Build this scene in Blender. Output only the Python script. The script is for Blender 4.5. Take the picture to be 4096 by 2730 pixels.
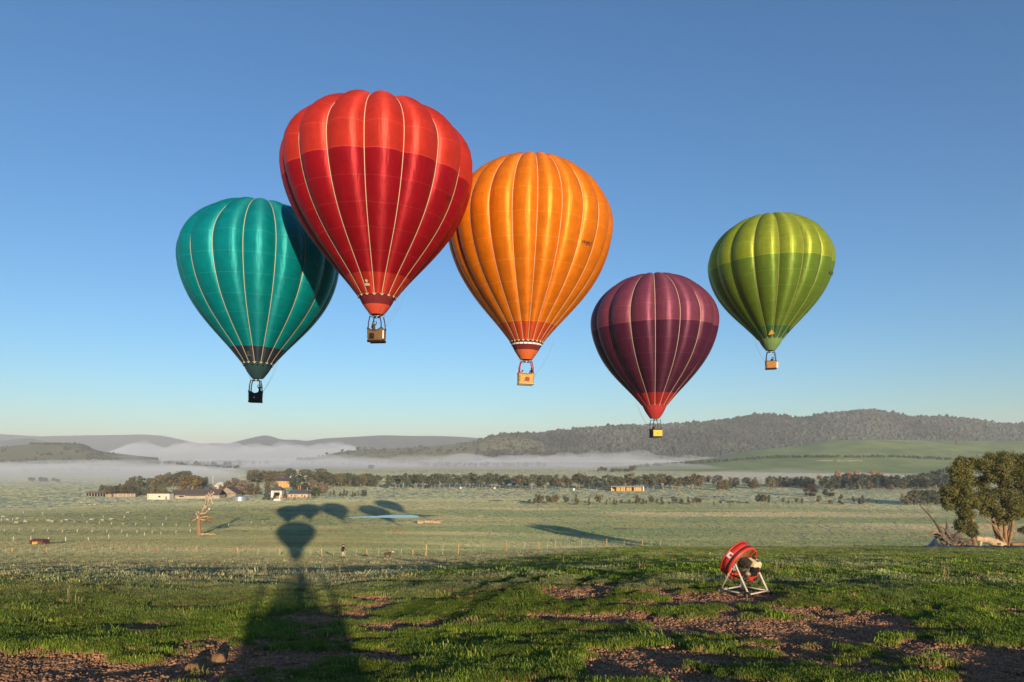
import bpy, bmesh, math, random
import numpy as np
from mathutils import Vector, Matrix, Quaternion

for o in list(bpy.data.objects):
    bpy.data.objects.remove(o)
SC = bpy.context.scene
COL = SC.collection
PI = math.pi

# ------------------------------------------------------------------ camera
F = 2731.0            # focal length, in pixels of a 4096 wide frame (24 mm)
HOR = 1819.0          # row of the horizon
CX = 2048.0
CZ = 41.0             # eye height above the valley floor
cam_d = bpy.data.cameras.new('camera')
cam_d.sensor_width = 36.0
cam_d.lens = 36.0 * F / 4096.0
cam_d.shift_y = (HOR - 1365.0) / 4096.0
cam_d.clip_start = 0.1
cam_d.clip_end = 60000.0
cam = bpy.data.objects.new('camera', cam_d)
cam.location = (0, 0, CZ)
cam.rotation_euler = (PI / 2, 0, 0)
COL.objects.link(cam)
SC.camera = cam

# ------------------------------------------------------------------ sun and sky
LD = Vector((1184 - CX, F, HOR - 2246)).normalized()     # direction the light travels
SUN_EL = math.asin(-LD.z)
SUN_AZ = math.atan2(-LD.x, -LD.y)
world = bpy.data.worlds.new('World')
SC.world = world
world.use_nodes = True
wn = world.node_tree
wn.nodes.clear()
w_out = wn.nodes.new('ShaderNodeOutputWorld')
w_bg = wn.nodes.new('ShaderNodeBackground')
w_sky = wn.nodes.new('ShaderNodeTexSky')
w_sky.sky_type = 'NISHITA'
w_sky.sun_disc = False
w_sky.sun_elevation = SUN_EL
w_sky.sun_rotation = SUN_AZ % (2 * PI)
w_sky.altitude = 300
w_sky.air_density = 1.1
w_sky.dust_density = 0.0
w_sky.ozone_density = 4.5
w_bg.inputs[1].default_value = 0.138
wn.links.new(w_sky.outputs[0], w_bg.inputs[0])
wn.links.new(w_bg.outputs[0], w_out.inputs[0])
sun_d = bpy.data.lights.new('sun', 'SUN')
sun_d.energy = 5.0
sun_d.angle = math.radians(0.5)
sun_d.color = (1.0, 0.80, 0.56)
sun = bpy.data.objects.new('sun', sun_d)
sun.rotation_mode = 'QUATERNION'
sun.rotation_quaternion = LD.to_track_quat('-Z', 'Y')
sun.location = (40, -120, 120)
COL.objects.link(sun)
SC.view_settings.view_transform = 'Standard'
SC.view_settings.look = 'None'
SC.view_settings.exposure = 0.42
SC.view_settings.gamma = 1.0
SC.view_settings.use_curve_mapping = False
SC.render.engine = 'CYCLES'
SC.cycles.use_denoising = True
SC.cycles.max_bounces = 6
SC.cycles.volume_bounces = 2
SC.cycles.diffuse_bounces = 3
SC.cycles.glossy_bounces = 2
SC.cycles.transparent_max_bounces = 16
SC.cycles.use_adaptive_sampling = True
SC.cycles.adaptive_threshold = 0.01

# ------------------------------------------------------------------ noise
def _hash(ix, iy, seed):
    n = (ix.astype(np.int64) * 374761393 + iy.astype(np.int64) * 668265263 + seed * 1442695041) & 0x7fffffff
    n = ((n ^ (n >> 13)) * 1274126177) & 0x7fffffff
    n = ((n ^ (n >> 16)) * 374761393) & 0x7fffffff
    return ((n ^ (n >> 15)) & 0xffff) / 65535.0

def vnoise(x, y, seed=0):
    x = np.asarray(x, float); y = np.asarray(y, float)
    ix = np.floor(x); iy = np.floor(y)
    fx = x - ix; fy = y - iy
    fx = fx * fx * fx * (fx * (fx * 6 - 15) + 10); fy = fy * fy * fy * (fy * (fy * 6 - 15) + 10)
    a = _hash(ix, iy, seed); b = _hash(ix + 1, iy, seed)
    c = _hash(ix, iy + 1, seed); d = _hash(ix + 1, iy + 1, seed)
    return (a + (b - a) * fx) * (1 - fy) + (c + (d - c) * fx) * fy

def fbm(x, y, seed=0, oct=4, gain=0.5):
    s = 0.0; a = 1.0; t = 0.0
    x = np.asarray(x, float); y = np.asarray(y, float)
    for i in range(oct):
        s = s + a * (vnoise(x, y, seed + i * 17) - 0.5); t += a
        a *= gain
        x, y = x * 1.62 - y * 1.25 + 13.7, x * 1.25 + y * 1.62 + 7.1
    return s / t * 2.0      # about -1..1

def sstep(a, b, x):
    t = np.clip((np.asarray(x, float) - a) / (b - a), 0, 1)
    return t * t * (3 - 2 * t)

def lerp(a, b, t):
    return a + (b - a) * t

# ------------------------------------------------------------------ materials
MATS = {}
def mat(name, col, rough=0.8, var=0.0, vscale=3.0, bump=0.0, bscale=20.0, spec=0.3, metal=0.0, col2=None, obj_var=0.0, sheen=0.0, stretch=(1, 1, 1), trans=0.0):
    if name in MATS:
        return MATS[name]
    m = bpy.data.materials.new(name)
    m.use_nodes = True
    nt = m.node_tree
    b = nt.nodes['Principled BSDF']
    b.inputs['Roughness'].default_value = rough
    b.inputs['Specular IOR Level'].default_value = spec
    b.inputs['Metallic'].default_value = metal
    if sheen:
        b.inputs['Sheen Weight'].default_value = sheen
    b.inputs['Base Color'].default_value = (*col, 1)
    src = None
    if var > 0 or col2 is not None or bump > 0:
        tc = nt.nodes.new('ShaderNodeTexCoord')
        mp = nt.nodes.new('ShaderNodeMapping')
        mp.inputs['Scale'].default_value = stretch
        nt.links.new(tc.outputs['Object'], mp.inputs[0])
    if var > 0 or col2 is not None:
        nz = nt.nodes.new('ShaderNodeTexNoise')
        nz.inputs['Scale'].default_value = vscale
        nz.inputs['Detail'].default_value = 5
        nz.inputs['Roughness'].default_value = 0.65
        nt.links.new(mp.outputs[0], nz.inputs['Vector'])
        rp = nt.nodes.new('ShaderNodeValToRGB')
        c2 = col2 if col2 is not None else tuple(c * (1 - var) for c in col)
        c1 = col if col2 is not None else tuple(min(1, c * (1 + var)) for c in col)
        rp.color_ramp.elements[0].position = 0.36
        rp.color_ramp.elements[1].position = 0.64
        rp.color_ramp.elements[0].color = (*c2, 1)
        rp.color_ramp.elements[1].color = (*c1, 1)
        nt.links.new(nz.outputs['Fac'], rp.inputs[0])
        src = rp.outputs[0]
        nt.links.new(src, b.inputs['Base Color'])
    if obj_var > 0:
        oi = nt.nodes.new('ShaderNodeObjectInfo')
        mr = nt.nodes.new('ShaderNodeMapRange')
        mr.inputs['To Min'].default_value = 1 - obj_var
        mr.inputs['To Max'].default_value = 1 + obj_var
        nt.links.new(oi.outputs['Random'], mr.inputs['Value'])
        hs = nt.nodes.new('ShaderNodeHueSaturation')
        nt.links.new(mr.outputs[0], hs.inputs['Value'])
        if src is not None:
            nt.links.new(src, hs.inputs['Color'])
        else:
            hs.inputs['Color'].default_value = (*col, 1)
        nt.links.new(hs.outputs[0], b.inputs['Base Color'])
        src = hs.outputs[0]
    if bump > 0:
        n2 = nt.nodes.new('ShaderNodeTexNoise')
        n2.inputs['Scale'].default_value = bscale
        n2.inputs['Detail'].default_value = 4
        nt.links.new(mp.outputs[0], n2.inputs['Vector'])
        bp = nt.nodes.new('ShaderNodeBump')
        bp.inputs['Strength'].default_value = bump
        bp.inputs['Distance'].default_value = 0.05
        nt.links.new(n2.outputs['Fac'], bp.inputs['Height'])
        nt.links.new(bp.outputs[0], b.inputs['Normal'])
    if trans > 0:
        tr = nt.nodes.new('ShaderNodeBsdfTranslucent')
        tr.inputs[0].default_value = (*col, 1)
        if src is not None:
            nt.links.new(src, tr.inputs[0])
        mx = nt.nodes.new('ShaderNodeMixShader')
        mx.inputs[0].default_value = trans
        nt.links.new(b.outputs[0], mx.inputs[1])
        nt.links.new(tr.outputs[0], mx.inputs[2])
        nt.links.new(mx.outputs[0], nt.nodes['Material Output'].inputs[0])
    MATS[name] = m
    return m

# ------------------------------------------------------------------ mesh building
class MB:
    """Collects shapes and links them as one mesh object."""
    def __init__(self):
        self.v = []; self.f = []; self.mi = []; self.cur = 0; self.n = 0
    def add(self, v, f):
        v = np.asarray(v, float).reshape(-1, 3)
        self.v.append(v)
        for q in f:
            self.f.append([i + self.n for i in q]); self.mi.append(self.cur)
        self.n += len(v)
        return self
    def box(self, c, s, rz=0.0, rx=0.0, ry=0.0, taper=1.0):
        sx, sy, sz = [k / 2 for k in s]
        v = [Vector((x * sx * (taper if z > 0 else 1), y * sy * (taper if z > 0 else 1), z * sz)) for z in (-1, 1) for y in (-1, 1) for x in (-1, 1)]
        R = Matrix.Rotation(rz, 3, 'Z') @ Matrix.Rotation(ry, 3, 'Y') @ Matrix.Rotation(rx, 3, 'X')
        v = [R @ p + Vector(c) for p in v]
        return self.add(v, [(0, 2, 3, 1), (4, 5, 7, 6), (0, 1, 5, 4), (1, 3, 7, 5), (3, 2, 6, 7), (2, 0, 4, 6)])
    def tube(self, pts, rad, seg=6, cap=True):
        pts = [Vector(p) for p in pts]
        if not hasattr(rad, '__len__'):
            rad = [rad] * len(pts)
        vs = []; fs = []
        up = Vector((0.13, 0.21, 1)).normalized()
        a_prev = None
        for i, p in enumerate(pts):
            t = (pts[min(i + 1, len(pts) - 1)] - pts[max(i - 1, 0)])
            if t.length < 1e-9: t = Vector((0, 0, 1))
            t.normalize()
            ref = a_prev if a_prev is not None else (up if abs(t.dot(up)) < 0.95 else Vector((1, 0, 0)))
            a = (ref - t * ref.dot(t))
            if a.length < 1e-6: a = t.orthogonal()
            a.normalize(); a_prev = a
            b = t.cross(a)
            for k in range(seg):
                an = 2 * PI * k / seg
                vs.append(p + (a * math.cos(an) + b * math.sin(an)) * rad[i])
        for i in range(len(pts) - 1):
            for k in range(seg):
                k2 = (k + 1) % seg
                fs.append((i * seg + k, i * seg + k2, (i + 1) * seg + k2, (i + 1) * seg + k))
        if cap:
            fs.append(tuple(range(seg - 1, -1, -1)))
            fs.append(tuple((len(pts) - 1) * seg + k for k in range(seg)))
        return self.add(vs, fs)
    def lathe(self, prof, seg=16, M=None, a0=0.0, a1=2 * PI, cap=False):
        vs = []; fs = []
        full = abs(a1 - a0 - 2 * PI) < 1e-6
        ns = seg if full else seg + 1
        for (r, z) in prof:
            for k in range(ns):
                an = a0 + (a1 - a0) * k / seg
                p = Vector((r * math.cos(an), r * math.sin(an), z))
                vs.append(M @ p if M else p)
        for i in range(len(prof) - 1):
            for k in range(seg):
                k2 = (k + 1) % ns
                fs.append((i * ns + k, i * ns + k2, (i + 1) * ns + k2, (i + 1) * ns + k))
        if cap:
            fs.append(tuple(range(ns - 1, -1, -1)))
            fs.append(tuple((len(prof) - 1) * ns + k for k in range(ns)))
        return self.add(vs, fs)
    def blob(self, c, r, seed=0, sub=2, amp=0.2, freq=1.5):
        bm = bmesh.new()
        bmesh.ops.create_icosphere(bm, subdivisions=sub, radius=1.0)
        rs = r if hasattr(r, '__len__') else (r, r, r)
        vs = []
        for v in bm.verts:
            n = 1 + amp * float(fbm((v.co.x + v.co.z * 0.7) * freq + seed * 3.1, (v.co.y - v.co.z * 0.6) * freq + seed * 1.7, seed, 3))
            vs.append((c[0] + v.co.x * rs[0] * n, c[1] + v.co.y * rs[1] * n, c[2] + v.co.z * rs[2] * n))
        fs = [tuple(v.index for v in f.verts) for f in bm.faces]
        bm.free()
        return self.add(vs, fs)
    def mesh(self, name, mats, smooth=False):
        me = bpy.data.meshes.new(name)
        v = np.concatenate(self.v) if self.v else np.zeros((0, 3))
        me.from_pydata(v.tolist(), [], self.f)
        for m in (mats if isinstance(mats, (list, tuple)) else [mats]):
            me.materials.append(m)
        me.polygons.foreach_set('material_index', self.mi)
        if smooth:
            me.polygons.foreach_set('use_smooth', [True] * len(me.polygons))
        me.update()
        return me
    def build(self, name, mats, parent=None, smooth=False):
        return link(name, self.mesh(name, mats, smooth), parent)

def link(name, me, parent=None, loc=None):
    o = bpy.data.objects.new(name, me)
    COL.objects.link(o)
    if parent is not None:
        o.parent = parent
    if loc is not None:
        o.location = loc
    return o

def tag(o, label=None, cat=None, group=None, kind=None):
    if label: o['label'] = label
    if cat: o['category'] = cat
    if group: o['group'] = group
    if kind: o['kind'] = kind
    return o

def thing(name, label, cat, loc=(0, 0, 0), rz=0.0, group=None, scale=None):
    o = link(name, None)
    o.empty_display_size = 0.3
    o.location = loc
    o.rotation_euler = (0, 0, rz)
    if scale is not None:
        o.scale = scale
    return tag(o, label, cat, group)

def mesh_np(name, V, Q, mats, smooth=True):
    """vertices (n,3) and faces (m,3 or 4) as arrays"""
    me = bpy.data.meshes.new(name)
    V = np.ascontiguousarray(V, dtype=np.float32); Q = np.ascontiguousarray(Q, dtype=np.int32)
    m, k = Q.shape
    me.vertices.add(len(V)); me.vertices.foreach_set('co', V.ravel())
    me.loops.add(m * k); me.loops.foreach_set('vertex_index', Q.ravel())
    me.polygons.add(m)
    me.polygons.foreach_set('loop_start', np.arange(0, m * k, k, dtype=np.int32))
    me.polygons.foreach_set('loop_total', np.full(m, k, dtype=np.int32))
    for mm in (mats if isinstance(mats, (list, tuple)) else [mats]):
        me.materials.append(mm)
    me.update(calc_edges=True)
    if smooth:
        me.polygons.foreach_set('use_smooth', np.ones(m, dtype=bool))
    return me

def set_attr(me, name, arr, kind='FLOAT'):
    a = me.attributes.new(name, kind, 'POINT')
    if kind == 'FLOAT':
        a.data.foreach_set('value', np.asarray(arr, np.float32).ravel())
    elif kind == 'INT':
        a.data.foreach_set('value', np.asarray(arr, np.int32).ravel())
    elif kind == 'FLOAT_COLOR':
        c = np.ones((len(arr), 4), np.float32); c[:, :3] = arr
        a.data.foreach_set('color', c.ravel())
    elif kind == 'FLOAT_VECTOR':
        a.data.foreach_set('vector', np.asarray(arr, np.float32).ravel())
    return a

def scatter(name, pts, scale, rot, idx, protos, tint=None):
    """one object whose points carry instances of the protos (geometry nodes)"""
    me = bpy.data.meshes.new(name)
    me.vertices.add(len(pts)); me.vertices.foreach_set('co', np.asarray(pts, np.float32).ravel())
    sc = np.asarray(scale, float)
    if sc.ndim == 1: sc = np.stack([sc, sc, sc], 1)
    set_attr(me, 'iscale', sc, 'FLOAT_VECTOR')
    r = np.asarray(rot, float)
    if r.ndim == 1: r = np.stack([r * 0, r * 0, r], 1)
    set_attr(me, 'irot', r, 'FLOAT_VECTOR')
    set_attr(me, 'iidx', idx, 'INT')
    if tint is not None:
        set_attr(me, 'tint', tint, 'FLOAT_VECTOR')
    o = link(name, me)
    pc = bpy.data.collections.new(name + '_pieces')
    for k, p in enumerate(protos):
        po = bpy.data.objects.new('%s_piece_%02d' % (name, k), p)
        pc.objects.link(po)
    ng = bpy.data.node_groups.new(name + '_scatter', 'GeometryNodeTree')
    ng.interface.new_socket('Geometry', in_out='INPUT', socket_type='NodeSocketGeometry')
    ng.interface.new_socket('Geometry', in_out='OUTPUT', socket_type='NodeSocketGeometry')
    N = ng.nodes; L = ng.links
    gi = N.new('NodeGroupInput'); go = N.new('NodeGroupOutput')
    m2p = N.new('GeometryNodeMeshToPoints')
    iop = N.new('GeometryNodeInstanceOnPoints')
    ci = N.new('GeometryNodeCollectionInfo')
    ci.inputs['Collection'].default_value = pc
    ci.inputs['Separate Children'].default_value = True
    ci.inputs['Reset Children'].default_value = True
    def na(nm, typ):
        n = N.new('GeometryNodeInputNamedAttribute'); n.data_type = typ
        n.inputs['Name'].default_value = nm
        return [s for s in n.outputs if s.enabled and s.name == 'Attribute'][0]
    e2r = N.new('FunctionNodeEulerToRotation')
    L.new(gi.outputs[0], m2p.inputs['Mesh'])
    L.new(m2p.outputs[0], iop.inputs['Points'])
    L.new(ci.outputs[0], iop.inputs['Instance'])
    iop.inputs['Pick Instance'].default_value = True
    L.new(na('iidx', 'INT'), iop.inputs['Instance Index'])
    L.new(na('irot', 'FLOAT_VECTOR'), e2r.inputs[0])
    L.new(e2r.outputs[0], iop.inputs['Rotation'])
    L.new(na('iscale', 'FLOAT_VECTOR'), iop.inputs['Scale'])
    L.new(iop.outputs[0], go.inputs[0])
    md = o.modifiers.new('scatter', 'NODES')
    md.node_group = ng
    return o

def tint_mat(name, rough=0.75, spec=0.2, var=0.25, vscale=2.0, sheen=0.0, trans=0.0):
    """material whose colour comes from the instance attribute 'tint'"""
    m = bpy.data.materials.new(name); m.use_nodes = True
    nt = m.node_tree; b = nt.nodes['Principled BSDF']
    b.inputs['Roughness'].default_value = rough
    b.inputs['Specular IOR Level'].default_value = spec
    b.inputs['Sheen Weight'].default_value = sheen
    at = nt.nodes.new('ShaderNodeAttribute'); at.attribute_type = 'INSTANCER'; at.attribute_name = 'tint'
    tc = nt.nodes.new('ShaderNodeTexCoord')
    nz = nt.nodes.new('ShaderNodeTexNoise'); nz.inputs['Scale'].default_value = vscale; nz.inputs['Detail'].default_value = 3
    nt.links.new(tc.outputs['Object'], nz.inputs['Vector'])
    mr = nt.nodes.new('ShaderNodeMapRange')
    mr.inputs['From Min'].default_value = 0.3; mr.inputs['From Max'].default_value = 0.7
    mr.inputs['To Min'].default_value = 1 - var; mr.inputs['To Max'].default_value = 1 + var
    nt.links.new(nz.outputs['Fac'], mr.inputs['Value'])
    vm = nt.nodes.new('ShaderNodeVectorMath'); vm.operation = 'SCALE'
    nt.links.new(at.outputs['Vector'], vm.inputs[0]); nt.links.new(mr.outputs[0], vm.inputs['Scale'])
    nt.links.new(vm.outputs[0], b.inputs['Base Color'])
    if trans > 0:
        tr = nt.nodes.new('ShaderNodeBsdfTranslucent')
        nt.links.new(vm.outputs[0], tr.inputs[0])
        mx = nt.nodes.new('ShaderNodeMixShader'); mx.inputs[0].default_value = trans
        nt.links.new(b.outputs[0], mx.inputs[1]); nt.links.new(tr.outputs[0], mx.inputs[2])
        nt.links.new(mx.outputs[0], nt.nodes['Material Output'].inputs[0])
    return m

# ------------------------------------------------------------------ bodies (made first, while the scene is light)
def skin_mesh(name, joints, edges, mats, pick, sub=2, root=0):
    """joints: list of (co, (rx, ry)); one continuous skinned surface; pick(center) -> material index"""
    me = bpy.data.meshes.new(name + '_cage')
    me.from_pydata([j[0] for j in joints], edges, [])
    o = bpy.data.objects.new(name + '_cage', me)
    COL.objects.link(o)
    o.modifiers.new('skin', 'SKIN')
    sv = me.skin_vertices[0].data if me.skin_vertices else None
    if sv is None:
        bpy.context.view_layer.objects.active = o
        bm = bmesh.new(); bm.from_mesh(me); bm.verts.layers.skin.verify(); bm.to_mesh(me); bm.free()
        sv = me.skin_vertices[0].data
    for i, j in enumerate(joints):
        r = j[1]
        sv[i].radius = r if hasattr(r, '__len__') else (r, r)
        sv[i].use_root = (i == root)
    ss = o.modifiers.new('sub', 'SUBSURF'); ss.levels = sub; ss.render_levels = sub
    dg = bpy.context.evaluated_depsgraph_get()
    out = bpy.data.meshes.new_from_object(o.evaluated_get(dg))
    out.name = name
    bpy.data.objects.remove(o); bpy.data.meshes.remove(me)
    out.materials.clear()
    for m in mats:
        out.materials.append(m)
    for p in out.polygons:
        p.material_index = pick(p.center)
        p.use_smooth = True
    return out

M_skin = mat('skin', (0.50, 0.30, 0.20), 0.6)
M_hair_dark = mat('dark_hair', (0.02, 0.014, 0.01), 0.6)
M_hair_fair = mat('fair_hair', (0.30, 0.17, 0.07), 0.6)
M_black = mat('black_cloth', (0.015, 0.015, 0.017), 0.85, 0.3, 8)
M_cream_cloth = mat('cream_cloth', (0.52, 0.45, 0.34), 0.9, 0.1, 8)
M_boot = mat('boot_leather', (0.012, 0.011, 0.012), 0.5)
M_olive = mat('olive_jacket', (0.055, 0.055, 0.035), 0.9, 0.2, 8)
M_white_cloth = mat('white_cloth', (0.75, 0.72, 0.66), 0.9)
M_navy = mat('navy_cloth', (0.012, 0.016, 0.03), 0.85)
M_jeans = mat('denim', (0.04, 0.06, 0.1), 0.9)

def add_fingers(bmob, wrist, d, side, spread):
    """four unequal bent fingers and a thumb leaving the side of the palm"""
    wrist = Vector(wrist); d = Vector(d).normalized(); side = Vector(side).normalized(); spread = Vector(spread).normalized()
    palm = wrist + d * 0.085
    for k, ln in enumerate((0.070, 0.082, 0.076, 0.058)):
        b = palm + spread * (k - 1.5) * 0.021
        bmob.tube([b - d * 0.02, b + d * ln * 0.55, b + d * ln * 0.85 + side * ln * 0.35], [0.010, 0.009, 0.006], 5)
    t = wrist + d * 0.03 - spread * 0.036
    bmob.tube([t, t - spread * 0.02 + d * 0.03, t - spread * 0.022 + d * 0.062 + side * 0.012], [0.012, 0.010, 0.007], 5)

def make_person(name, top, legs, shoes, hair, arms, stride=0.0, lean=0.0, hairlen=0.0, cap=None):
    """1.72 m figure facing -Y in its own space; arms: two lists of (elbow, wrist) offsets from the shoulder"""
    J = []; E = []
    def j(co, r): J.append((co, r)); return len(J) - 1
    L = lean
    pel = j((0, 0, 0.95), (0.135, 0.105))
    bel = j((0, -L * 0.4, 1.10), (0.135, 0.10)); che = j((0, -L * 0.8, 1.30), (0.165, 0.115)); sho = j((0, -L, 1.42), (0.13, 0.085))
    nec = j((0, -L * 1.05, 1.50), (0.055, 0.055)); chn = j((0, -L * 1.1 - 0.015, 1.575), (0.072, 0.085)); hed = j((0, -L * 1.1, 1.65), (0.078, 0.095)); crn = j((0, -L * 1.1 + 0.005, 1.715), (0.055, 0.07))
    E += [(pel, bel), (bel, che), (che, sho), (sho, nec), (nec, chn), (chn, hed), (hed, crn)]
    feet = []
    for s in (-1, 1):
        st = stride * s
        hip = j((0.095 * s, -st * 0.1, 0.88), (0.092, 0.095)); kn = j((0.10 * s, -st * 0.55 - 0.02, 0.49), (0.062, 0.066)); cf = j((0.10 * s, -st * 0.75 + 0.015, 0.33), (0.056, 0.062))
        an = j((0.10 * s, -st + 0.02, 0.085), (0.042, 0.045)); to = j((0.11 * s, -st - 0.15, 0.035), (0.042, 0.03))
        E += [(pel, hip), (hip, kn), (kn, cf), (cf, an), (an, to)]
        eo, wo = arms[0 if s < 0 else 1]
        sh = j((0.185 * s, -L, 1.40), (0.065, 0.065))
        shv = Vector((0.185 * s, -L, 1.40))
        el = j(tuple(shv + Vector(eo)), (0.047, 0.047)); wr = j(tuple(shv + Vector(wo)), (0.031, 0.031))
        dv = (Vector(wo) - Vector(eo)).normalized()
        pa = j(tuple(shv + Vector(wo) + dv * 0.075), (0.040, 0.020))
        E += [(sho, sh), (sh, el), (el, wr), (wr, pa)]
        feet.append((shv + Vector(wo), dv, s))
    def pick(c):
        if c.z > 1.495 and abs(c.x) < 0.13: return 0
        for w, dv, s in feet:
            if (c - w).dot(dv) > -0.005 and (c - w).length < 0.16: return 0
        if c.z < 0.13 or (shoes[1] and c.z < 0.36): return 3
        if c.z < 0.90 and abs(c.x) < 0.22: return 2
        return 1
    me = skin_mesh(name, J, E, [M_skin, top, legs, shoes[0]], pick)
    ex = MB()
    for w, dv, s in feet:
        sp = dv.cross(Vector((0, 0, 1)) if abs(dv.z) < 0.8 else Vector((0, 1, 0)))
        add_fingers(ex, w, dv, dv.cross(sp), sp)
    hd = Vector((0, -L * 1.1, 1.645))
    ex.tube([hd + Vector((0, -0.09, 0.01)), hd + Vector((0, -0.125, -0.02))], [0.012, 0.016], 5)          # nose
    for s in (-1, 1):
        ex.blob(hd + Vector((0.082 * s, 0.005, -0.005)), (0.012, 0.022, 0.032), 1, 1, 0)                      # ears
    extra = ex.mesh(name + '_face', [M_skin], True)
    ft = MB()
    for s in (-1, 1):
        ft.blob(hd + Vector((0.032 * s, -0.090, 0.012)), (0.010, 0.006, 0.007), 1, 1, 0)
    ft.box(hd + Vector((0, -0.092, -0.062)), (0.045, 0.01, 0.009))
    feat = ft.mesh(name + '_features', [M_hair_dark], True)
    hb = MB()
    hb.blob(hd + Vector((0, 0.018, 0.035)), (0.092, 0.105, 0.085), 3, 2, 0.10)
    if hairlen > 0:
        hb.tube([hd + Vector((0, 0.07, 0.02)), hd + Vector((0, 0.10, -0.08)), hd + Vector((0, 0.085, -0.08 - hairlen))], [0.075, 0.07, 0.03], 8)
    hm = hb.mesh(name + '_hair', [hair], True)
    cm = None
    if cap is not None:
        cb = MB(); cb.lathe([(0.001, 0.105), (0.05, 0.098), (0.085, 0.06), (0.098, 0.0), (0.096, -0.01)], 12, Matrix.Translation(hd + Vector((0, 0.005, 0.035))))
        cm = cb.mesh(name + '_cap', [cap], True)
    return (me, extra, feat, hm, cm)

def place_person(meshes, label, loc, rz, scale=1.0, group=None):
    root = thing('person', label, 'person', loc, rz, group)
    root.scale = (scale,) * 3
    body = link('body', meshes[0], root)
    link('face', meshes[1], root); link('eyes_and_mouth', meshes[2], root); link('hair', meshes[3], root)
    if meshes[4] is not None:
        link('cap', meshes[4], root)
    return root

DOWN = [((-0.06, 0.02, -0.28), (-0.10, -0.06, -0.53)), ((0.06, 0.02, -0.28), (0.10, -0.06, -0.53))]
UP = [((-0.06, -0.12, 0.18), (0.02, -0.16, 0.46)), ((0.08, 0.02, -0.27), (0.02, -0.22, -0.36))]
UP2 = [((-0.10, -0.06, 0.22), (0.02, -0.10, 0.48)), ((0.10, -0.06, 0.22), (-0.04, -0.10, 0.46))]
PM_walker = make_person('walker', M_black, M_cream_cloth, (M_boot, True), M_hair_fair, [((-0.05, 0.10, -0.26), (-0.05, 0.08, -0.52)), ((0.05, -0.12, -0.25), (0.06, -0.30, -0.45))], 0.10, 0.0, 0.10, M_hair_dark)
PM_red = make_person('pilot_a', M_olive, M_jeans, (M_boot, False), M_hair_dark, UP, 0, 0.02)
PM_teal = make_person('pilot_b', M_navy, M_jeans, (M_boot, False), M_hair_dark, UP2, 0, 0.0)
PM_or1 = make_person('rider_a', M_olive, M_jeans, (M_boot, False), M_hair_dark, DOWN, 0, 0.0)
PM_or2 = make_person('rider_b', M_white_cloth, M_jeans, (M_boot, False), M_hair_dark, DOWN, 0, 0.10, 0.16)
PM_dark = make_person('pilot_c', M_black, M_jeans, (M_boot, False), M_hair_dark, UP, 0, 0.0)

def quad_mesh(name, L, H, W, leg, headup, mats, pick, tail, neck=0.3, snout=0.16):
    """four-legged animal facing +X, with hocks and knees"""
    J = []; E = []
    def j(co, r): J.append((co, r)); return len(J) - 1
    bz = H - W * 0.9
    hipb = j((-L * 0.42, 0, bz + 0.02), (W * 0.82, W * 0.9)); mid = j((0, 0, bz - 0.01), (W * 0.85, W * 0.85)); ches = j((L * 0.38, 0, bz - 0.03), (W * 0.85, W * 1.08))
    nk = j((L * 0.38 + neck * 0.55, 0, bz + headup * 0.55), (W * 0.5, W * 0.55)); hd = j((L * 0.38 + neck, 0, bz + headup), (W * 0.42, W * 0.45)); sn = j((L * 0.38 + neck + snout, 0, bz + headup - snout * 0.45), (W * 0.22, W * 0.24))
    E += [(mid, hipb), (mid, ches), (ches, nk), (nk, hd), (hd, sn)]
    t0 = j((-L * 0.56, 0, bz + tail[0]), (W * 0.16, W * 0.16)); t1 = j((-L * 0.56 - tail[1], 0, bz + tail[2]), (W * 0.12, W * 0.12))
    E += [(hipb, t0), (t0, t1)]
    lg = H - W * 1.9
    for s in (-1, 1):
        k0 = j((-L * 0.40, W * 0.55 * s, bz - W * 0.5), (W * 0.42, W * 0.45)); k1 = j((-L * 0.34, W * 0.58 * s, lg * 0.80), (W * 0.26, W * 0.28)); k2 = j((-L * 0.50, W * 0.58 * s, lg * 0.42), (leg * 1.1, leg * 1.2)); k3 = j((-L * 0.47, W * 0.58 * s, 0.03), (leg, leg)); k4 = j((-L * 0.43, W * 0.58 * s, 0.015), (leg, leg * 0.7))
        E += [(hipb, k0), (k0, k1), (k1, k2), (k2, k3), (k3, k4)]
        f0 = j((L * 0.36, W * 0.5 * s, bz - W * 0.6), (W * 0.34, W * 0.36)); f1 = j((L * 0.33, W * 0.52 * s, lg * 0.75), (leg * 1.5, leg * 1.5)); f2 = j((L * 0.36, W * 0.52 * s, lg * 0.38), (leg * 1.1, leg * 1.1)); f3 = j((L * 0.36, W * 0.52 * s, 0.03), (leg, leg)); f4 = j((L * 0.40, W * 0.52 * s, 0.015), (leg, leg * 0.7))
        E += [(ches, f0), (f0, f1), (f1, f2), (f2, f3), (f3, f4)]
    me = skin_mesh(name, J, E, mats, pick, 1, mid)
    ex = MB()
    hv = Vector((L * 0.38 + neck, 0, bz + headup))
    for s in (-1, 1):
        ex.tube([hv + Vector((-0.01, W * 0.3 * s, W * 0.25)), hv + Vector((-0.02, W * 0.62 * s, W * 0.42)), hv + Vector((-0.02, W * 0.8 * s, W * 0.30))], [W * 0.12, W * 0.14, W * 0.03], 5)
    return me, ex.mesh(name + '_ears', [mats[0]], True)

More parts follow.
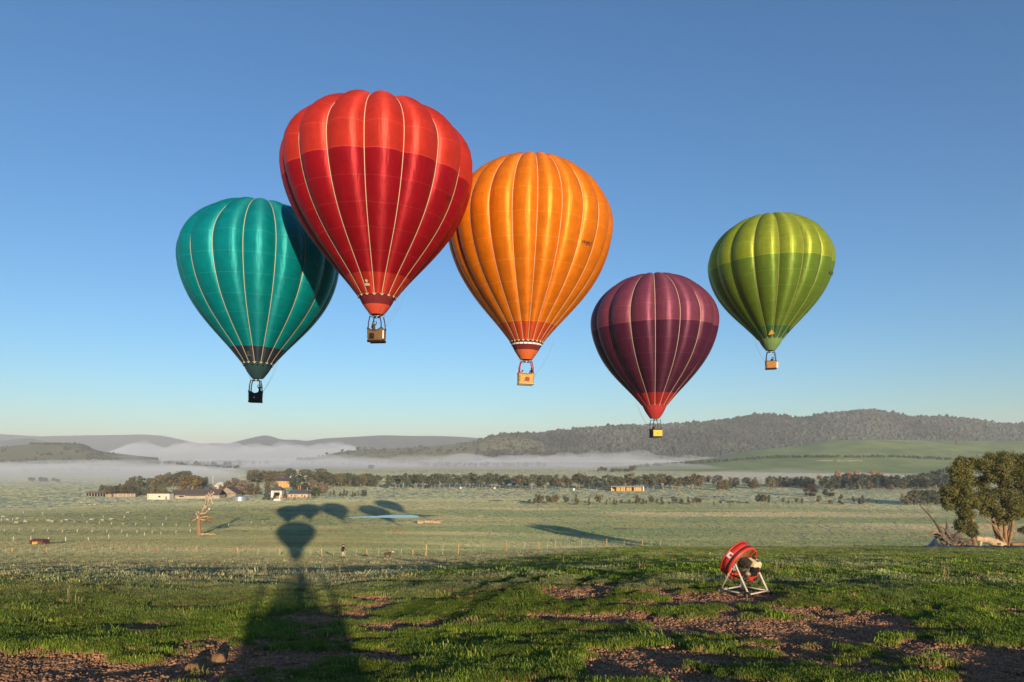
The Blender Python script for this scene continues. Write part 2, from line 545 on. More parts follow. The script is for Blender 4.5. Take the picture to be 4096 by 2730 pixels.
M_wool = mat('wool', (0.52, 0.46, 0.36), 0.95, 0.15, 12, 0.6, 30)
M_sheep_face = mat('sheep_face', (0.42, 0.36, 0.28), 0.9)
M_cow = mat('black_hide', (0.012, 0.011, 0.011), 0.6)
M_dogbrown = mat('brown_fur', (0.10, 0.035, 0.015), 0.8, 0.2, 20)
M_dogwhite = mat('white_fur', (0.70, 0.64, 0.55), 0.85)
AM_sheep = quad_mesh('sheep', 0.85, 0.72, 0.20, 0.035, 0.02, [M_wool, M_sheep_face], lambda c: 1 if (c.x > 0.50 or c.z < 0.25) else 0, (0.06, 0.05, -0.05), 0.28)
AM_cow = quad_mesh('cow', 1.5, 1.30, 0.30, 0.055, -0.28, [M_cow], lambda c: 0, (0.12, 0.06, -0.5), 0.50, 0.28)
AM_dog = quad_mesh('dog', 0.52, 0.52, 0.115, 0.028, 0.16, [M_dogbrown, M_dogwhite], lambda c: 1 if (c.x > 0.30 and c.z > 0.40 and abs(c.y) < 0.05) or (c.z < 0.12) or c.x < -0.36 else 0, (0.06, 0.16, 0.10), 0.17, 0.12)

def animal(meshes, name, label, cat, loc, rz, group=None, scale=1.0):
    r = thing(name, label, cat, loc, rz, group)
    r.scale = (scale,) * 3
    link('body', meshes[0], r)
    link('ears', meshes[1], r)
    return r

# ------------------------------------------------------------------ the ground
def table(pts, smooth=9):
    pts = np.array(pts, float)
    lr = np.linspace(math.log(1.0), math.log(40000.0), 1200)
    z = np.interp(lr, np.log(pts[:, 0]), pts[:, 1])
    for _ in range(3):
        zp = np.pad(z, smooth, mode='edge')
        z = np.convolve(zp, np.ones(2 * smooth + 1) / (2 * smooth + 1), 'valid')
    return lr, z
_, TAB_L = table([(1, -2.75), (9, -3.0), (17, -3.52), (23, -4.3), (30, -5.3), (45, -7.45), (60, -9.5), (74, -11.4), (87, -13.1), (120, -17.3), (150, -20.8), (200, -26.0), (300, -35.0), (400, -39.6), (520, -41), (40000, -41)])
LR, TAB_R = table([(1, -2.75), (9, -3.0), (17, -3.5), (30, -4.95), (45, -6.9), (60, -8.85), (90, -12.6), (115, -15.5), (129, -17.2), (140, -19.2), (170, -25.0), (220, -31.5), (320, -38.0), (420, -40.4), (520, -41), (40000, -41)], 4)
_, TAB_B = table([(1, -2.75), (13, -1.7), (40, -1.0), (90, -2.0), (400, -25), (900, -41), (40000, -41)])

POND_C = None
def h0(x, y):
    x = np.asarray(x, float); y = np.asarray(y, float)
    r = np.maximum(np.hypot(x, y), 1.0); th = np.degrees(np.arctan2(x, y))
    rp = np.maximum(r * np.clip(np.cos(np.radians(th)), 0.64, 1), 1.0)
    l = np.log(rp); lb = np.log(r)
    zl = np.interp(l, LR, TAB_L); zr = np.interp(l, LR, TAB_R); zb = np.interp(lb, LR, TAB_B)
    z = lerp(zl, zr, sstep(-14, 16, th))
    z = lerp(z, zb, sstep(65, 130, np.abs(th)))
    z = z + CZ
    near = sstep(6, 14, r) * (1 - sstep(90, 200, r))
    z = z + near * (0.16 * fbm(x / 11, y / 11, 3, 3) + 0.05 * fbm(x / 2.6, y / 2.6, 5, 3))
    fld = sstep(90, 180, r) * (1 - sstep(430, 560, r))
    z = z + fld * 0.55 * fbm(x / 60, y / 60, 9, 3)
    if POND_C is not None:
        e = pond_e(x, y)
        z = lerp(POND_Z + 0.12, z, sstep(1.15, 2.4, e))
        z = z - 0.9 * (1 - sstep(0.70, 1.08, e))
        bx, by = POND_B
        z = z + 1.1 * np.exp(-(((x - bx) / 12) ** 2 + ((y - by) / 14) ** 2))
    return z

def pond_e(x, y):
    dx = (x - POND_C[0]) / 24.0; dy = (y - POND_C[1]) / 11.0
    e = np.hypot(dx, dy)
    # a tapered left end
    return e * (1 + 0.25 * np.sin(3 * np.arctan2(dy, dx) + 0.6)) + 0.10 * fbm(x / 9, y / 9, 31, 2)

def ray_ground(px, py, f=None):
    f = f or h0
    dx = (px - CX) / F; dz = (HOR - py) / F
    ds = np.exp(np.linspace(math.log(6), math.log(20000), 6000))
    z = CZ + dz * ds
    g = f(dx * ds, ds)
    k = np.argmax(z <= g)
    if not (z <= g).any():
        k = len(ds) - 1
    d0, d1 = ds[max(k - 1, 0)], ds[k]
    for _ in range(25):
        m = 0.5 * (d0 + d1)
        if CZ + dz * m <= float(f(dx * m, m)): d1 = m
        else: d0 = m
    return Vector((dx * d1, d1, CZ + dz * d1))

pc_ = ray_ground(1568, 2067)
POND_B = tuple(ray_ground(1735, 2070)[:2])
POND_Z = float(h0(pc_.x, pc_.y))
POND_C = (pc_.x, pc_.y)

TURF_ARCS = []
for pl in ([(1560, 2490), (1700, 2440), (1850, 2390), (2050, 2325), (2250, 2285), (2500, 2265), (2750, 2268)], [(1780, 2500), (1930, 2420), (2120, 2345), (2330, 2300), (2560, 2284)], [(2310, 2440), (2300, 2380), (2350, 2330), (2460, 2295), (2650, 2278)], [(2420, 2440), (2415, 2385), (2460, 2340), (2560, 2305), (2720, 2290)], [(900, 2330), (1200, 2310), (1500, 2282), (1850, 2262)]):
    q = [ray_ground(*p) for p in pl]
    TURF_ARCS += [(a.x, a.y, b_.x, b_.y) for a, b_ in zip(q, q[1:])]
def wheel(x, y):  # curved bands across the turf: darker colour, less frost, shorter grass
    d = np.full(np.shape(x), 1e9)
    for (ax, ay, bx, by) in TURF_ARCS:
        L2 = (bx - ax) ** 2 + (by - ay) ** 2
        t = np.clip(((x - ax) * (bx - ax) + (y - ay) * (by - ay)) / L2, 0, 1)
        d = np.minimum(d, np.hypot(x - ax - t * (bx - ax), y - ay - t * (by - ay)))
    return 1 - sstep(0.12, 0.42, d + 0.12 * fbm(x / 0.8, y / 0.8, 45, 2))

# how much turf, as against bare soil, covers a spot
def turf(x, y):
    r = np.hypot(x, y); th = np.degrees(np.arctan2(x, y))
    n = fbm(x * 0.55 + 4.0, y * 0.85 + 1.0, 41, 6, 0.62)
    bias = lerp(0.06, 0.36, sstep(11.5, 24, r)) + 0.25 * sstep(24, 45, r)
    bias = bias - 0.16 * sstep(3, 16, th) * (1 - sstep(19, 30, r))
    bias = bias - 0.62 * (1 - sstep(-33, -15, th)) * (1 - sstep(11.0, 12.6, r * np.cos(np.radians(th)) * 1.12))
    bias = bias + 0.16 * (1 - sstep(-30, -12, th)) * sstep(12.0, 13.5, r)
    return sstep(-0.10, 0.10, n + bias + 0.13 * fbm(x * 2.6, y * 3.6, 47, 3))

def frost(x, y):
    """0 lush green turf .. 1 pale frosted grass"""
    r = np.hypot(x, y); th = np.degrees(np.arctan2(x, y)); r = r * np.clip(np.cos(np.radians(th)), 0.64, 1)
    edge = lerp(21, 128, sstep(-13, 15, th))
    f = sstep(edge * 0.66, edge * 1.35, r + (0.28 * edge) * fbm(x / 8, y / 8, 51, 4))
    f = np.maximum(f, 0.42 * sstep(0.05, 0.5, fbm(x / 3.2, y / 3.2, 55, 4) + 0.18 * sstep(14, 26, r)) * sstep(11, 20, r))
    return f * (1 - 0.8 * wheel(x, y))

C_SOIL = np.array((0.40, 0.215, 0.12)); C_TURF = np.array((0.155, 0.225, 0.026)); C_FROST = np.array((0.64, 0.54, 0.30)); C_SAGE = np.array((0.38, 0.38, 0.20))
def ground_colour(x, y):
    r = np.hypot(x, y); th = np.degrees(np.arctan2(x, y))
    fr = frost(x, y)[:, None]
    t = turf(x, y)[:, None]
    n = fbm(x / 14, y / 5, 61, 4)[:, None]
    n2 = fbm(x / 160, y / 38, 67, 4)[:, None]
    col = lerp(C_TURF * (1 + 0.35 * n), C_SAGE * (0.88 + 0.2 * n), np.clip(fr * 1.4, 0, 1))
    rp = r * np.clip(np.cos(np.radians(th)), 0.64, 1); wr = sstep(-8, 14, th)
    f2 = sstep(lerp(85, 128, wr), lerp(130, 142, wr), rp)[:, None]
    tanny = C_FROST * (1 + 0.10 * n)
    greeny = C_SAGE * np.array((0.92, 1.05, 0.95))
    w = sstep(-0.05, 0.45, n2 + 0.25 * sstep(300, 180, r)[:, None] * 1.0 + 0.1)
    fieldc = lerp(greeny, tanny, w)
    # a greener belt across the middle of the paddock
    belt = (sstep(270, 330, r + 25 * n[:, 0] + 0.6 * x) * (1 - sstep(420, 520, r + 0.35 * x)) * sstep(-120, 60, x))[:, None]
    fieldc = lerp(fieldc, np.array((0.28, 0.34, 0.15)), 0.65 * belt)
    left = ((1 - sstep(-60, -10, th * 4)) * sstep(110, 200, r))[:, None]
    fieldc = lerp(fieldc, np.array((0.29, 0.30, 0.14)) * (1 + 0.25 * n2), 0.75 * left)
    brown = (sstep(0.25, 0.5, fbm(x / 70, y / 16, 71, 4)) * (1 - sstep(-18, -10, th)) * sstep(150, 220, r) * (1 - sstep(480, 620, r)))[:, None]
    fieldc = lerp(fieldc, np.array((0.30, 0.21, 0.12)), 0.7 * brown)
    plain = (sstep(520, 640, r))[:, None]
    fieldc = lerp(fieldc, np.array((0.46, 0.47, 0.28)) * (1 + 0.14 * n2), plain)
    pink = (sstep(900, 1100, r) * sstep(6, 16, th))[:, None]
    fieldc = lerp(fieldc, np.array((0.60, 0.48, 0.36)), 0.75 * pink * sstep(-0.1, 0.3, n2))
    far = (sstep(1300, 2400, r))[:, None]
    fieldc = lerp(fieldc, np.array((0.26, 0.27, 0.16)), far)
    col = lerp(col, fieldc, f2)
    soil = C_SOIL * (1 + 0.3 * fbm(x / 0.5, y / 0.5, 77, 3))[:, None]
    col = lerp(soil, col, np.clip(t + f2, 0, 1))
    e = pond_e(x, y)[:, None]
    col = lerp(col, np.array((0.22, 0.16, 0.09)), 0.7 * (1 - sstep(1.0, 1.25, e)))
    wt = wheel(x, y)[:, None] * (r < 75)[:, None]  # darkens the ground along the curved bands
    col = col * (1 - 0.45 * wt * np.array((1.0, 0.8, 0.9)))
    return np.clip(col, 0.01, 0.9)

TH = np.radians(np.concatenate([np.arange(-180, -44, 3.0), np.arange(-42, 42.01, 0.15), np.arange(45, 180, 3.0)]))
RR = np.concatenate([[0.0], np.exp(np.linspace(math.log(1.0), math.log(8.6), 26))[:-1], np.exp(np.linspace(math.log(8.6), math.log(72), 330))[:-1],
                     np.exp(np.linspace(math.log(72), math.log(620), 170))[:-1], np.exp(np.linspace(math.log(620), math.log(40000), 60))])
nT, nR = len(TH), len(RR)
TG, RG = np.meshgrid(TH, RR)
GX = (RG * np.sin(TG)).ravel(); GY = (RG * np.cos(TG)).ravel()
GT = turf(GX, GY)
GZ = h0(GX, GY)
rr_ = np.hypot(GX, GY)
nearw = sstep(5, 9, rr_) * (1 - sstep(45, 75, rr_))
GZ = GZ + nearw * (0.10 * GT + 0.055 * fbm(GX / 0.34, GY / 0.34, 81, 4) * (1.0 - 0.35 * GT) + 0.05 * GT * fbm(GX / 1.1, GY / 1.1, 83, 2))
GZ2 = GZ.reshape(nR, nT)

THX = np.concatenate([TH, [TH[0] + 2 * PI]])
def hg(x, y):
    """height of the built ground sheet"""
    x = np.asarray(x, float); y = np.asarray(y, float)
    th = np.arctan2(x, y); th = np.where(th < TH[0], th + 2 * PI, th)
    fi = np.interp(np.hypot(x, y), RR, np.arange(nR)); fj = np.interp(th, THX, np.arange(nT + 1))
    i = np.clip(np.floor(fi).astype(int), 0, nR - 2); j = np.clip(np.floor(fj).astype(int), 0, nT - 1)
    a = fi - i; b = fj - j; j2 = (j + 1) % nT
    return (GZ2[i, j] * (1 - b) + GZ2[i, j2] * b) * (1 - a) + (GZ2[i + 1, j] * (1 - b) + GZ2[i + 1, j2] * b) * a

ii, jj = np.meshgrid(np.arange(nR - 1), np.arange(nT), indexing='ij')
j2 = (jj + 1) % nT
quads = np.stack([ii * nT + jj, (ii + 1) * nT + jj, (ii + 1) * nT + j2, ii * nT + j2], -1).reshape(-1, 4)[:, ::-1]

M_ground = bpy.data.materials.new('ground'); M_ground.use_nodes = True
nt = M_ground.node_tree; b = nt.nodes['Principled BSDF']
b.inputs['Roughness'].default_value = 0.9; b.inputs['Specular IOR Level'].default_value = 0.12
at = nt.nodes.new('ShaderNodeAttribute'); at.attribute_name = 'gcol'
geo = nt.nodes.new('ShaderNodeNewGeometry')
def gnoise(scale, detail=6):
    n = nt.nodes.new('ShaderNodeTexNoise'); n.inputs['Scale'].default_value = scale; n.inputs['Detail'].default_value = detail; n.inputs['Roughness'].default_value = 0.7
    nt.links.new(geo.outputs['Position'], n.inputs['Vector']); return n
na_ = gnoise(7.0); nb_ = gnoise(0.35); nc_ = gnoise(0.05)
def mathn(op, a, b_=None, v=None):
    n = nt.nodes.new('ShaderNodeMath'); n.operation = op
    nt.links.new(a, n.inputs[0])
    if b_ is not None: nt.links.new(b_, n.inputs[1])
    else: n.inputs[1].default_value = v
    return n.outputs[0]
s_ = mathn('ADD', mathn('ADD', na_.outputs['Fac'], nb_.outputs['Fac']), nc_.outputs['Fac'])
mr = nt.nodes.new('ShaderNodeMapRange'); mr.inputs['From Min'].default_value = 1.0; mr.inputs['From Max'].default_value = 2.0
mr.inputs['To Min'].default_value = 0.68; mr.inputs['To Max'].default_value = 1.34
nt.links.new(s_, mr.inputs['Value'])
vm = nt.nodes.new('ShaderNodeVectorMath'); vm.operation = 'SCALE'
nt.links.new(at.outputs['Vector'], vm.inputs[0]); nt.links.new(mr.outputs[0], vm.inputs['Scale'])
nt.links.new(vm.outputs[0], b.inputs['Base Color'])
b.inputs['Sheen Weight'].default_value = 0.0
b.inputs['Sheen Roughness'].default_value = 0.6
b.inputs['Sheen Tint'].default_value = (0.75, 0.75, 0.6, 1)
bp = nt.nodes.new('ShaderNodeBump'); bp.inputs['Strength'].default_value = 0.9; bp.inputs['Distance'].default_value = 0.07
nt.links.new(mathn('ADD', na_.outputs['Fac'], nb_.outputs['Fac']), bp.inputs['Height']); nt.links.new(bp.outputs[0], b.inputs['Normal'])

gme = mesh_np('ground', np.stack([GX, GY, GZ], 1), quads, M_ground)
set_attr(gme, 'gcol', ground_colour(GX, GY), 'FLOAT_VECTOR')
tag(link('ground', gme), 'turf and bare red soil on the hilltop, running down to frosted paddocks', kind='structure')

def on_ground(px, py):
    p = ray_ground(px, py)
    p.z = float(hg(p.x, p.y))
    return p
def at(px, d):
    """spot on the ground in picture column px at depth d"""
    x = (px - CX) * d / F
    return Vector((x, d, float(hg(x, d))))

# water of the farm dam
an = np.linspace(0, 2 * PI, 64, endpoint=False)
pts = []
for a in an:
    k = 1.0
    for _ in range(30):
        e = float(pond_e(POND_C[0] + 24 * k * math.cos(a), POND_C[1] + 11 * k * math.sin(a)))
        k *= (0.97 / e) ** 0.5
    pts.append((POND_C[0] + 24 * k * math.cos(a), POND_C[1] + 11 * k * math.sin(a), POND_Z - 0.12))
mb = MB(); mb.add(pts + [(POND_C[0], POND_C[1], POND_Z - 0.12)], [(i, (i + 1) % 64, 64) for i in range(64)])
M_water = mat('still_water', (0.03, 0.05, 0.06), 0.04, spec=0.6)
tag(mb.build('water', M_water), 'still pale blue water of the small farm dam', kind='structure')

# dirt track
def smooth_line(pts, n=8):
    pts = [Vector(p) for p in pts]; out = []
    for i in range(len(pts) - 1):
        p0 = pts[max(i - 1, 0)]; p1 = pts[i]; p2 = pts[i + 1]; p3 = pts[min(i + 2, len(pts) - 1)]
        for k in range(n):
            t = k / n
            out.append(0.5 * ((2 * p1) + (p2 - p0) * t + (2 * p0 - 5 * p1 + 4 * p2 - p3) * t * t + (3 * p1 - p0 - 3 * p2 + p3) * t ** 3))
    out.append(pts[-1])
    return out
M_track = mat('track_soil', (0.30, 0.165, 0.085), 0.95, 0.35, 0.6, 0.5, 6)
def track(name, pix, width, label, n=26):
    line = smooth_line([on_ground(*p) for p in pix], n)
    vs = []; fs = []
    for i, p in enumerate(line):
        t = (line[min(i + 1, len(line) - 1)] - line[max(i - 1, 0)]); t.z = 0; t.normalize()
        s = Vector((t.y, -t.x, 0))
        wv = width * (1 + 0.25 * float(fbm(p.x / 8, p.y / 8, 91, 2)))
        for k in (-1, 0, 1):
            q = p + s * (k * wv / 2)
            vs.append((q.x, q.y, float(hg(q.x, q.y)) + (0.07 if k == 0 else 0.04)))
        if i:
            for k in (0, 1):
                fs.append((i * 3 - 3 + k, i * 3 + k, i * 3 + k + 1, i * 3 - 2 + k))
    mb = MB(); mb.add(vs, fs)
    return tag(mb.build(name, M_track, smooth=True), label, kind='structure')
track('dirt_track', [(-200, 2200), (40, 2194), (300, 2184), (560, 2164), (790, 2140), (1000, 2114), (1130, 2098), (1220, 2078), (1294, 2046), (1394, 2021), (1440, 2006), (1458, 1999)], 3.6, 'orange dirt track winding across the paddock to the farmhouse')

# ------------------------------------------------------------------ hills and mountains
class Ridge:
    """a mound: front foot, crest and back slope, lofted in plan along picture columns"""
    def __init__(self, name, label, cols, base_d, crest_d, crest, back, matl, rows=26, ncol=160, rough=0.02, seed=1, power=1.0, base_z=-1.0, wl=300.0):
        cr = np.array(crest, float)
        px = np.linspace(cols[0], cols[1], ncol)
        bd = np.interp(px, *np.array(base_d, float).T) if hasattr(base_d, '__len__') else np.full(ncol, float(base_d))
        cd = np.interp(px, *np.array(crest_d, float).T) if hasattr(crest_d, '__len__') else np.full(ncol, float(crest_d))
        py = np.interp(px, cr[:, 0], cr[:, 1])
        k = np.ones(5) / 5; py = np.convolve(np.pad(py, 2, mode='edge'), k, 'valid')
        cz = np.maximum(CZ + (HOR - py) * cd / F, base_z - 2)
        t = np.concatenate([np.linspace(0, 1, rows), np.linspace(1, 2, 10)[1:]])
        D = np.where(t[:, None] <= 1, bd + (cd - bd) * t[:, None], cd + back * (t[:, None] - 1))
        up = np.where(t <= 1, np.power(sstep(0, 1, t) * 0.55 + t * 0.45, power), 1 - sstep(0, 1, t - 1))[:, None]
        X = (px - CX)[None, :] / F * D
        Z = base_z + (cz - base_z)[None, :] * up
        amp = (cz - base_z)[None, :] * rough
        w = np.clip(up * 1.3, 0, 1)
        Z = Z + amp * fbm(X / wl, D / wl, seed, 5) * w * np.where(np.abs(t - 1) < 0.02, 0.35, 1.0)[:, None]
        ed = np.minimum(np.arange(ncol), np.arange(ncol)[::-1])
        Z = np.where(ed[None, :] < 1, base_z - 3, Z)
        self.X, self.D, self.Z = X, D, Z
        self.nr, self.nc = X.shape
        i, j = np.meshgrid(np.arange(self.nr - 1), np.arange(self.nc - 1), indexing='ij')
        Q = np.stack([i * self.nc + j, i * self.nc + j + 1, (i + 1) * self.nc + j + 1, (i + 1) * self.nc + j], -1).reshape(-1, 4)
        me = mesh_np(name, np.stack([X.ravel(), D.ravel(), Z.ravel()], 1), Q, matl)
        self.rows = rows
        self.px = px
        self.obj = tag(link(name, me), label, kind='structure')
    def at_pixel(self, px, py):
        """front-face spot seen at a pixel"""
        j = np.interp(px, self.px, np.arange(self.nc))
        j0 = int(min(max(math.floor(j), 0), self.nc - 2)); b = j - j0
        d = self.D[:self.rows, j0] * (1 - b) + self.D[:self.rows, j0 + 1] * b
        z = self.Z[:self.rows, j0] * (1 - b) + self.Z[:self.rows, j0 + 1] * b
        row = HOR - (z - CZ) * F / d
        t = None
        for i in range(self.rows - 1):
            if (row[i] - py) * (row[i + 1] - py) <= 0 and row[i] != row[i + 1]:
                a = (row[i] - py) / (row[i] - row[i + 1]); t = i + a
                break
        if t is None:
            t = 0 if py > row[0] else self.rows - 1
        dd = np.interp(t, np.arange(self.rows), d); zz = np.interp(t, np.arange(self.rows), z)
        return Vector(((px - CX) / F * dd, dd, zz))
    def sample(self, n, rng, rows=None):
        rows = rows or (0.0, self.rows + 2)
        i = rng.uniform(rows[0], rows[1] - 0.001, n); j = rng.uniform(0.5, self.nc - 1.5, n)
        i0 = i.astype(int); j0 = j.astype(int); a = i - i0; b = j - j0
        def S(A): return (A[i0, j0] * (1 - b) + A[i0, j0 + 1] * b) * (1 - a) + (A[i0 + 1, j0] * (1 - b) + A[i0 + 1, j0 + 1] * b) * a
        return S(self.X), S(self.D), S(self.Z), i, np.interp(j, np.arange(self.nc), self.px)

M_mount = mat('far_forest', (0.035, 0.048, 0.038), 0.95, 0.3, 0.004, 0.0)
M_brownhill = mat('dry_hill_grass', (0.27, 0.22, 0.12), 0.95, col2=(0.17, 0.19, 0.09), vscale=0.012, bump=0.0)
M_greenhill = mat('hill_pasture', (0.31, 0.36, 0.10), 0.95, col2=(0.17, 0.235, 0.06), vscale=0.010, stretch=(1, 0.6, 3.0))
M_foresthill = mat('forest_floor', (0.075, 0.07, 0.05), 0.95, 0.3, 0.02)

R_far1 = Ridge('mountain_ridge', 'long blue-grey mountain ridge far off on the left', (-500, 1000), 8200, 9600,
    [(-500, 1748), (0, 1737), (90, 1742), (160, 1747), (300, 1744), (470, 1741), (570, 1739), (650, 1744), (740, 1763), (800, 1776), (880, 1773), (1000, 1780)], 1500, M_mount, seed=3, rough=0.05, wl=900)
R_far0 = Ridge('mountain_ridge', 'lower dark ridge at the left edge in front of the far mountains', (-500, 330), 6200, 7000,
    [(-500, 1745), (0, 1766), (60, 1757), (120, 1753), (190, 1768), (250, 1775), (330, 1790)], 1200, M_mount, seed=13, rough=0.05, wl=700)
R_far2 = Ridge('mountain_ridge', 'dark pointed mountain and its long shoulder beyond the fog', (800, 2150), 6600, 7600,
    [(800, 1792), (900, 1778), (985, 1757), (1040, 1744), (1068, 1740), (1095, 1749), (1130, 1760), (1180, 1759), (1225, 1765), (1290, 1755), (1380, 1750), (1530, 1741), (1650, 1745), (1760, 1745), (1870, 1750), (1940, 1757), (2150, 1765)], 1500, M_mount, seed=5, rough=0.04, wl=800)
R_left = Ridge('brown_hill', 'low brown hill with a wooded top on the left', (-600, 640), [(-600, 1900), (640, 2500)], [(-600, 2500), (640, 2900)],
    [(-600, 1812), (-200, 1800), (0, 1792), (60, 1783), (150, 1776), (300, 1777), (345, 1786), (400, 1805), (470, 1815), (560, 1826), (640, 1832)], 700, M_brownhill, seed=7, rough=0.10, wl=260)
R_mid = Ridge('brown_hill', 'gentle brown-green hill with scattered trees in the middle distance', (1180, 2320), [(1180, 2900), (2320, 2500)], [(1180, 3300), (1900, 3100), (2320, 3000)],
    [(1180, 1836), (1290, 1826), (1340, 1812), (1440, 1800), (1560, 1797), (1700, 1788), (1830, 1778), (1900, 1765), (1970, 1748), (2040, 1745), (2150, 1762), (2320, 1800)], 600, M_brownhill, seed=9, rough=0.06, wl=260)
R_forest = Ridge('forested_hill', 'long hill covered in grey-green forest on the right', (1900, 4700), [(1900, 2500), (2900, 2450), (4700, 2600)], [(1900, 3300), (4700, 3900)],
    [(1900, 1770), (2000, 1747), (2060, 1744), (2180, 1743), (2260, 1733), (2380, 1720), (2500, 1711), (2650, 1698), (2800, 1690), (2950, 1683), (3070, 1670), (3130, 1672), (3210, 1675), (3300, 1655), (3400, 1645), (3480, 1637), (3520, 1645), (3570, 1656), (3640, 1668), (3760, 1670), (3900, 1680), (4000, 1690), (4096, 1697), (4400, 1705), (4700, 1715)],
    900, M_foresthill, rows=40, ncol=240, seed=11, rough=0.20, wl=420)
R_green = Ridge('green_hill', 'broad green grazing hill on the right below the forest', (2380, 4800), [(2380, 1650), (2900, 1560), (3300, 1450), (4096, 1400), (4800, 1400)], [(2380, 2100), (3000, 2250), (4800, 2300)],
    [(2380, 1872), (2550, 1862), (2700, 1849), (2850, 1834), (2980, 1808), (3072, 1794), (3160, 1785), (3260, 1768), (3350, 1758), (3440, 1756), (3600, 1757), (3700, 1762), (3900, 1765), (4096, 1764), (4400, 1760), (4800, 1765)],
    500, M_greenhill, rows=40, ncol=200, seed=15, rough=0.17, wl=230, power=1.15)

# ------------------------------------------------------------------ hot-air balloons
def fabric(name, c, rough=0.49, spec=0.35):
    m = bpy.data.materials.new(name); m.use_nodes = True
    nt = m.node_tree; b = nt.nodes['Principled BSDF']
    b.inputs['Roughness'].default_value = rough; b.inputs['Specular IOR Level'].default_value = spec
    b.inputs['Metallic'].default_value = 0.34 if rough < 0.5 else 0.0
    tg = nt.nodes.new('ShaderNodeTangent'); tg.direction_type = 'UV_MAP'; tg.uv_map = 'UVMap'
    if rough < 0.5:
        b.inputs['Anisotropic'].default_value = 0.8; b.inputs['Anisotropic Rotation'].default_value = 0.25
        nt.links.new(tg.outputs[0], b.inputs['Tangent'])
    uv = nt.nodes.new('ShaderNodeUVMap'); uv.uv_map = 'UVMap'
    sx = nt.nodes.new('ShaderNodeSeparateXYZ'); nt.links.new(uv.outputs[0], sx.inputs[0])
    # stitched seam along the lower edge of a panel
    cmp_ = nt.nodes.new('ShaderNodeMath'); cmp_.operation = 'LESS_THAN'; cmp_.inputs[1].default_value = 0.03
    nt.links.new(sx.outputs['Y'], cmp_.inputs[0])
    tc = nt.nodes.new('ShaderNodeTexCoord')
    nz = nt.nodes.new('ShaderNodeTexNoise'); nz.inputs['Scale'].default_value = 0.9; nz.inputs['Detail'].default_value = 6; nz.inputs['Roughness'].default_value = 0.6
    nt.links.new(tc.outputs['Object'], nz.inputs['Vector'])
    mr = nt.nodes.new('ShaderNodeMapRange'); mr.inputs['From Min'].default_value = 0.3; mr.inputs['From Max'].default_value = 0.7; mr.inputs['To Min'].default_value = 0.86; mr.inputs['To Max'].default_value = 1.12
    nt.links.new(nz.outputs['Fac'], mr.inputs['Value'])
    vm = nt.nodes.new('ShaderNodeVectorMath'); vm.operation = 'SCALE'; c = tuple(min(0.92, k * (1.22 if rough < 0.5 else 1.0)) for k in c); vm.inputs[0].default_value = c
    nt.links.new(mr.outputs[0], vm.inputs['Scale'])
    mx = nt.nodes.new('ShaderNodeMix'); mx.data_type = 'RGBA'
    nt.links.new(cmp_.outputs[0], mx.inputs['Factor'])
    nt.links.new(vm.outputs[0], mx.inputs['A'])
    mx.inputs['B'].default_value = (*[min(1, k * 1.2 + 0.02) for k in c], 1)
    nt.links.new(mx.outputs['Result'], b.inputs['Base Color'])
    # fine vertical tension wrinkles
    mp = nt.nodes.new('ShaderNodeMapping'); mp.inputs['Scale'].default_value = (2.2, 2.2, 0.22)
    nt.links.new(tc.outputs['Object'], mp.inputs[0])
    n2 = nt.nodes.new('ShaderNodeTexNoise'); n2.inputs['Scale'].default_value = 1.0; n2.inputs['Detail'].default_value = 3
    nt.links.new(mp.outputs[0], n2.inputs['Vector'])
    bp = nt.nodes.new('ShaderNodeBump'); bp.inputs['Strength'].default_value = 0.30; bp.inputs['Distance'].default_value = 0.14
    nt.links.new(n2.outputs['Fac'], bp.inputs['Height']); nt.links.new(bp.outputs[0], b.inputs['Normal'])
    tr = nt.nodes.new('ShaderNodeBsdfTranslucent'); nt.links.new(mx.outputs['Result'], tr.inputs[0])
    ms = nt.nodes.new('ShaderNodeMixShader'); ms.inputs[0].default_value = 0.16
    nt.links.new(b.outputs[0], ms.inputs[1]); nt.links.new(tr.outputs[0], ms.inputs[2])
    nt.links.new(ms.outputs[0], nt.nodes['Material Output'].inputs[0])
    return m

M_tape = mat('cream_tape', (0.62, 0.52, 0.34), 0.7)
M_steel = mat('steel', (0.45, 0.45, 0.46), 0.35, metal=0.9)
M_darksteel = mat('dark_steel', (0.05, 0.05, 0.055), 0.45, metal=0.6)
M_brass = mat('brass', (0.55, 0.38, 0.15), 0.35, metal=0.9)
M_leather_dk = mat('dark_leather', (0.05, 0.022, 0.018), 0.6)
M_leather_rd = mat('red_leather', (0.36, 0.03, 0.03), 0.6)
M_rope = mat('rope', (0.20, 0.17, 0.13), 0.9)
def wicker(name, c):
    m = mat(name, c, 0.8, 0.35, 14, 0.9, 40, stretch=(1, 1, 3.5))
    return m

PROF = np.array([(0.0, 1.0), (0.12, 0.992), (0.25, 0.965), (0.40, 0.905), (0.55, 0.81), (0.70, 0.67), (0.82, 0.51), (0.91, 0.34), (0.97, 0.17), (1.0, 0.0)])     # upper: r, height/top
PROFL = np.array([(1.0, 0.0), (0.99, -0.10), (0.962, -0.21), (0.915, -0.315), (0.85, -0.42), (0.772, -0.512), (0.685, -0.60), (0.585, -0.685), (0.478, -0.77), (0.37, -0.855), (0.28, -0.93), (0.205, -1.0)])   # lower: r, depth/mouth depth

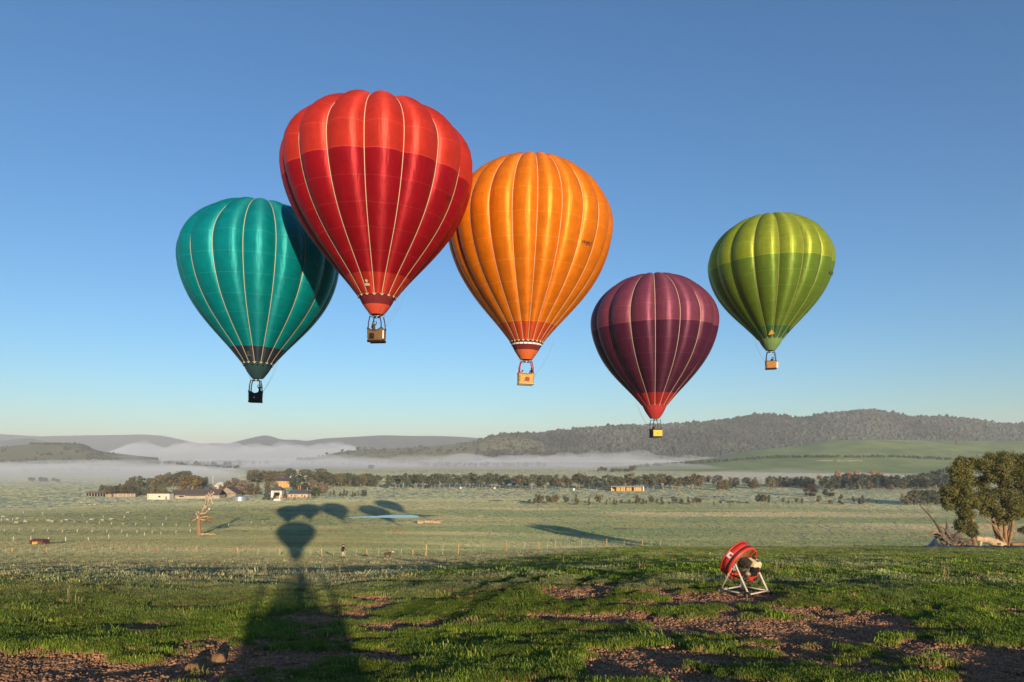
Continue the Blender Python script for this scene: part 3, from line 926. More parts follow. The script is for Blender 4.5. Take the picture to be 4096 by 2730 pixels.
def profile(R, top, mouth, n=240):
    r = np.concatenate([PROF[:, 0], PROFL[1:, 0]]) * R
    z = np.concatenate([PROF[:, 1] * top, PROFL[1:, 1] * mouth])
    k = np.concatenate([[0], np.cumsum(np.hypot(np.diff(r), np.diff(z)))])
    s = np.linspace(0, k[-1], n)
    r = np.interp(s, k, r); z = np.interp(s, k, z)
    for _ in range(3):
        w = 6
        rp = np.concatenate([-r[1:w + 1][::-1], r, 2 * r[-1] - r[-w - 1:-1][::-1]]); zp = np.concatenate([z[1:w + 1][::-1], z, 2 * z[-1] - z[-w - 1:-1][::-1]])
        ker = np.ones(2 * w + 1) / (2 * w + 1)
        r = np.convolve(rp, ker, 'valid'); z = np.convolve(zp, ker, 'valid')
    r[0] = 0
    return s / s[-1], np.maximum(r, 0), z

def balloon(name, label, spec, simple=False):
    N = spec['gores']; bul = spec.get('bulge', 0.15)
    R = spec['R'] / (1 + bul * 2 * PI / N * 0.80); D = spec['D']; rows = spec.get('rows', 12)
    zeq = CZ + (HOR - spec['eq']) * D / F
    # crown height so that the top of the outline lands where the photo has it
    lo, hi = 0.3 * R, 1.1 * R
    if 'top' in spec:
        for _ in range(40):
            m = 0.5 * (lo + hi)
            s, r, z = profile(R, m, 1.4 * R)
            py = (HOR - F * (zeq + z - CZ) / (D - r * 1.03)).min()
            if py > spec['top']: lo = m
            else: hi = m
        top = 0.5 * (lo + hi)
    else:
        top = 0.74 * R
    if 'mouth' in spec:
        mouth = zeq - (CZ + (HOR - spec['mouth']) * (D - 0.205 * R) / F)
        zbot = CZ + (HOR - spec['bottom']) * D / F
        zrim = CZ + (HOR - spec['rim']) * D / F
        zbase = CZ + (HOR - spec['base']) * D / F
    else:
        mouth = spec['mouth_m']; zbot = zeq - spec['bot_m']; zrim = zeq - spec['rim_m']; zbase = zeq - spec['base_m']
    S, PR, PZ = profile(R, top, mouth)
    x0 = (spec['x'] - CX) * D / F if 'x' in spec else spec['wx']
    root = thing(name, label, 'balloon', (x0, D, zbase))
    root.rotation_euler = (0, spec.get('tilt', 0.0), 0)
    ze = zeq - zbase                       # equator in local space
    phase = math.radians(spec['phase'])
    dg = 2 * PI / N
    drds = np.gradient(PR, S); dzds = np.gradient(PZ, S)
    def surf(s, g, u):
        """s 0..1 crown..mouth, gore g, u -1..1 across; +u is to the viewer's right"""
        s = np.asarray(s, float)
        r = np.interp(s, S, PR); z = np.interp(s, S, PZ)
        a = np.interp(s, S, drds); c = np.interp(s, S, dzds)
        nrm = np.hypot(a, c) + 1e-9
        nr, nz = -c / nrm, a / nrm
        ang = phase + (g + 0.5) * dg + u * dg / 2
        wdt = 2 * PI * r / N
        amp = bul * wdt * (0.70 + 0.30 * sstep(0.80, 0.35, s)) * (1 - np.abs(u) ** 2.3) * sstep(0.0, 0.10, s)
        rr = r + nr * amp; zz = z + nz * amp
        return np.stack([rr * np.sin(ang), -rr * np.cos(ang), ze + zz], -1)
    rows_s = np.linspace(0.012, 1.0, rows + 1) if not simple else np.array([0.0, 1.0])
    nu, nv = (6, 3) if not simple else (4, 40)
    e = 1e-3
    bands = spec['bands']                  # list of (s_end, material)
    for g in range(N):
        for k in range(len(rows_s) - 1):
            s0, s1 = rows_s[k], rows_s[k + 1]
            u = np.linspace(-1, 1, nu + 1); v = np.linspace(0, 1, nv + 1)
            UU, VV = np.meshgrid(u, v)
            SS = s0 + (s1 - s0) * VV
            Pp = surf(SS, g, UU).reshape(-1, 3)
            du = (surf(SS, g, np.clip(UU + e, -1, 1)) - surf(SS, g, np.clip(UU - e, -1, 1))).reshape(-1, 3)
            dv = (surf(np.clip(SS + e, 0, 1), g, UU) - surf(np.clip(SS - e, 0, 1), g, UU)).reshape(-1, 3)
            nn = np.cross(dv, du); nn /= np.linalg.norm(nn, axis=1)[:, None] + 1e-12
            fs = [(j * (nu + 1) + i, (j + 1) * (nu + 1) + i, (j + 1) * (nu + 1) + i + 1, j * (nu + 1) + i + 1) for j in range(nv) for i in range(nu)]
            me = bpy.data.meshes.new('panel')
            me.from_pydata(Pp.tolist(), [], fs)
            sm = (s0 + s1) / 2
            mt = [m for (se, m) in bands if sm <= se][0]
            me.materials.append(mt)
            uvl = me.uv_layers.new(name='UVMap')
            idx = np.zeros(len(me.loops), np.int32); me.loops.foreach_get('vertex_index', idx)
            uvv = np.stack([(UU.ravel()[idx] + 1) / 2, 1 - VV.ravel()[idx]], 1)
            uvl.data.foreach_set('uv', uvv.astype(np.float32).ravel())
            me.polygons.foreach_set('use_smooth', [True] * len(fs))
            me.normals_split_custom_set_from_vertices(nn.tolist())
            link('gore' if simple else 'panel', me, root)
    # load tapes in the valleys between gores
    ts = np.linspace(0.03, 1.0, 44)
    tw = spec.get('tape', 0.032)
    if not simple:
        for g in range(N):
            P0 = surf(ts, g, -1.0); Pl = surf(ts, g, -1.0 + 0.05); Pr = surf(ts, g - 1, 1.0 - 0.05)
            cen = np.array([0, 0, ze])
            out = P0 - cen; out[:, 2] *= 0.3; out /= np.linalg.norm(out, axis=1)[:, None] + 1e-9
            side = np.stack([-out[:, 1], out[:, 0], out[:, 2] * 0], -1); side /= np.linalg.norm(side, axis=1)[:, None] + 1e-9
            mb = MB()
            lift = 0.05
            vs = np.concatenate([P0 + out * lift - side * tw, P0 + out * (lift + 0.03), P0 + out * lift + side * tw])
            n = len(ts)
            fs = [(i, i + 1, n + i + 1, n + i) for i in range(n - 1)] + [(n + i, n + i + 1, 2 * n + i + 1, 2 * n + i) for i in range(n - 1)]
            mb.add(vs, fs); mb.build('load_tape', spec.get('tapemat', M_tape), root, True)
    # crown ring
    s_, r_, z_ = S, PR, PZ
    ztop = ze + z_[0]
    # skirt below the mouth
    rm = PR[-1]; zm = ze + PZ[-1]; zb = zbot - zbase
    rb = spec.get('rb', 0.075) * R
    mats_sk = spec['skirt']
    seg = N * 4
    mb = MB()
    npf = 9
    front = spec.get('scoop', False)
    vs = []; fs = []
    for k in range(npf):
        t = k / (npf - 1)
        for i in range(seg):
            a = phase + 2 * PI * i / seg
            rr = lerp(rm * 0.995, rb, t) + 0.012 * R * math.sin(PI * t)
            rr *= 1 - 0.018 * abs(math.sin(a * N / 2 - phase * N / 2)) * (1 - t)
            drop = 0.0
            if front and k == 0:
                pass
            vs.append((rr * math.sin(a), -rr * math.cos(a), lerp(zm - 0.02, zb, t)))
    for k in range(npf - 1):
        for i in range(seg):
            i2 = (i + 1) % seg
            fs.append((k * seg + i, (k + 1) * seg + i, (k + 1) * seg + i2, k * seg + i2))
    skirt_bands = spec.get('skirt_split', 3)
    for (k0, k1, nm, mm) in [(0, skirt_bands, 'mouth_band', mats_sk[0]), (skirt_bands, npf - 1, 'skirt', mats_sk[1])]:
        mb = MB()
        mb.add(vs[k0 * seg:(k1 + 1) * seg], fs[:(k1 - k0) * seg])
        mb.build(nm, mm, root, True)
    # scalloped tape at the mouth
    pts = []
    for i in range(seg * 2 + 1):
        a = phase + 2 * PI * i / (seg * 2)
        sc = abs(math.sin((a - phase) * N / 2)) ** 0.7
        pts.append(((rm + 0.035) * math.sin(a), -(rm + 0.035) * math.cos(a), zm - 0.22 * (1 - sc) * spec.get('scal', 1.0) + 0.03))
    if not simple:
        mb = MB(); mb.tube(pts, 0.045, 5, False); mb.build('mouth_tape', M_tape, root, True)
    if spec.get('white_band'):
        for i in range(N):
            mb = MB(); vs2 = []
            for k in range(7):
                a = phase + (i + 0.06 + 0.88 * k / 6) * dg
                rr = lerp(rm * 0.995, rb, 0.18) + 0.012 * R * math.sin(PI * 0.18) + 0.04
                for zz in (-0.10, 0.10):
                    vs2.append((rr * math.sin(a), -rr * math.cos(a), lerp(zm, zb, 0.18) + zz))
            mb.add(vs2, [(2 * k, 2 * k + 2, 2 * k + 3, 2 * k + 1) for k in range(6)])
            mb.build('white_stripe', M_white_cloth, root, True)
    if spec.get('vents'):
        for i in range(N):
            a = phase + (i + 0.5) * dg
            rr = lerp(rm * 0.995, rb, 0.2) + 0.012 * R * math.sin(PI * 0.2) + 0.0
            mb = MB(); mb.blob((rr * math.sin(a), -rr * math.cos(a), lerp(zm, zb, 0.2)), (0.10, 0.10, 0.10), 1, 1, 0)
            mb.build('vent', spec['vents'], root, True)
    # burner frame, burners, uprights and flying wires
    W, Dp = spec['basket'][:2]
    zr = zrim - zbase
    zf = zb - 0.12 * (zb - zr) - 0.05
    byaw = math.radians(spec.get('byaw', 0.0))
    Rz = Matrix.Rotation(byaw, 3, 'Z')
    bx = spec.get('bx', 0.0)
    def B(x, y, z): return Rz @ Vector((x, y, z)) + Vector((bx, 0, 0))
    fw = spec.get('frame', 0.62) * W
    mb = MB()
    cr = [B(-fw / 2, -fw / 2, zf), B(fw / 2, -fw / 2, zf), B(fw / 2, fw / 2, zf), B(-fw / 2, fw / 2, zf)]
    for i in range(4):
        mb.tube([cr[i], cr[(i + 1) % 4]], 0.03, 6)
    mb.tube([B(-fw / 2, 0, zf), B(fw / 2, 0, zf)], 0.03, 6)
    mb.build('burner_frame', M_steel, root, True)
    for s in (-1, 1):
        p = B(0.20 * s, 0, zf)
        mb = MB(); mb.lathe([(0.01, -0.12), (0.10, -0.10), (0.10, 0.06), (0.13, 0.08), (0.15, 0.34), (0.14, 0.36), (0.12, 0.30), (0.03, 0.10)], 12, Matrix.Translation(p))
        bo = mb.build('burner', M_darksteel, root, True)
        mb = MB()
        for q in range(4):
            mb.lathe([(0.135 + 0.003, 0.10 + q * 0.055), (0.155, 0.115 + q * 0.055), (0.138, 0.13 + q * 0.055)], 12, Matrix.Translation(p))
        mb.build('burner_coil', M_brass, bo, True)
    ups = spec['upright']
    for i, (sx, sy) in enumerate(((-1, -1), (1, -1), (1, 1), (-1, 1))):
        mb = MB(); mb.tube([B(sx * W * 0.42, sy * Dp * 0.40, zr - 0.06), B(sx * W * 0.40, sy * Dp * 0.38, lerp(zr, zf, 0.5)), cr[i]], spec.get('upr', 0.05), 7)
        mb.build('upright', ups, root, True)
        mb = MB()
        a = math.atan2(sx, -sy)
        for da in (-0.3, 0.0, 0.3):
            mb.tube([cr[i], (rm * math.sin(a + da), -rm * math.cos(a + da), zm)], 0.006, 4)
        mb.build('flying_wires', M_steel, root)
    # basket: curved walls with a dipped rim, padded rim, floor and skids
    bm_ = spec['wicker']; dip = spec.get('dip', 0.2)
    out = []; rc = 0.16 * W; n = 8
    hx, hy = W / 2, Dp / 2
    for (cx_, cy_, a0) in ((hx - rc, hy - rc, 0), (-hx + rc, hy - rc, 90), (-hx + rc, -hy + rc, 180), (hx - rc, -hy + rc, 270)):
        nx = len(out)
        for k in range(n + 1):
            a = math.radians(a0 + 90 * k / n)
            out.append((cx_ + rc * math.cos(a), cy_ + rc * math.sin(a)))
    ring = []
    for i, p in enumerate(out):
        q = out[(i + 1) % len(out)]
        m = 1 if math.hypot(q[0] - p[0], q[1] - p[1]) < 0.3 else 8
        for k in range(m):
            ring.append((p[0] + (q[0] - p[0]) * k / m, p[1] + (q[1] - p[1]) * k / m))
    def rimz(x, y):
        if abs(y) > hy - 0.02: return zr - dip * (1 - (abs(x) / (hx - rc * 0.5)) ** 2 if abs(x) < hx - rc * 0.5 else 0)
        if abs(x) > hx - 0.02: return zr - dip * 0.6 * (1 - (y / (hy - rc * 0.5)) ** 2 if abs(y) < hy - rc * 0.5 else 0)
        return zr
    nR_ = len(ring); vs = []; fs = []
    lev = 7
    for k in range(lev):
        t = k / (lev - 1)
        for (x, y) in ring:
            fl = 1.0 - 0.05 * (1 - t)
            vs.append(B(x * fl, y * fl, lerp(0.10, rimz(x, y), t)))
    for k in range(lev):
        t = k / (lev - 1)
        for (x, y) in ring:
            fl = (1.0 - 0.05 * (1 - t)) * 0.955
            vs.append(B(x * fl, y * fl, lerp(0.10, rimz(x, y), t)))
    for k in range(lev - 1):
        for i in range(nR_):
            i2 = (i + 1) % nR_
            fs.append((k * nR_ + i, k * nR_ + i2, (k + 1) * nR_ + i2, (k + 1) * nR_ + i))
            o_ = lev * nR_
            fs.append((o_ + k * nR_ + i, o_ + (k + 1) * nR_ + i, o_ + (k + 1) * nR_ + i2, o_ + k * nR_ + i2))
    mb = MB(); mb.add(vs, fs); bk = mb.build('basket', bm_, root, True)
    mb = MB(); mb.tube([B(x * 0.98, y * 0.98, rimz(x, y)) for (x, y) in ring + ring[:1]], 0.055, 6, False); mb.build('rim', spec['rim_mat'], bk, True)
    mb = MB(); c0 = B(0, 0, 0.09)
    mb.box(c0, (W * 0.93, Dp * 0.93, 0.05), byaw); mb.build('floor', M_leather_dk, bk)
    for s in (-1, 1):
        mb = MB(); mb.box(B(0, s * Dp * 0.3, 0.035), (W * 0.96, 0.10, 0.07), byaw); mb.build('skid', spec['skid'], bk)
    mb = MB()
    ring2 = [B(x * 0.965, y * 0.965, 0.16) for (x, y) in ring + ring[:1]]
    mb.tube(ring2, 0.06, 6, False); mb.build('hide_edge', spec['skid'], bk, True)
    for zz in (0.36, 0.66):
        if spec.get('straps'):
            mb = MB(); mb.tube([B(x * (1.0 - 0.05 * (1 - zz)) * 1.012, y * (1.0 - 0.05 * (1 - zz)) * 1.012, lerp(0.1, rimz(x, y), zz)) for (x, y) in ring + ring[:1]], 0.022, 5, False)
            mb.build('strap', spec['straps'], bk, True)
    # hanging lines
    for (side, off, z1f) in spec.get('lines', ()):
        p0 = B(side * W * 0.5, -Dp * 0.3, zr * 0.8)
        p2 = Vector((side * (0.28 + off) * R, -0.1 * R, zm + z1f * R))
        mid = (p0 + p2) / 2 + Vector((side * 0.16 * R * 0.25, 0, -0.03 * R))
        mb = MB(); mb.tube([p0 * (1 - t) ** 2 + 2 * t * (1 - t) * mid + p2 * t * t for t in [k_ / 13 for k_ in range(14)]], 0.014, 4, False)
        mb.build('control_line', M_rope, root)
    root['zr'] = zr
    def spot(s, px_ang, lift=0.06):
        """point and frame on the outside of the fabric: s along the gore, bearing from the viewer's side (degrees, right positive)"""
        a = math.radians(px_ang) - phase
        g = math.floor(a / dg); u = (a / dg - g) * 2 - 1
        p = surf(s, g, u); q1 = surf(s, g, min(u + 0.02, 1)) - surf(s, g, max(u - 0.02, -1)); q2 = surf(s - 0.004, g, u) - surf(s + 0.004, g, u)
        X = Vector(q1).normalized(); Z = X.cross(Vector(q2)).normalized(); Y = Z.cross(X)
        M = Matrix((X, Y, Z)).transposed().to_4x4(); M.translation = Vector(p) + Z * lift
        return M
    return root, spot

def text_part(root, M, body, size, matl, name='registration'):
    cu = bpy.data.curves.new(name, 'FONT'); cu.body = body; cu.size = size; cu.align_x = 'CENTER'; cu.align_y = 'CENTER'; cu.extrude = 0.005
    o = bpy.data.objects.new(name, cu); COL.objects.link(o)
    dg = bpy.context.evaluated_depsgraph_get()
    me = bpy.data.meshes.new_from_object(o.evaluated_get(dg)); bpy.data.objects.remove(o)
    me.materials.clear(); me.materials.append(matl)
    t = link(name, me, root); t.matrix_local = M
    return t

def emblem(root, M, size, matl):
    """a tree standing on a block"""
    mb = MB(); n = 28
    vs = [(0, 0.75 * size, 0)] + [((0.36 + 0.07 * math.cos(7 * a)) * size * math.cos(a), 0.75 * size + (0.36 + 0.07 * math.cos(7 * a)) * size * math.sin(a), 0) for a in np.linspace(0, 2 * PI, n, endpoint=False)]
    mb.add(vs, [(0, 1 + i, 1 + (i + 1) % n) for i in range(n)])
    mb.add([(-0.08 * size, 0.0, 0.004), (0.08 * size, 0.0, 0.004), (0.08 * size, 0.6 * size, 0.004), (-0.08 * size, 0.6 * size, 0.004)], [(0, 1, 2, 3)])
    mb.add([(-0.62 * size, -0.5 * size, 0), (0.62 * size, -0.5 * size, 0), (0.62 * size, 0.08 * size, 0), (-0.62 * size, 0.08 * size, 0)], [(0, 1, 2, 3)])
    o = mb.build('emblem', matl, root); o.matrix_local = M
    return o

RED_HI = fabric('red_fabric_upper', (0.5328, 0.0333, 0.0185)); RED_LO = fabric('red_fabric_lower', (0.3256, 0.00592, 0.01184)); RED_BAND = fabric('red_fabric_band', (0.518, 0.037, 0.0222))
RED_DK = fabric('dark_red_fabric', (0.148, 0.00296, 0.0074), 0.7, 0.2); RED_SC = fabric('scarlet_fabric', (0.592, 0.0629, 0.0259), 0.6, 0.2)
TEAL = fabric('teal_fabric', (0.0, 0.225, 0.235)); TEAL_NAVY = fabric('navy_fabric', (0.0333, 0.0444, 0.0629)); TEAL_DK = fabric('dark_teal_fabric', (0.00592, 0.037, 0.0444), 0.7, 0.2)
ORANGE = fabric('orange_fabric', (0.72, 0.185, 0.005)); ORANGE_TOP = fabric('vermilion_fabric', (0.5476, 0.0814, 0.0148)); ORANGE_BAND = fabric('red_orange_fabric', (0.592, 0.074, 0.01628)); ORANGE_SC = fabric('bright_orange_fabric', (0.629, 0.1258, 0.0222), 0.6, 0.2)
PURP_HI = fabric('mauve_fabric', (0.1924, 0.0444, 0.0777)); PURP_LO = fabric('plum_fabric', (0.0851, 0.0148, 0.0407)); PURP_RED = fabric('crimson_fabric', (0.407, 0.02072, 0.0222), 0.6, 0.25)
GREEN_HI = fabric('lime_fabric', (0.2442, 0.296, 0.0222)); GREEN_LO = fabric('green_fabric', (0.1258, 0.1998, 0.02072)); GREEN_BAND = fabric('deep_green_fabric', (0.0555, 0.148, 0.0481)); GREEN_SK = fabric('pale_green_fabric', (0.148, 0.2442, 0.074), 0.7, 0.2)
W_BROWN = wicker('brown_wicker', (0.20, 0.105, 0.04)); W_DARK = wicker('dark_wicker', (0.040, 0.028, 0.026)); W_GOLD = wicker('golden_wicker', (0.56, 0.35, 0.10)); W_ORANGE = wicker('tan_wicker', (0.44, 0.20, 0.055))
M_yellow = mat('yellow_canvas', (0.72, 0.46, 0.07), 0.8, 0.1, 6)
M_white = mat('white_paint', (0.75, 0.73, 0.68), 0.6)
M_ink = mat('black_print', (0.015, 0.015, 0.015), 0.8)

red, sp = balloon('hot_air_balloon', 'huge red balloon, largest and highest of the five', dict(R=9.85, D=71.1, x=1506, tilt=math.radians(0.8), top=375, eq=655, mouth=1172, bottom=1260, rim=1316, base=1372, gores=16, phase=2.8, bulge=0.20,
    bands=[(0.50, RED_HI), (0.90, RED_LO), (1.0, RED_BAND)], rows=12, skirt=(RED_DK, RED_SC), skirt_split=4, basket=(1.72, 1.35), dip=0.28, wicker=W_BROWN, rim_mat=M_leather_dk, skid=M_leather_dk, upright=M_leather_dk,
    straps=M_rope, lines=((1, 0.06, 0.05), (1, 0.02, 0.10)), byaw=-12, upr=0.06))
emblem(red, sp(0.962, -10.5), 0.42, M_tape)
text_part(red, sp(0.60, 62), 'VH', 0.75, M_ink)
teal, sp = balloon('hot_air_balloon', 'teal balloon half shaded by the red balloon', dict(R=9.5, D=84.8, x=1028, tilt=math.radians(1.4), top=797, eq=1030, mouth=1446, bottom=1515, rim=1566, base=1612, gores=16, phase=8.4, bulge=0.19,
    bands=[(0.90, TEAL), (1.0, TEAL_NAVY)], rows=12, skirt=(TEAL_DK, TEAL_DK), skirt_split=3, vents=TEAL, basket=(1.58, 1.25), dip=0.30, wicker=W_DARK, rim_mat=M_leather_dk, skid=M_leather_dk, upright=M_leather_dk,
    lines=((1, 0.04, 0.02), (1, 0.02, 0.04)), byaw=8, bx=-0.2, upr=0.07))
emblem(teal, sp(0.962, -3), 0.42, mat('faded_print', (0.10, 0.085, 0.06), 0.8))
orange, sp = balloon('hot_air_balloon', 'orange balloon with vermilion crown partly behind the red one', dict(R=10.1, D=83.3, x=2102, top=613, eq=900, mouth=1358, bottom=1440, rim=1494, base=1542, gores=22, phase=3.5, bulge=0.19,
    bands=[(0.165, ORANGE_TOP), (0.905, ORANGE), (1.0, ORANGE_BAND)], rows=12, skirt=(RED_DK, ORANGE_SC), skirt_split=4, white_band=True, basket=(2.0, 1.4), dip=0.15, wicker=W_GOLD, rim_mat=M_leather_rd, skid=M_tape, upright=M_leather_rd,
    straps=M_brass, lines=((1, 0.05, 0.0),), byaw=6, tilt=math.radians(1.6), upr=0.07, tape=0.028))
text_part(orange, sp(0.585, 42), 'VHJRS', 0.55, M_ink)
purple, sp = balloon('hot_air_balloon', 'purple balloon low over the forested hill', dict(R=9.85, D=106.7, x=2620, tilt=math.radians(-0.7), top=1095, eq=1285, mouth=1618, bottom=1675, rim=1717, base=1752, gores=16, phase=12.2, bulge=0.20,
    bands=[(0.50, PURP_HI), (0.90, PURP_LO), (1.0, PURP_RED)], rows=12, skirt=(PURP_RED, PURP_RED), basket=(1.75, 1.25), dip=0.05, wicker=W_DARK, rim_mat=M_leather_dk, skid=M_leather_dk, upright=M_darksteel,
    lines=((-1, 0.06, 0.05), (-1, 0.02, 0.0)), byaw=18, bx=0.1, scal=0.1))
text_part(purple, sp(0.62, -52), 'VH', 1.0, M_ink)
green, sp = balloon('hot_air_balloon', 'lime green balloon, rightmost of the five', dict(R=9.5, D=108.3, x=3084, tilt=math.radians(-0.8), top=854, eq=1045, mouth=1350, bottom=1403, rim=1446, base=1479, gores=16, phase=10.2, bulge=0.18,
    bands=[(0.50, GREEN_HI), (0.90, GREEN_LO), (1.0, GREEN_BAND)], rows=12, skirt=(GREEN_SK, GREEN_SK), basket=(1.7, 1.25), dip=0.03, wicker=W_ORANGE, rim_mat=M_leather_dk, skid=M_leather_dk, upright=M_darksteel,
    lines=((-1, 0.08, 0.05), (-1, 0.03, 0.0)), byaw=-14, scal=0.1, tape=0.028, tapemat=mat('yellow_tape', (0.50, 0.42, 0.16), 0.7)))
text_part(green, sp(0.575, 57), 'VH-B', 0.8, M_ink)
M_flame = mat('amber_patch', (0.62, 0.34, 0.04), 0.7)
for (s_, a_, sz) in ((0.965, -18, 0.55), (0.952, 52, 0.5)):
    mb = MB(); mb.add([(-0.9 * sz, -0.6 * sz, 0), (0.9 * sz, -0.6 * sz, 0), (0.35 * sz, 0.55 * sz, 0), (0, 1.0 * sz, 0), (-0.4 * sz, 0.4 * sz, 0)], [(0, 1, 2, 3, 4)])
    o = mb.build('amber_patch', M_flame, green); o.matrix_local = sp(s_, a_)

def basket_part(root, name, c, s, matl, rz=0.0):
    mb = MB(); mb.box((0, 0, 0), s); o = mb.build(name, matl, root); o.location = c; o.rotation_euler = (0, 0, rz); return o
# bags, patches and panels carried by the baskets
basket_part(red, 'equipment_bag', (-0.35, -0.80, 0.62), (0.42, 0.2, 0.5), M_black, math.radians(-12))
basket_part(red, 'white_panel', (0.80, -0.62, 0.78), (0.16, 0.04, 0.85), M_white, math.radians(-12))
basket_part(teal, 'white_patch', (-0.12, -0.665, 0.62), (0.14, 0.03, 0.14), M_white, math.radians(8))
basket_part(orange, 'first_aid_bag', (0.22, -0.80, 0.72), (0.46, 0.16, 0.42), mat('faded_red_bag', (0.35, 0.06, 0.05), 0.8), math.radians(6))
basket_part(orange, 'step_hole', (-0.20, -0.685, 0.50), (0.14, 0.04, 0.12), M_ink, math.radians(6))
basket_part(purple, 'canvas_cover', (0.30, -0.70, 0.72), (1.55, 0.05, 0.95), M_yellow, math.radians(18))
basket_part(purple, 'step_hole', (0.31, -0.735, 0.70), (0.15, 0.03, 0.15), M_ink, math.radians(18))
basket_part(green, 'white_panel', (0.72, -0.66, 0.62), (0.32, 0.04, 0.85), M_white, math.radians(-14))

def aboard(root, meshes, label, dx, dy, dz, rz, scale=1.0):
    p = root.matrix_basis @ Vector((dx, dy, dz))
    return place_person(meshes, label, p, rz, scale)
aboard(red, PM_red, 'pilot in olive jacket standing in the brown basket of the red balloon', -0.28, 0.05, 0.50, PI)
aboard(teal, PM_teal, 'pilot in dark clothes with arms raised in the basket of the teal balloon', 0.32, 0.0, 0.48, PI)
aboard(orange, PM_or1, 'rider in dark olive jacket at the right side of the golden basket', 0.72, 0.1, 0.42, PI - 0.3)
aboard(orange, PM_or2, 'long-haired rider in white bending at the left of the golden basket', -0.42, 0.15, 0.12, PI * 0.5)
aboard(purple, PM_dark, 'pilot in black in the yellow basket of the purple balloon', -0.15, 0.1, 0.30, PI)
aboard(green, PM_dark, 'pilot in black in the tan basket of the green balloon', 0.22, 0.1, 0.22, PI)

# the photographers' own balloon, behind the camera: only its shadow is in the picture
own_p = Vector((0, 0, CZ)) - LD * 13.0
gz = float(hg(own_p.x, own_p.y))
zl = own_p.z
own, _ = balloon('hot_air_balloon', 'balloon standing behind the viewpoint, seen only as the nearest shadow', dict(R=9.2, D=own_p.y, wx=own_p.x, eq=HOR - (zl + 16.3 - CZ) * F / own_p.y, gores=16, phase=5, bulge=0.15,
    mouth_m=13.4, bot_m=15.9, rim_m=17.4, base_m=16.3 + zl - gz - 1.0, bands=[(1.0, TEAL)], skirt=(TEAL, TEAL), basket=(1.55, 1.4), dip=0.1, wicker=W_BROWN, rim_mat=M_leather_dk, skid=M_leather_dk, upright=M_leather_dk, frame=0.42, byaw=-17, upr=0.06), simple=True)
aboard(own, PM_dark, 'pilot in the middle of the basket behind the viewpoint, added to fill the shadow', 0.0, 0.2, 0.42, PI + 0.3, 1.05)  # three unseen riders added to fill the core of the nearest shadow
aboard(own, PM_or1, 'passenger on the left of the basket behind the viewpoint, added to fill the shadow', -0.42, 0.0, 0.22, PI + 0.3, 1.0)
aboard(own, PM_or2, 'passenger on the right of the basket behind the viewpoint, added to fill the shadow', 0.42, 0.0, 0.18, PI + 0.3, 1.0)
tr_ = thing('trailer', 'unseen flat trailer added under the basket behind the viewpoint for its shadow', 'trailer', (own_p.x, own_p.y, gz), math.radians(-17))  # unseen, added to make the shadow solid below the basket
mb = MB(); mb.box((0, 0, 0.93), (1.62, 1.9, 0.10)); mb.build('bed', M_darksteel, tr_)
for s in (-1, 1):
    mb = MB(); mb.lathe([(0.05, -0.09), (0.26, -0.09), (0.29, 0), (0.26, 0.09), (0.05, 0.09)], 16, Matrix.Translation((0.70 * s, 0, 0.28)) @ Matrix.Rotation(PI / 2, 4, 'Y')); mb.build('wheel', M_boot, tr_, True)
    mb = MB(); mb.box((0.78 * s, 0, 0.66), (0.06, 1.9, 0.46)); mb.build('side_board', M_darksteel, tr_)
mb = MB(); mb.box((0, 0, 0.60), (1.5, 0.06, 0.56)); mb.tube([(0, 0.9, 0.45), (0, 2.2, 0.40)], 0.05, 6); mb.build('drawbar', M_darksteel, tr_)

# ------------------------------------------------------------------ inflation fan
M_fanred = mat('red_paint', (0.62, 0.045, 0.025), 0.42, 0.12, 6, spec=0.5)
M_fanwhite = mat('chipped_white_paint', (0.66, 0.60, 0.48), 0.55, 0.25, 9, col2=(0.50, 0.42, 0.30))
M_tank = mat('cream_tank', (0.70, 0.56, 0.32), 0.4, 0.06, 5)
M_engine = mat('engine_black', (0.020, 0.019, 0.018), 0.45, 0.3, 9)
M_alu = mat('dull_aluminium', (0.30, 0.26, 0.19), 0.5, 0.3, 12, metal=0.5)
M_rubber = mat('tyre_rubber', (0.030, 0.027, 0.024), 0.85, 0.3, 14)
M_hub = mat('grey_hub', (0.22, 0.19, 0.16), 0.7)
M_copper = mat('rusty_wire', (0.36, 0.15, 0.05), 0.6)
M_wood = mat('blade_wood', (0.30, 0.10, 0.045), 0.6, 0.2, 6)
fd = 17.2
fx = (2976 - CX) * fd / F
fan = thing('inflation_fan', 'red petrol-driven inflation fan on a white wheeled frame', 'fan', (fx, fd, float(hg(fx, fd)) + 0.0), math.atan2(0.6, 0.8))
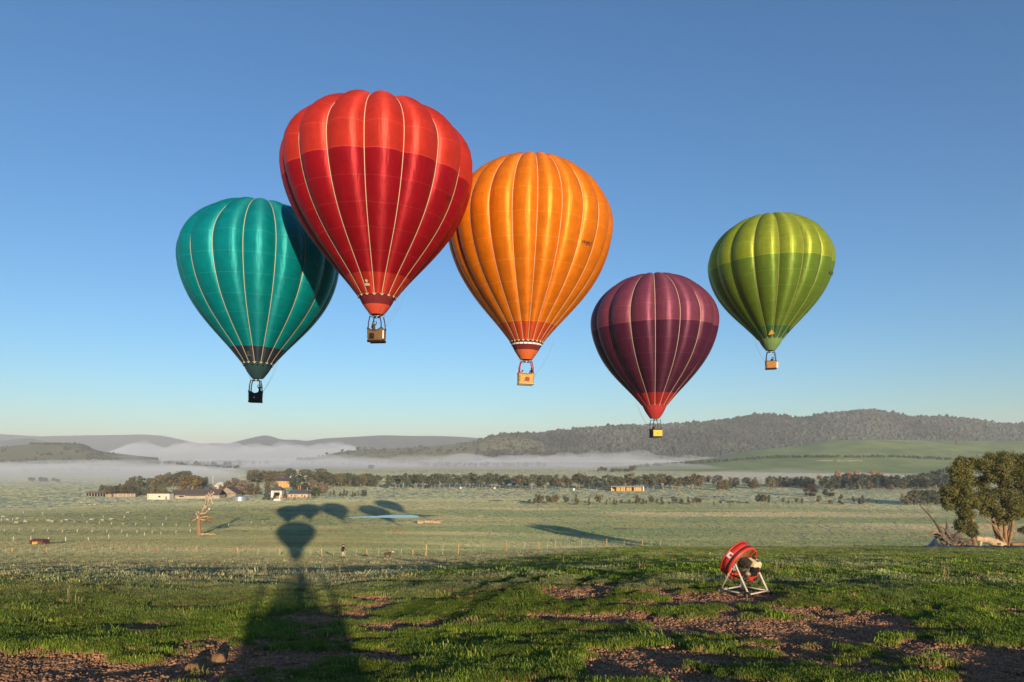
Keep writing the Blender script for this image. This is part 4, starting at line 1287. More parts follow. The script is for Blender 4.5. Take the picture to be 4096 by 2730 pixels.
for k_ in range(1):
    P_, T_ = 0.40, math.radians(29)            # pivot half width, tilt of the blower
    PZ_ = 0.76
    blow = Matrix.Translation((0, 0, PZ_)) @ Matrix.Rotation(T_, 4, 'X')      # local: axis along +Y, away from the engine
    toY = Matrix.Rotation(-PI / 2, 4, 'X')     # lathe axis Z -> Y
    def ring(name, y0, y1, r, th, m, parent, seg=40):
        mb = MB(); mb.lathe([(r, y0), (r + th, y0), (r + th * 1.1, (y0 + y1) / 2), (r + th, y1), (r, y1), (r - 0.004, (y0 + y1) / 2), (r, y0)], seg, blow @ toY)
        return mb.build(name, m, parent, True)
    duct = ring('duct', 0.10, 0.30, 0.465, 0.012, M_fanred, fan)
    ring('front_lip', 0.30, 0.33, 0.46, 0.03, M_fanred, duct)
    ring('rear_lip', 0.025, 0.105, 0.45, 0.035, M_fanred, duct)
    ring('rubber_seam', 0.107, 0.135, 0.475, 0.012, M_engine, duct)
    # guard grille of concentric wires
    mb = MB()
    for r in np.linspace(0.06, 0.445, 14):
        mb.tube([blow @ Vector((r * math.cos(a), 0.025 + 0.03 * (1 - r / 0.445), r * math.sin(a))) for a in np.linspace(0, 2 * PI, 33)], 0.0045, 4, False)
    for a in np.linspace(0, PI, 6, endpoint=False):
        mb.tube([blow @ Vector((r * math.cos(a), 0.023, r * math.sin(a))) for r in (-0.455, 0, 0.455)], 0.007, 4)
    mb.build('guard_grille', M_copper, fan)
    mb = MB()
    for a in (0.5, 0.5 + PI):
        d = Vector((math.cos(a), 0, math.sin(a))); n = Vector((-math.sin(a), 0, math.cos(a)))
        vs = []
        for r, w in ((0.05, 0.05), (0.2, 0.075), (0.38, 0.045), (0.42, 0.02)):
            vs += [blow @ (d * r + n * w + Vector((0, 0.18, 0))), blow @ (d * r - n * w + Vector((0, 0.23, 0)))]
        mb.add(vs, [(0, 1, 3, 2), (2, 3, 5, 4), (4, 5, 7, 6)])
    mb.build('propeller', M_wood, fan)
    mb = MB(); mb.lathe([(0.0, 0.36), (0.05, 0.34), (0.06, 0.2), (0.03, 0.05)], 12, blow @ toY); mb.build('hub', M_alu, fan, True)
    # decal on the duct
    mb = MB(); vs = []
    for k in range(5):
        a = math.radians(148 + k * 4.5)
        for y in (0.16, 0.285):
            vs.append(blow @ Vector((0.4825 * math.cos(a), y, 0.4825 * math.sin(a))))
    mb.add(vs, [(2 * k, 2 * k + 1, 2 * k + 3, 2 * k + 2) for k in range(4)]); mb.build('white_decal', M_white, duct)
    mb = MB(); vs = []
    for k in range(3):
        a = math.radians(152 + k * 3.5)
        for y in (0.16, 0.23):
            vs.append(blow @ Vector((0.4845 * math.cos(a), y, 0.4845 * math.sin(a))))
    mb.add(vs, [(2 * k, 2 * k + 1, 2 * k + 3, 2 * k + 2) for k in range(2)]); mb.build('decal_mark', mat('red_print', (0.45, 0.03, 0.03), 0.6), duct)
    # engine
    eng = link('engine', None, fan); eng.matrix_local = blow
    def epart(name, m, fn, smooth=False, bev=0.0):
        mb = MB(); fn(mb); o = mb.build(name, m, eng, smooth)
        if bev:
            bv = o.modifiers.new('bevel', 'BEVEL'); bv.width = bev; bv.segments = 2
        return o
    epart('crankcase', M_alu, lambda m: m.box((0, -0.10, -0.06), (0.24, 0.26, 0.26)), bev=0.03)
    epart('cylinder_fins', M_alu, lambda m: [m.box((-0.16, -0.08, -0.03 + 0.03 * k), (0.16, 0.20, 0.012)) for k in range(6)])
    epart('fuel_tank', M_tank, lambda m: m.box((0.10, -0.15, 0.16), (0.36, 0.34, 0.17), rx=0.0, taper=0.82), bev=0.045)
    epart('fuel_cap', M_engine, lambda m: m.lathe([(0.001, 0.03), (0.045, 0.03), (0.05, 0.0)], 14, Matrix.Translation((0.12, -0.10, 0.245))), True)
    epart('tank_badge', M_jeans, lambda m: m.box((0.14, -0.20, 0.247), (0.10, 0.07, 0.006)))
    epart('air_filter', M_engine, lambda m: m.box((0.02, -0.30, 0.02), (0.26, 0.14, 0.25), taper=0.85), bev=0.03)
    epart('muffler', mat('burnt_steel', (0.07, 0.055, 0.04), 0.6, 0.4, 9, metal=0.4), lambda m: m.box((-0.18, -0.10, 0.17), (0.26, 0.22, 0.17)), bev=0.03)
    epart('exhaust', M_engine, lambda m: m.tube([(-0.22, -0.21, 0.14), (-0.22, -0.27, 0.12)], 0.035, 10), True)
    epart('recoil_starter', M_alu, lambda m: m.lathe([(0.001, 0.09), (0.04, 0.09), (0.065, 0.06), (0.075, 0.0)], 16, Matrix.Translation((-0.15, -0.25, -0.06)) @ Matrix.Rotation(PI / 2, 4, 'X')), True)
    epart('red_cowl', M_fanred, lambda m: m.box((0.15, -0.22, -0.20), (0.26, 0.20, 0.18), ry=0.2), bev=0.03)
    epart('oil_filler', M_engine, lambda m: m.tube([(0.17, -0.33, -0.24), (0.20, -0.36, -0.20)], 0.03, 8), True)
    # cradle bars
    mb = MB()
    for x in (-0.20, 0.25):
        mb.tube([blow @ Vector((x, 0.12, -0.36)), blow @ Vector((x, -0.34, -0.22)), blow @ Vector((x, -0.30, -0.12))], 0.018, 6)
    mb.build('engine_cradle', M_engine, fan, True)
    mb = MB(); mb.tube([blow @ Vector((0.34, -0.22, 0.04)), blow @ Vector((0.30, -0.30, -0.20)), blow @ Vector((0.22, -0.20, -0.47))], 0.020, 7); mb.build('red_brace', M_fanred, fan, True)
    mb = MB(); mb.tube([blow @ Vector((-0.38, -0.02, -0.22)), blow @ Vector((0.05, -0.06, -0.27))], 0.028, 7); mb.build('red_tube', M_fanred, fan, True)
    mb = MB(); mb.tube([blow @ Vector((-0.10, -0.28, -0.06)), blow @ Vector((0.42, -0.26, -0.06))], 0.020, 7); mb.build('pivot_bar', M_engine, fan, True)
    # two A-frames
    HB = 0.40
    for s in (-1, 1):
        X = s * P_
        fr = link('a_frame', None, fan)
        mb = MB(); mb.tube([(X, -HB, 0.13), (X, -0.06, PZ_ - 0.02), (X, -0.03, PZ_ + 0.05), (X, 0.03, PZ_ + 0.05), (X, 0.06, PZ_ - 0.02), (X, HB, 0.13)], 0.024, 8); mb.build('leg_tube', M_fanwhite, fr, True)
        mb = MB(); mb.tube([(X, -HB + 0.03, 0.125), (X, HB - 0.03, 0.125)], 0.020, 8); mb.build('base_tube', M_fanwhite, fr, True)
        mb = MB(); mb.box((X, 0, PZ_ - 0.02), (0.022, 0.11, 0.16)); mb.build('pivot_plate', M_fanwhite, fr)
        mb = MB(); mb.tube([(X - 0.04 * s, 0, PZ_ - 0.01), (X + 0.05 * s, 0, PZ_ - 0.01)], 0.022, 8); mb.build('pivot_bolt', M_steel, fr, True)
        mb = MB(); mb.tube([(X + 0.02 * s, 0.10, PZ_ - 0.10), (X + 0.13 * s, 0.12, PZ_ - 0.16 + (0.30 if s > 0 else -0.06))], 0.014, 6); mb.build('red_handle', M_fanred, fr, True)
        for y in (-HB, HB):
            mb = MB(); Mw = Matrix.Translation((X + 0.05 * s, y, 0.098)) @ Matrix.Rotation(PI / 2, 4, 'Y')
            mb.lathe([(0.055, -0.03), (0.085, -0.034), (0.098, -0.02), (0.10, 0), (0.098, 0.02), (0.085, 0.034), (0.055, 0.03)], 24, Mw); w = mb.build('wheel', M_rubber, fr, True)
            mb = MB(); mb.lathe([(0.0, -0.028), (0.02, -0.03), (0.057, -0.02), (0.057, 0.02), (0.02, 0.03), (0.0, 0.028)], 16, Mw); mb.build('rim', M_hub, w, True)
    for y in (-HB + 0.02, ):
        mb = MB(); mb.tube([(-P_, y, 0.115), (P_, y, 0.115)], 0.020, 8); mb.build('cross_tube', M_fanwhite, fan, True)
    mb = MB(); mb.tube([(-P_, HB - 0.02, 0.115), (P_, HB - 0.02, 0.115)], 0.020, 8); mb.build('cross_tube', M_fanwhite, fan, True)
    for s in (-1, 1):
        mb = MB(); a = Vector((s * P_, 0.20 * -s, 0.44)); e = Vector((s * 0.05, -0.12, 0.32))
        for k in range(14):
            p = a.lerp(e, k / 13); p.z -= 0.10 * math.sin(PI * k / 13)
            q = a.lerp(e, (k + 0.8) / 13); q.z -= 0.10 * math.sin(PI * min(1, (k + 0.8) / 13))
            off = Vector((0.006, 0, 0)) if k % 2 else Vector((0, 0, 0.006))
            mb.tube([p + off, q + off], 0.006, 4); mb.tube([p - off, q - off], 0.006, 4)
        mb.build('chain', M_steel, fan)

# ------------------------------------------------------------------ trees
rng = np.random.default_rng(7)
def leaf_cloud(centers, radii, n, size, rg, droop=0.0, shell=0.55):
    """n small leaf quads spread through ellipsoidal clumps"""
    centers = np.asarray(centers, float); radii = np.asarray(radii, float)
    vol = radii.prod(1) ** (2 / 3); k = rg.choice(len(centers), n, p=vol / vol.sum())
    d = rg.normal(size=(n, 3)); d /= np.linalg.norm(d, axis=1)[:, None]
    rr = shell + (1 - shell) * rg.random(n) ** 0.7
    rr = np.where(rg.random(n) < 0.18, rg.random(n) * shell, rr) * (1 + 0.16 * rg.normal(size=n))
    c = centers[k] + d * radii[k] * rr[:, None]
    nrm = d * 0.75 + rg.normal(size=(n, 3)) * 0.55 + np.array((0, 0, 0.15)); nrm /= np.linalg.norm(nrm, axis=1)[:, None]
    t = np.cross(nrm, rg.normal(size=(n, 3))); t /= np.linalg.norm(t, axis=1)[:, None] + 1e-9
    if droop: t = t * (1 - droop) + np.array((0, 0, -1.0)) * droop; t /= np.linalg.norm(t, axis=1)[:, None]
    b = np.cross(nrm, t)
    s = size * rg.uniform(0.6, 1.35, n)[:, None]
    V = np.stack([c - t * s * 0.9 , c + b * s * 0.45, c + t * s * 0.9, c - b * s * 0.45], 1).reshape(-1, 3)
    Q = np.arange(4 * n).reshape(-1, 4)
    return V, Q

def limb(mb, p0, p1, r0, r1, rg, bend=0.12, n=5, seg=6):
    p0 = Vector(p0); p1 = Vector(p1); L = (p1 - p0).length
    pts = []
    off = Vector(rg.normal(size=3).tolist()) * bend * L
    for i in range(n + 1):
        t = i / n
        pts.append(p0.lerp(p1, t) + off * math.sin(PI * t) * 0.5 + Vector(rg.normal(size=3).tolist()) * 0.015 * L * (0 < i < n))
    mb.tube(pts, [lerp(r0, r1, i / n) for i in range(n + 1)], seg)
    return pts

M_gumbark = mat('gum_bark', (0.26, 0.20, 0.14), 0.9, 0.4, 2, 0.5, 8)
M_palebark = mat('pale_bark', (0.33, 0.27, 0.20), 0.9, 0.35, 1.5)
M_warmbark = mat('warm_bark', (0.30, 0.17, 0.085), 0.9, 0.35, 2.5, 0.6, 9)
M_leaf_gum = mat('gum_leaf', (0.098, 0.112, 0.070), 0.7, 0.35, 0.35, obj_var=0.22)
M_leaf_dk = mat('dark_leaf', (0.062, 0.080, 0.050), 0.7, 0.3, 0.35, obj_var=0.2)
M_leaf_olive = mat('olive_leaf', (0.15, 0.125, 0.06), 0.75, 0.3, 0.35, obj_var=0.22)
M_leaf_autumn = mat('autumn_leaf', (0.52, 0.24, 0.075), 0.8, 0.3, 0.4, obj_var=0.15)
M_leaf_yellow = mat('yellowing_leaf', (0.24, 0.165, 0.050), 0.8, 0.3, 0.4, obj_var=0.12)
M_leaf_bare = mat('bare_twigs', (0.20, 0.15, 0.11), 0.9, 0.3, 0.5, obj_var=0.2)
M_leaf_near = mat('near_gum_leaf', (0.185, 0.165, 0.038), 0.6, 0.4, 0.9, col2=(0.078, 0.084, 0.025))

def tree_proto(kind, seed):
    """unit-height tree: (trunk mesh, crown mesh)"""
    rg = np.random.default_rng(seed)
    mb = MB(); cs = []; rs = []
    if kind == 'gum':
        ns = rg.integers(1, 4)
        for s in range(ns):
            b0 = rg.normal(size=2) * 0.02
            top = Vector((rg.normal() * 0.10, rg.normal() * 0.10, rg.uniform(0.55, 0.75)))
            pts = limb(mb, (b0[0], b0[1], -0.01), top, 0.024, 0.011, rg, 0.10)
            for k in range(4):
                q = pts[rg.integers(2, 6)]
                e = q + Vector((rg.normal() * 0.14, rg.normal() * 0.14, rg.uniform(0.12, 0.30)))
                limb(mb, q, e, 0.010, 0.004, rg, 0.15, 3, 5)
                cs.append(e); rs.append(rg.uniform(0.09, 0.16, 3) * (1, 1, 0.85))
        for k in range(11):
            a = rg.uniform(0, 2 * PI); r = rg.uniform(0.05, 0.25)
            cs.append((r * math.cos(a), r * math.sin(a), rg.uniform(0.30, 0.88))); rs.append(rg.uniform(0.09, 0.17, 3) * (1, 1, 0.8))
        n, sz = 1000, 0.052
    elif kind == 'round':
        limb(mb, (0, 0, -0.01), (0.01, 0, 0.45), 0.035, 0.02, rg)
        for k in range(18):
            a = rg.uniform(0, 2 * PI); z = rg.uniform(0.16, 0.84); r = (0.33 * math.sqrt(max(0.05, 1 - ((z - 0.50) / 0.45) ** 2))) * rg.uniform(0.6, 1)
            cs.append((r * math.cos(a), r * math.sin(a), z)); rs.append(rg.uniform(0.11, 0.18, 3))
            limb(mb, (0, 0, 0.25), cs[-1], 0.012, 0.004, rg, 0.1, 3, 4)
        n, sz = 1000, 0.058
    elif kind == 'bush':
        for k in range(3):
            limb(mb, (rg.normal() * 0.02, rg.normal() * 0.02, -0.01), (rg.normal() * 0.1, rg.normal() * 0.1, 0.5), 0.016, 0.006, rg)
        for k in range(10):
            a = rg.uniform(0, 2 * PI); z = rg.uniform(0.12, 0.86); r = rg.uniform(0.02, 0.20) * (1.25 - z)
            cs.append((r * math.cos(a), r * math.sin(a), z)); rs.append(rg.uniform(0.09, 0.16, 3))
        n, sz = 560, 0.058
    elif kind == 'cone':
        limb(mb, (0, 0, -0.01), (0, 0, 0.95), 0.03, 0.004, rg, 0.02)
        for k in range(18):
            z = 0.08 + 0.87 * k / 17; r = 0.20 * (1 - z) + 0.02; a = k * 2.4
            cs.append((r * math.cos(a), r * math.sin(a), z)); rs.append(np.array((0.12, 0.12, 0.09)) * (1.25 - z))
        n, sz = 800, 0.05
    elif kind == 'poplar':
        limb(mb, (0, 0, -0.01), (0.01, 0, 0.8), 0.022, 0.006, rg, 0.03)
        for k in range(12):
            a = rg.uniform(0, 2 * PI); z = rg.uniform(0.18, 0.92); r = rg.uniform(0.01, 0.10)
            cs.append((r * math.cos(a), r * math.sin(a), z)); rs.append(np.array((0.08, 0.08, 0.10)) * rg.uniform(0.8, 1.2))
        n, sz = 650, 0.05
    V, Q = leaf_cloud(cs, rs, n, sz, rg)
    lo = V[:, 2] < 0.04
    V[lo, 2] = 0.04 + 0.02 * rg.random(lo.sum())
    k = 1.0 / V[:, 2].max()
    V *= (1.0, 1.0, k)
    return mb, V, Q

PROTO = {}
def proto(kind, i, leaf, bark):
    key = (kind, i, leaf.name, bark.name)
    if key not in PROTO:
        mb, V, Q = tree_proto(kind, 100 + i * 7 + len(kind) * 31)
        tm = mb.mesh('trunk', [bark], True)
        cm = mesh_np('crown', V, Q, leaf, False)
        PROTO[key] = (tm, cm)
    return PROTO[key]

def plant(name, label, loc, h, w, kind, leaf, bark, group=None, parts=True, i=None, rz=None):
    i = int(rng.integers(0, 5)) if i is None else i
    rz = float(rng.uniform(0, 2 * PI)) if rz is None else rz
    tm, cm = proto(kind, i, leaf, bark)
    r = thing(name, label, 'tree' if name.endswith('tree') else 'shrub', loc, rz, group)
    r.scale = (w, w, h)
    link('trunk', tm, r); link('crown', cm, r)
    return r

def belt(name, label, group, xs, py, hpx, kind, leaf, bark=None, wf=1.0, jit=2.5, wpx=None, surf=None):
    """a belt of separate trees: picture columns xs, foot row py, heights in picture pixels"""
    order = sorted(range(len(xs)), key=lambda q: xs[q])
    rank = {q: k + 1 for k, q in enumerate(order)}
    base = label
    for q, x in enumerate(xs):
        if len(xs) > 1:
            label = base + ', ' + (ordinal(rank[q]) if rank[q] > 1 else 'first') + ' from the left'
            if rank[q] == len(xs): label = base + ', the rightmost one'
        h = hpx[q] if hasattr(hpx, '__len__') else hpx * float(rng.uniform(0.78, 1.12))
        y = (py[q] if hasattr(py, '__len__') else py) + float(rng.uniform(-jit, jit))
        p = surf.at_pixel(x, y) if surf is not None else on_ground(x, y)
        hm = h * p.y / F
        lf = leaf[int(rng.integers(0, len(leaf)))] if isinstance(leaf, list) else leaf
        kd = kind[int(rng.integers(0, len(kind)))] if isinstance(kind, list) else kind
        wv = (wpx[q] * p.y / F / 0.75) if wpx is not None else hm * wf * float(rng.uniform(1.0, 1.45))
        plant(name, label, p, hm, wv, kd, lf, bark or M_gumbark, group)

def ordinal(n):
    w = ['', 'first', 'second', 'third', 'fourth', 'fifth', 'sixth', 'seventh', 'eighth', 'ninth', 'tenth', 'eleventh', 'twelfth']
    return w[n] if n < len(w) else '%d%s' % (n, 'th' if 10 < n % 100 < 14 else {1: 'st', 2: 'nd', 3: 'rd'}.get(n % 10, 'th'))

def spread(a, b, n, jit=0.35):
    st = (b - a) / max(n - 1, 1)
    return [a + st * k + float(rng.uniform(-jit, jit)) * st for k in range(n)]

# gum belts across the middle of the valley
belt('gum_tree', 'tall grey-green gum in the belt left of the hay shed', 'gum belt left of the hay shed', spread(1558, 2022, 26), 1955, 58, 'gum', [M_leaf_gum, M_leaf_dk, M_leaf_gum], M_palebark, 0.95)
belt('gum_tree', 'tall grey-green gum in the belt behind the hay shed', 'gum belt behind the hay shed', spread(2052, 2790, 40), 1960, 62, 'gum', [M_leaf_gum, M_leaf_gum, M_leaf_olive], M_palebark, 0.95)
belt('gum_tree', 'misty gum in the gap between the two tree belts', 'gums in the gap', [1508, 1524, 1555, 1570, 1478], 1934, [38, 32, 36, 34, 40], 'gum', M_leaf_gum)
belt('bushy_tree', 'olive bushy tree in the wood right of the farmhouse', 'wood right of the farmhouse', spread(1285, 1490, 24), 1946, 54, ['round', 'gum'], [M_leaf_olive, M_leaf_gum], None, 1.1)
belt('bushy_tree', 'grey tree in the wood behind the farmhouse', 'wood behind the farmhouse', spread(1000, 1310, 26), 1930, 48, ['round', 'gum'], [M_leaf_gum, M_leaf_olive, M_leaf_bare], None, 1.1, 4)
belt('gum_tree', 'tall thin gum rising from the fog behind the farmhouse', 'gums in the fog', spread(1165, 1290, 7), 1905, 30, 'gum', M_leaf_gum)
# farm on the left
belt('bushy_tree', 'olive tree left of the white shed', 'trees left of the white shed', spread(415, 660, 20), 1984, 46, ['round', 'bush'], [M_leaf_olive, M_leaf_gum], None, 1.25)
belt('bushy_tree', 'misty round tree behind the white shed', 'misty trees behind the shed', [520, 545, 575, 605, 640, 660, 690, 715, 735, 765, 790, 815], 1950, [46, 48, 40, 40, 46, 52, 60, 56, 68, 58, 48, 42], 'round', [M_leaf_gum, M_leaf_olive], None, 1.15)
belt('yellow_tree', 'broad yellowing tree behind the long shed', None, [764], 1966, [66], 'round', M_leaf_yellow, None, wpx=[98])
belt('bushy_tree', 'greyish bare-looking tree right of the long shed', 'trees right of the long shed', [835, 850, 900, 915, 930, 950, 968, 985, 1000, 1016], 1980, [36, 36, 50, 54, 58, 68, 60, 52, 46, 50], 'round', [M_leaf_bare, M_leaf_olive], None, 1.0)
belt('dark_conifer_tree', 'dark pointed tree left of the farmhouse', None, [1066], 2000, [68], 'cone', M_leaf_dk, None, wpx=[36])
belt('bushy_tree', 'dark shrubby tree in front of the white garage', None, [1096], 2002, [24], 'bush', M_leaf_dk, None, wpx=[30])
belt('bushy_tree', 'brown-green tree behind the white garage', None, [1086], 1976, [56], 'round', M_leaf_olive, None, wpx=[52])
belt('bushy_tree', 'dark narrow tree at the left wall of the farmhouse', None, [1141], 1995, [42], 'cone', M_leaf_dk, None, wpx=[20])
belt('bushy_tree', 'bright green tree at the right end of the farmhouse', None, [1266], 1991, [40], 'round', mat('fresh_leaf', (0.075, 0.115, 0.030), 0.7, 0.3, 0.4), None, wpx=[44])
belt('bushy_tree', 'big dark tree dotted with white birds behind the farmhouse', None, [1194], 1982, [84], 'round', M_leaf_dk, None, wpx=[72])
birdtree = on_ground(1194, 1982)
belt('bushy_tree', 'brown tree between the bird tree and the green tree', 'trees right of the bird tree', [1238, 1262, 1285, 1296], 1978, [62, 54, 50, 42], 'round', [M_leaf_bare, M_leaf_olive], None, 0.95)
belt('young_tree', 'young tree in the row right of the farmhouse', 'young trees right of the farmhouse', [1322, 1336, 1360, 1377, 1388, 1411, 1420, 1432, 1452, 1463], 1987, [22, 25, 18, 30, 24, 22, 17, 20, 26, 28], 'bush', [M_leaf_olive, M_leaf_dk], None, 0.9)
# shrub row in front of the cattle
X3 = lambda c: 2048 + c * 0.4352
row = [(160, 55), (205, 60), (250, 100), (270, 80), (335, 85), (350, 70), (405, 95), (490, 90), (505, 70), (590, 95), (605, 60), (710, 65), (790, 95), (800, 60), (870, 50), (935, 58), (960, 45), (1005, 52), (1080, 52), (1150, 95), (1165, 70), (1205, 60), (1235, 45), (1282, 80), (1332, 60), (1378, 72), (1445, 30), (1490, 75), (1560, 58), (1620, 70), (1668, 62), (1700, 72), (1725, 66), (1855, 38), (1915, 40), (2000, 24), (2160, 32), (2262, 98), (2285, 80), (2330, 98)]
belt('young_gum_tree', 'small gum in the straggling row along the paddock fence', 'row of small gums in front of the cattle', [X3(a) for a, _ in row], 2021, [k * 0.4352 * 1.05 for _, k in row], ['bush', 'gum'], [M_leaf_olive, M_leaf_olive, M_leaf_gum], None, 0.78, 1.0)
X4 = lambda c: 3072 + c * 0.4352
row = [(10, 92), (140, 62), (190, 42), (265, 62), (315, 62), (465, 88), (785, 72), (840, 60), (875, 90), (925, 60), (1000, 46)]
belt('young_gum_tree', 'small gum along the fence near the round dark tree', 'fence gums near the round dark tree', [X4(a) for a, _ in row], 2018, [k * 0.4352 for _, k in row], ['bush', 'gum'], [M_leaf_olive, M_leaf_gum], None, 0.75, 1.0)
belt('pine_tree', 'larger dark bushy tree in the fence row', None, [X4(664)], 2020, [44], 'bush', M_leaf_gum, None, wpx=[40])
belt('bushy_tree', 'low yellowish shrub beside the larger fence-row tree', None, [X4(572)], 2018, [20], 'bush', M_leaf_yellow, None, wpx=[32])
belt('spreading_tree', 'spreading brown tree standing alone in the pale field', None, [X4(385)], 1990, [58], 'round', mat('brown_leaf', (0.085, 0.060, 0.045), 0.8, 0.3, 0.4), None, wpx=[62])
belt('round_tree', 'small round dark green tree standing alone in the pale field', None, [X4(550)], 1991, [33], 'round', M_leaf_dk, None, wpx=[50])
# belts on the right
belt('bushy_tree', 'dark tree in the hazy belt below the green hill', 'hazy belt below the green hill', spread(3076, 3240, 10), 1950, 46, ['round', 'gum'], [M_leaf_dk, M_leaf_gum], None, 1.05)
belt('bushy_tree', 'grey-green tree in the long belt right of the poplars', 'long belt right of the poplars', spread(3300, 3830, 30), 1957, 56, ['round', 'gum'], [M_leaf_dk, M_leaf_gum], None, 1.0, 5)
belt('gum_tree', 'tallest domed gum in the right-hand belt', None, [3756], 1950, [80], 'gum', M_leaf_dk, None, wpx=[60])
belt('poplar_tree', 'orange autumn poplar in the row below the green hill', 'autumn poplars', [3346, 3356, 3392, 3402, 3420, 3432, 3448, 3462, 3480, 3492, 3506, 3518, 3530], 1938, [54, 50, 54, 52, 48, 56, 40, 44, 58, 54, 52, 50, 46], 'poplar', M_leaf_autumn, M_palebark, 0.85)
belt('poplar_tree', 'lone small orange tree left of the poplar row', None, [3277], 1922, [26], 'round', M_leaf_autumn, None, wpx=[18])
belt('bushy_tree', 'isolated tree in the pink field', 'trees in the pink field', [2880, 2895, 2922, 3020, 3026, 3080, 3410, 3480, 3560, 3610], 1962, [36, 46, 26, 24, 40, 50, 28, 34, 30, 34], 'round', [M_leaf_gum, M_leaf_olive], None, 0.95, 6)
belt('bushy_tree', 'hazy tree in the mist right of the gum belt', 'misty trees right of the gum belt', spread(2795, 3010, 12), 1948, 40, ['round', 'gum'], [M_leaf_gum, M_leaf_bare], None, 1.0, 8)
belt('bushy_tree', 'round brown-green tree in the clump behind the stump', 'clump behind the stump', [3620, 3650, 3672, 3700, 3728, 3752, 3775], 2022, [46, 60, 68, 64, 62, 68, 60], 'round', [M_leaf_olive, M_leaf_olive, M_leaf_gum], M_palebark, 1.0, 1.5)
belt('gum_tree', 'gum in the far belt beside the fog bank', 'far belt beside the fog', spread(1684, 2180, 30), 1869, 21, ['gum', 'round'], M_leaf_dk, None, 1.0, 1.5)
belt('bushy_tree', 'single round tree at the edge of the fog bank', None, [1484], 1880, [18], 'round', M_leaf_gum, None, wpx=[26])
belt('bushy_tree', 'tree in the dark belt left of the fog bank', 'dark belt left of the fog', spread(470, 950, 34), 1878, 16, ['round', 'gum'], M_leaf_dk, None, 1.3, 1.5)
belt('bushy_tree', 'orange-brown tree in the autumn belt on the left', 'autumn belt on the left', spread(90, 470, 24), 1888, 15, 'round', [M_leaf_yellow, M_leaf_autumn, M_leaf_gum, M_leaf_olive], None, 1.3, 2)
belt('bushy_tree', 'tree on the slope at the left edge', 'trees at the left edge', spread(0, 175, 16), 1862, 30, 'round', [M_leaf_gum, M_leaf_olive], None, 1.2, 14)
belt('bushy_tree', 'faint tree standing in the bluish ground fog', 'trees in the ground fog', [122, 135, 168, 180, 215, 232], 1928, [20, 16, 22, 20, 15, 14], 'round', M_leaf_gum, None, 1.1)
# hedges on the green hill
belt('hedge_tree', 'dark tree in the upper hedge on the green hill', 'upper hedge on the green hill', spread(X4(0), X4(1660), 46), list(np.interp(spread(0, 1660, 46, 0), [0, 250, 1200, 1660], [1834, 1832, 1832, 1842])), 13, 'round', [M_leaf_dk, M_leaf_gum], None, 1.3, 1.0, surf=R_green)
hx_ = spread(X3(1150), X3(2340), 34)
belt('hedge_tree', 'dark tree in the slanting hedge below the green hill', 'slanting hedge on the green hill', hx_, list(np.interp(hx_, [X3(1150), X3(2340)], [1872, 1836])), 14, 'round', [M_leaf_dk, M_leaf_gum, M_leaf_olive], None, 1.3, 1.0, surf=R_green)
belt('hedge_tree', 'grey tree at the lower left end of the slanting hedge', 'trees at the hedge end', [X3(k) for k in (800, 830, 860, 920, 940, 980, 1010, 1040, 1070, 1100, 1110)], 1888, [16, 20, 17, 16, 18, 16, 14, 15, 18, 20, 26], 'round', [M_leaf_olive, M_leaf_gum], None, 1.2)
# brown hills
mx_ = [1905, 1915, 1958, 1972]
belt('hill_tree', 'tree against the sky on the crest of the middle hill', 'trees on the middle crest', [1956, 1971, 1990], [1750, 1748, 1747], [12, 13, 9], 'round', M_leaf_gum, None, 1.2, 0.3, surf=R_mid)
belt('hill_tree', 'tree scattered on the slope of the middle hill', 'trees on the middle hill', list(rng.uniform(1300, 2080, 46)), list(rng.uniform(1788, 1822, 46)), 11, 'round', M_leaf_gum, None, 1.4, 0.5, surf=R_mid)
belt('hill_tree', 'tree along the wooded top of the left brown hill', 'trees on the left brown hill', spread(120, 345, 22), list(np.interp(spread(120, 345, 22, 0), [120, 300, 345], [1779, 1779, 1787])), 9, 'round', M_leaf_gum, None, 1.5, 0.6, surf=R_left)
belt('dead_hill_tree', 'pale dead tree casting a long shadow on the green hill', None, [X4(1735)], 1791, [32], 'gum', M_leaf_bare, M_palebark, 0.5, surf=R_green)

# ------------------------------------------------------------------ forest on the long hill, and on the mountains
def crown_piece(seed):
    mb = MB(); mb.blob((0, 0, 0.35), (0.5, 0.5, 0.55), seed, 1, 0.55, 1.6); mb.blob((0.28, 0.1, 0.15), (0.32, 0.32, 0.35), seed + 3, 1, 0.5, 1.6)
    return mb.mesh('crown_piece', [M_canopy], False)
M_canopy = tint_mat('forest_canopy', 0.9, 0.1, 0.35, 3.0)
pieces = [crown_piece(k) for k in range(4)]
X, Dd, Z, ti, px = R_forest.sample(24000, rng)
clear = (fbm(px / 90, ti / 5, 5, 3) > 0.42) & (ti < 16) & (px > 2500)
clear |= (px > 3545) & (px < 3720) & (ti > 37) | (px > 3470) & (px < 3570) & (ti > 33.5) & (ti < 35.5)
pine = ((np.abs(px - 3190 - (ti - 38) * -6) < 85) & (ti > 31)) | ((px > 3600) & (ti > 34.5))
k_ = ~clear
tin = np.where(pine[:, None], np.array((0.028, 0.045, 0.024)), np.array((0.066, 0.070, 0.058))) * (1 + 0.75 * fbm(X / 240, Dd / 200, 12, 5))[:, None] * rng.uniform(0.65, 1.35, len(X))[:, None]
sz = np.where(pine, 8.5, 10.0) * np.exp(rng.normal(size=len(X)) * 0.32)
tag(scatter('forest', np.stack([X, Dd, Z - 1], 1)[k_], np.stack([sz, sz, sz * np.where(pine, 1.3, 1.0)], 1)[k_], rng.uniform(0, 6.28, len(X))[k_], rng.integers(0, 4, len(X))[k_], pieces, tin[k_]),
    'grey-green forest covering the long hill on the right', kind='stuff')
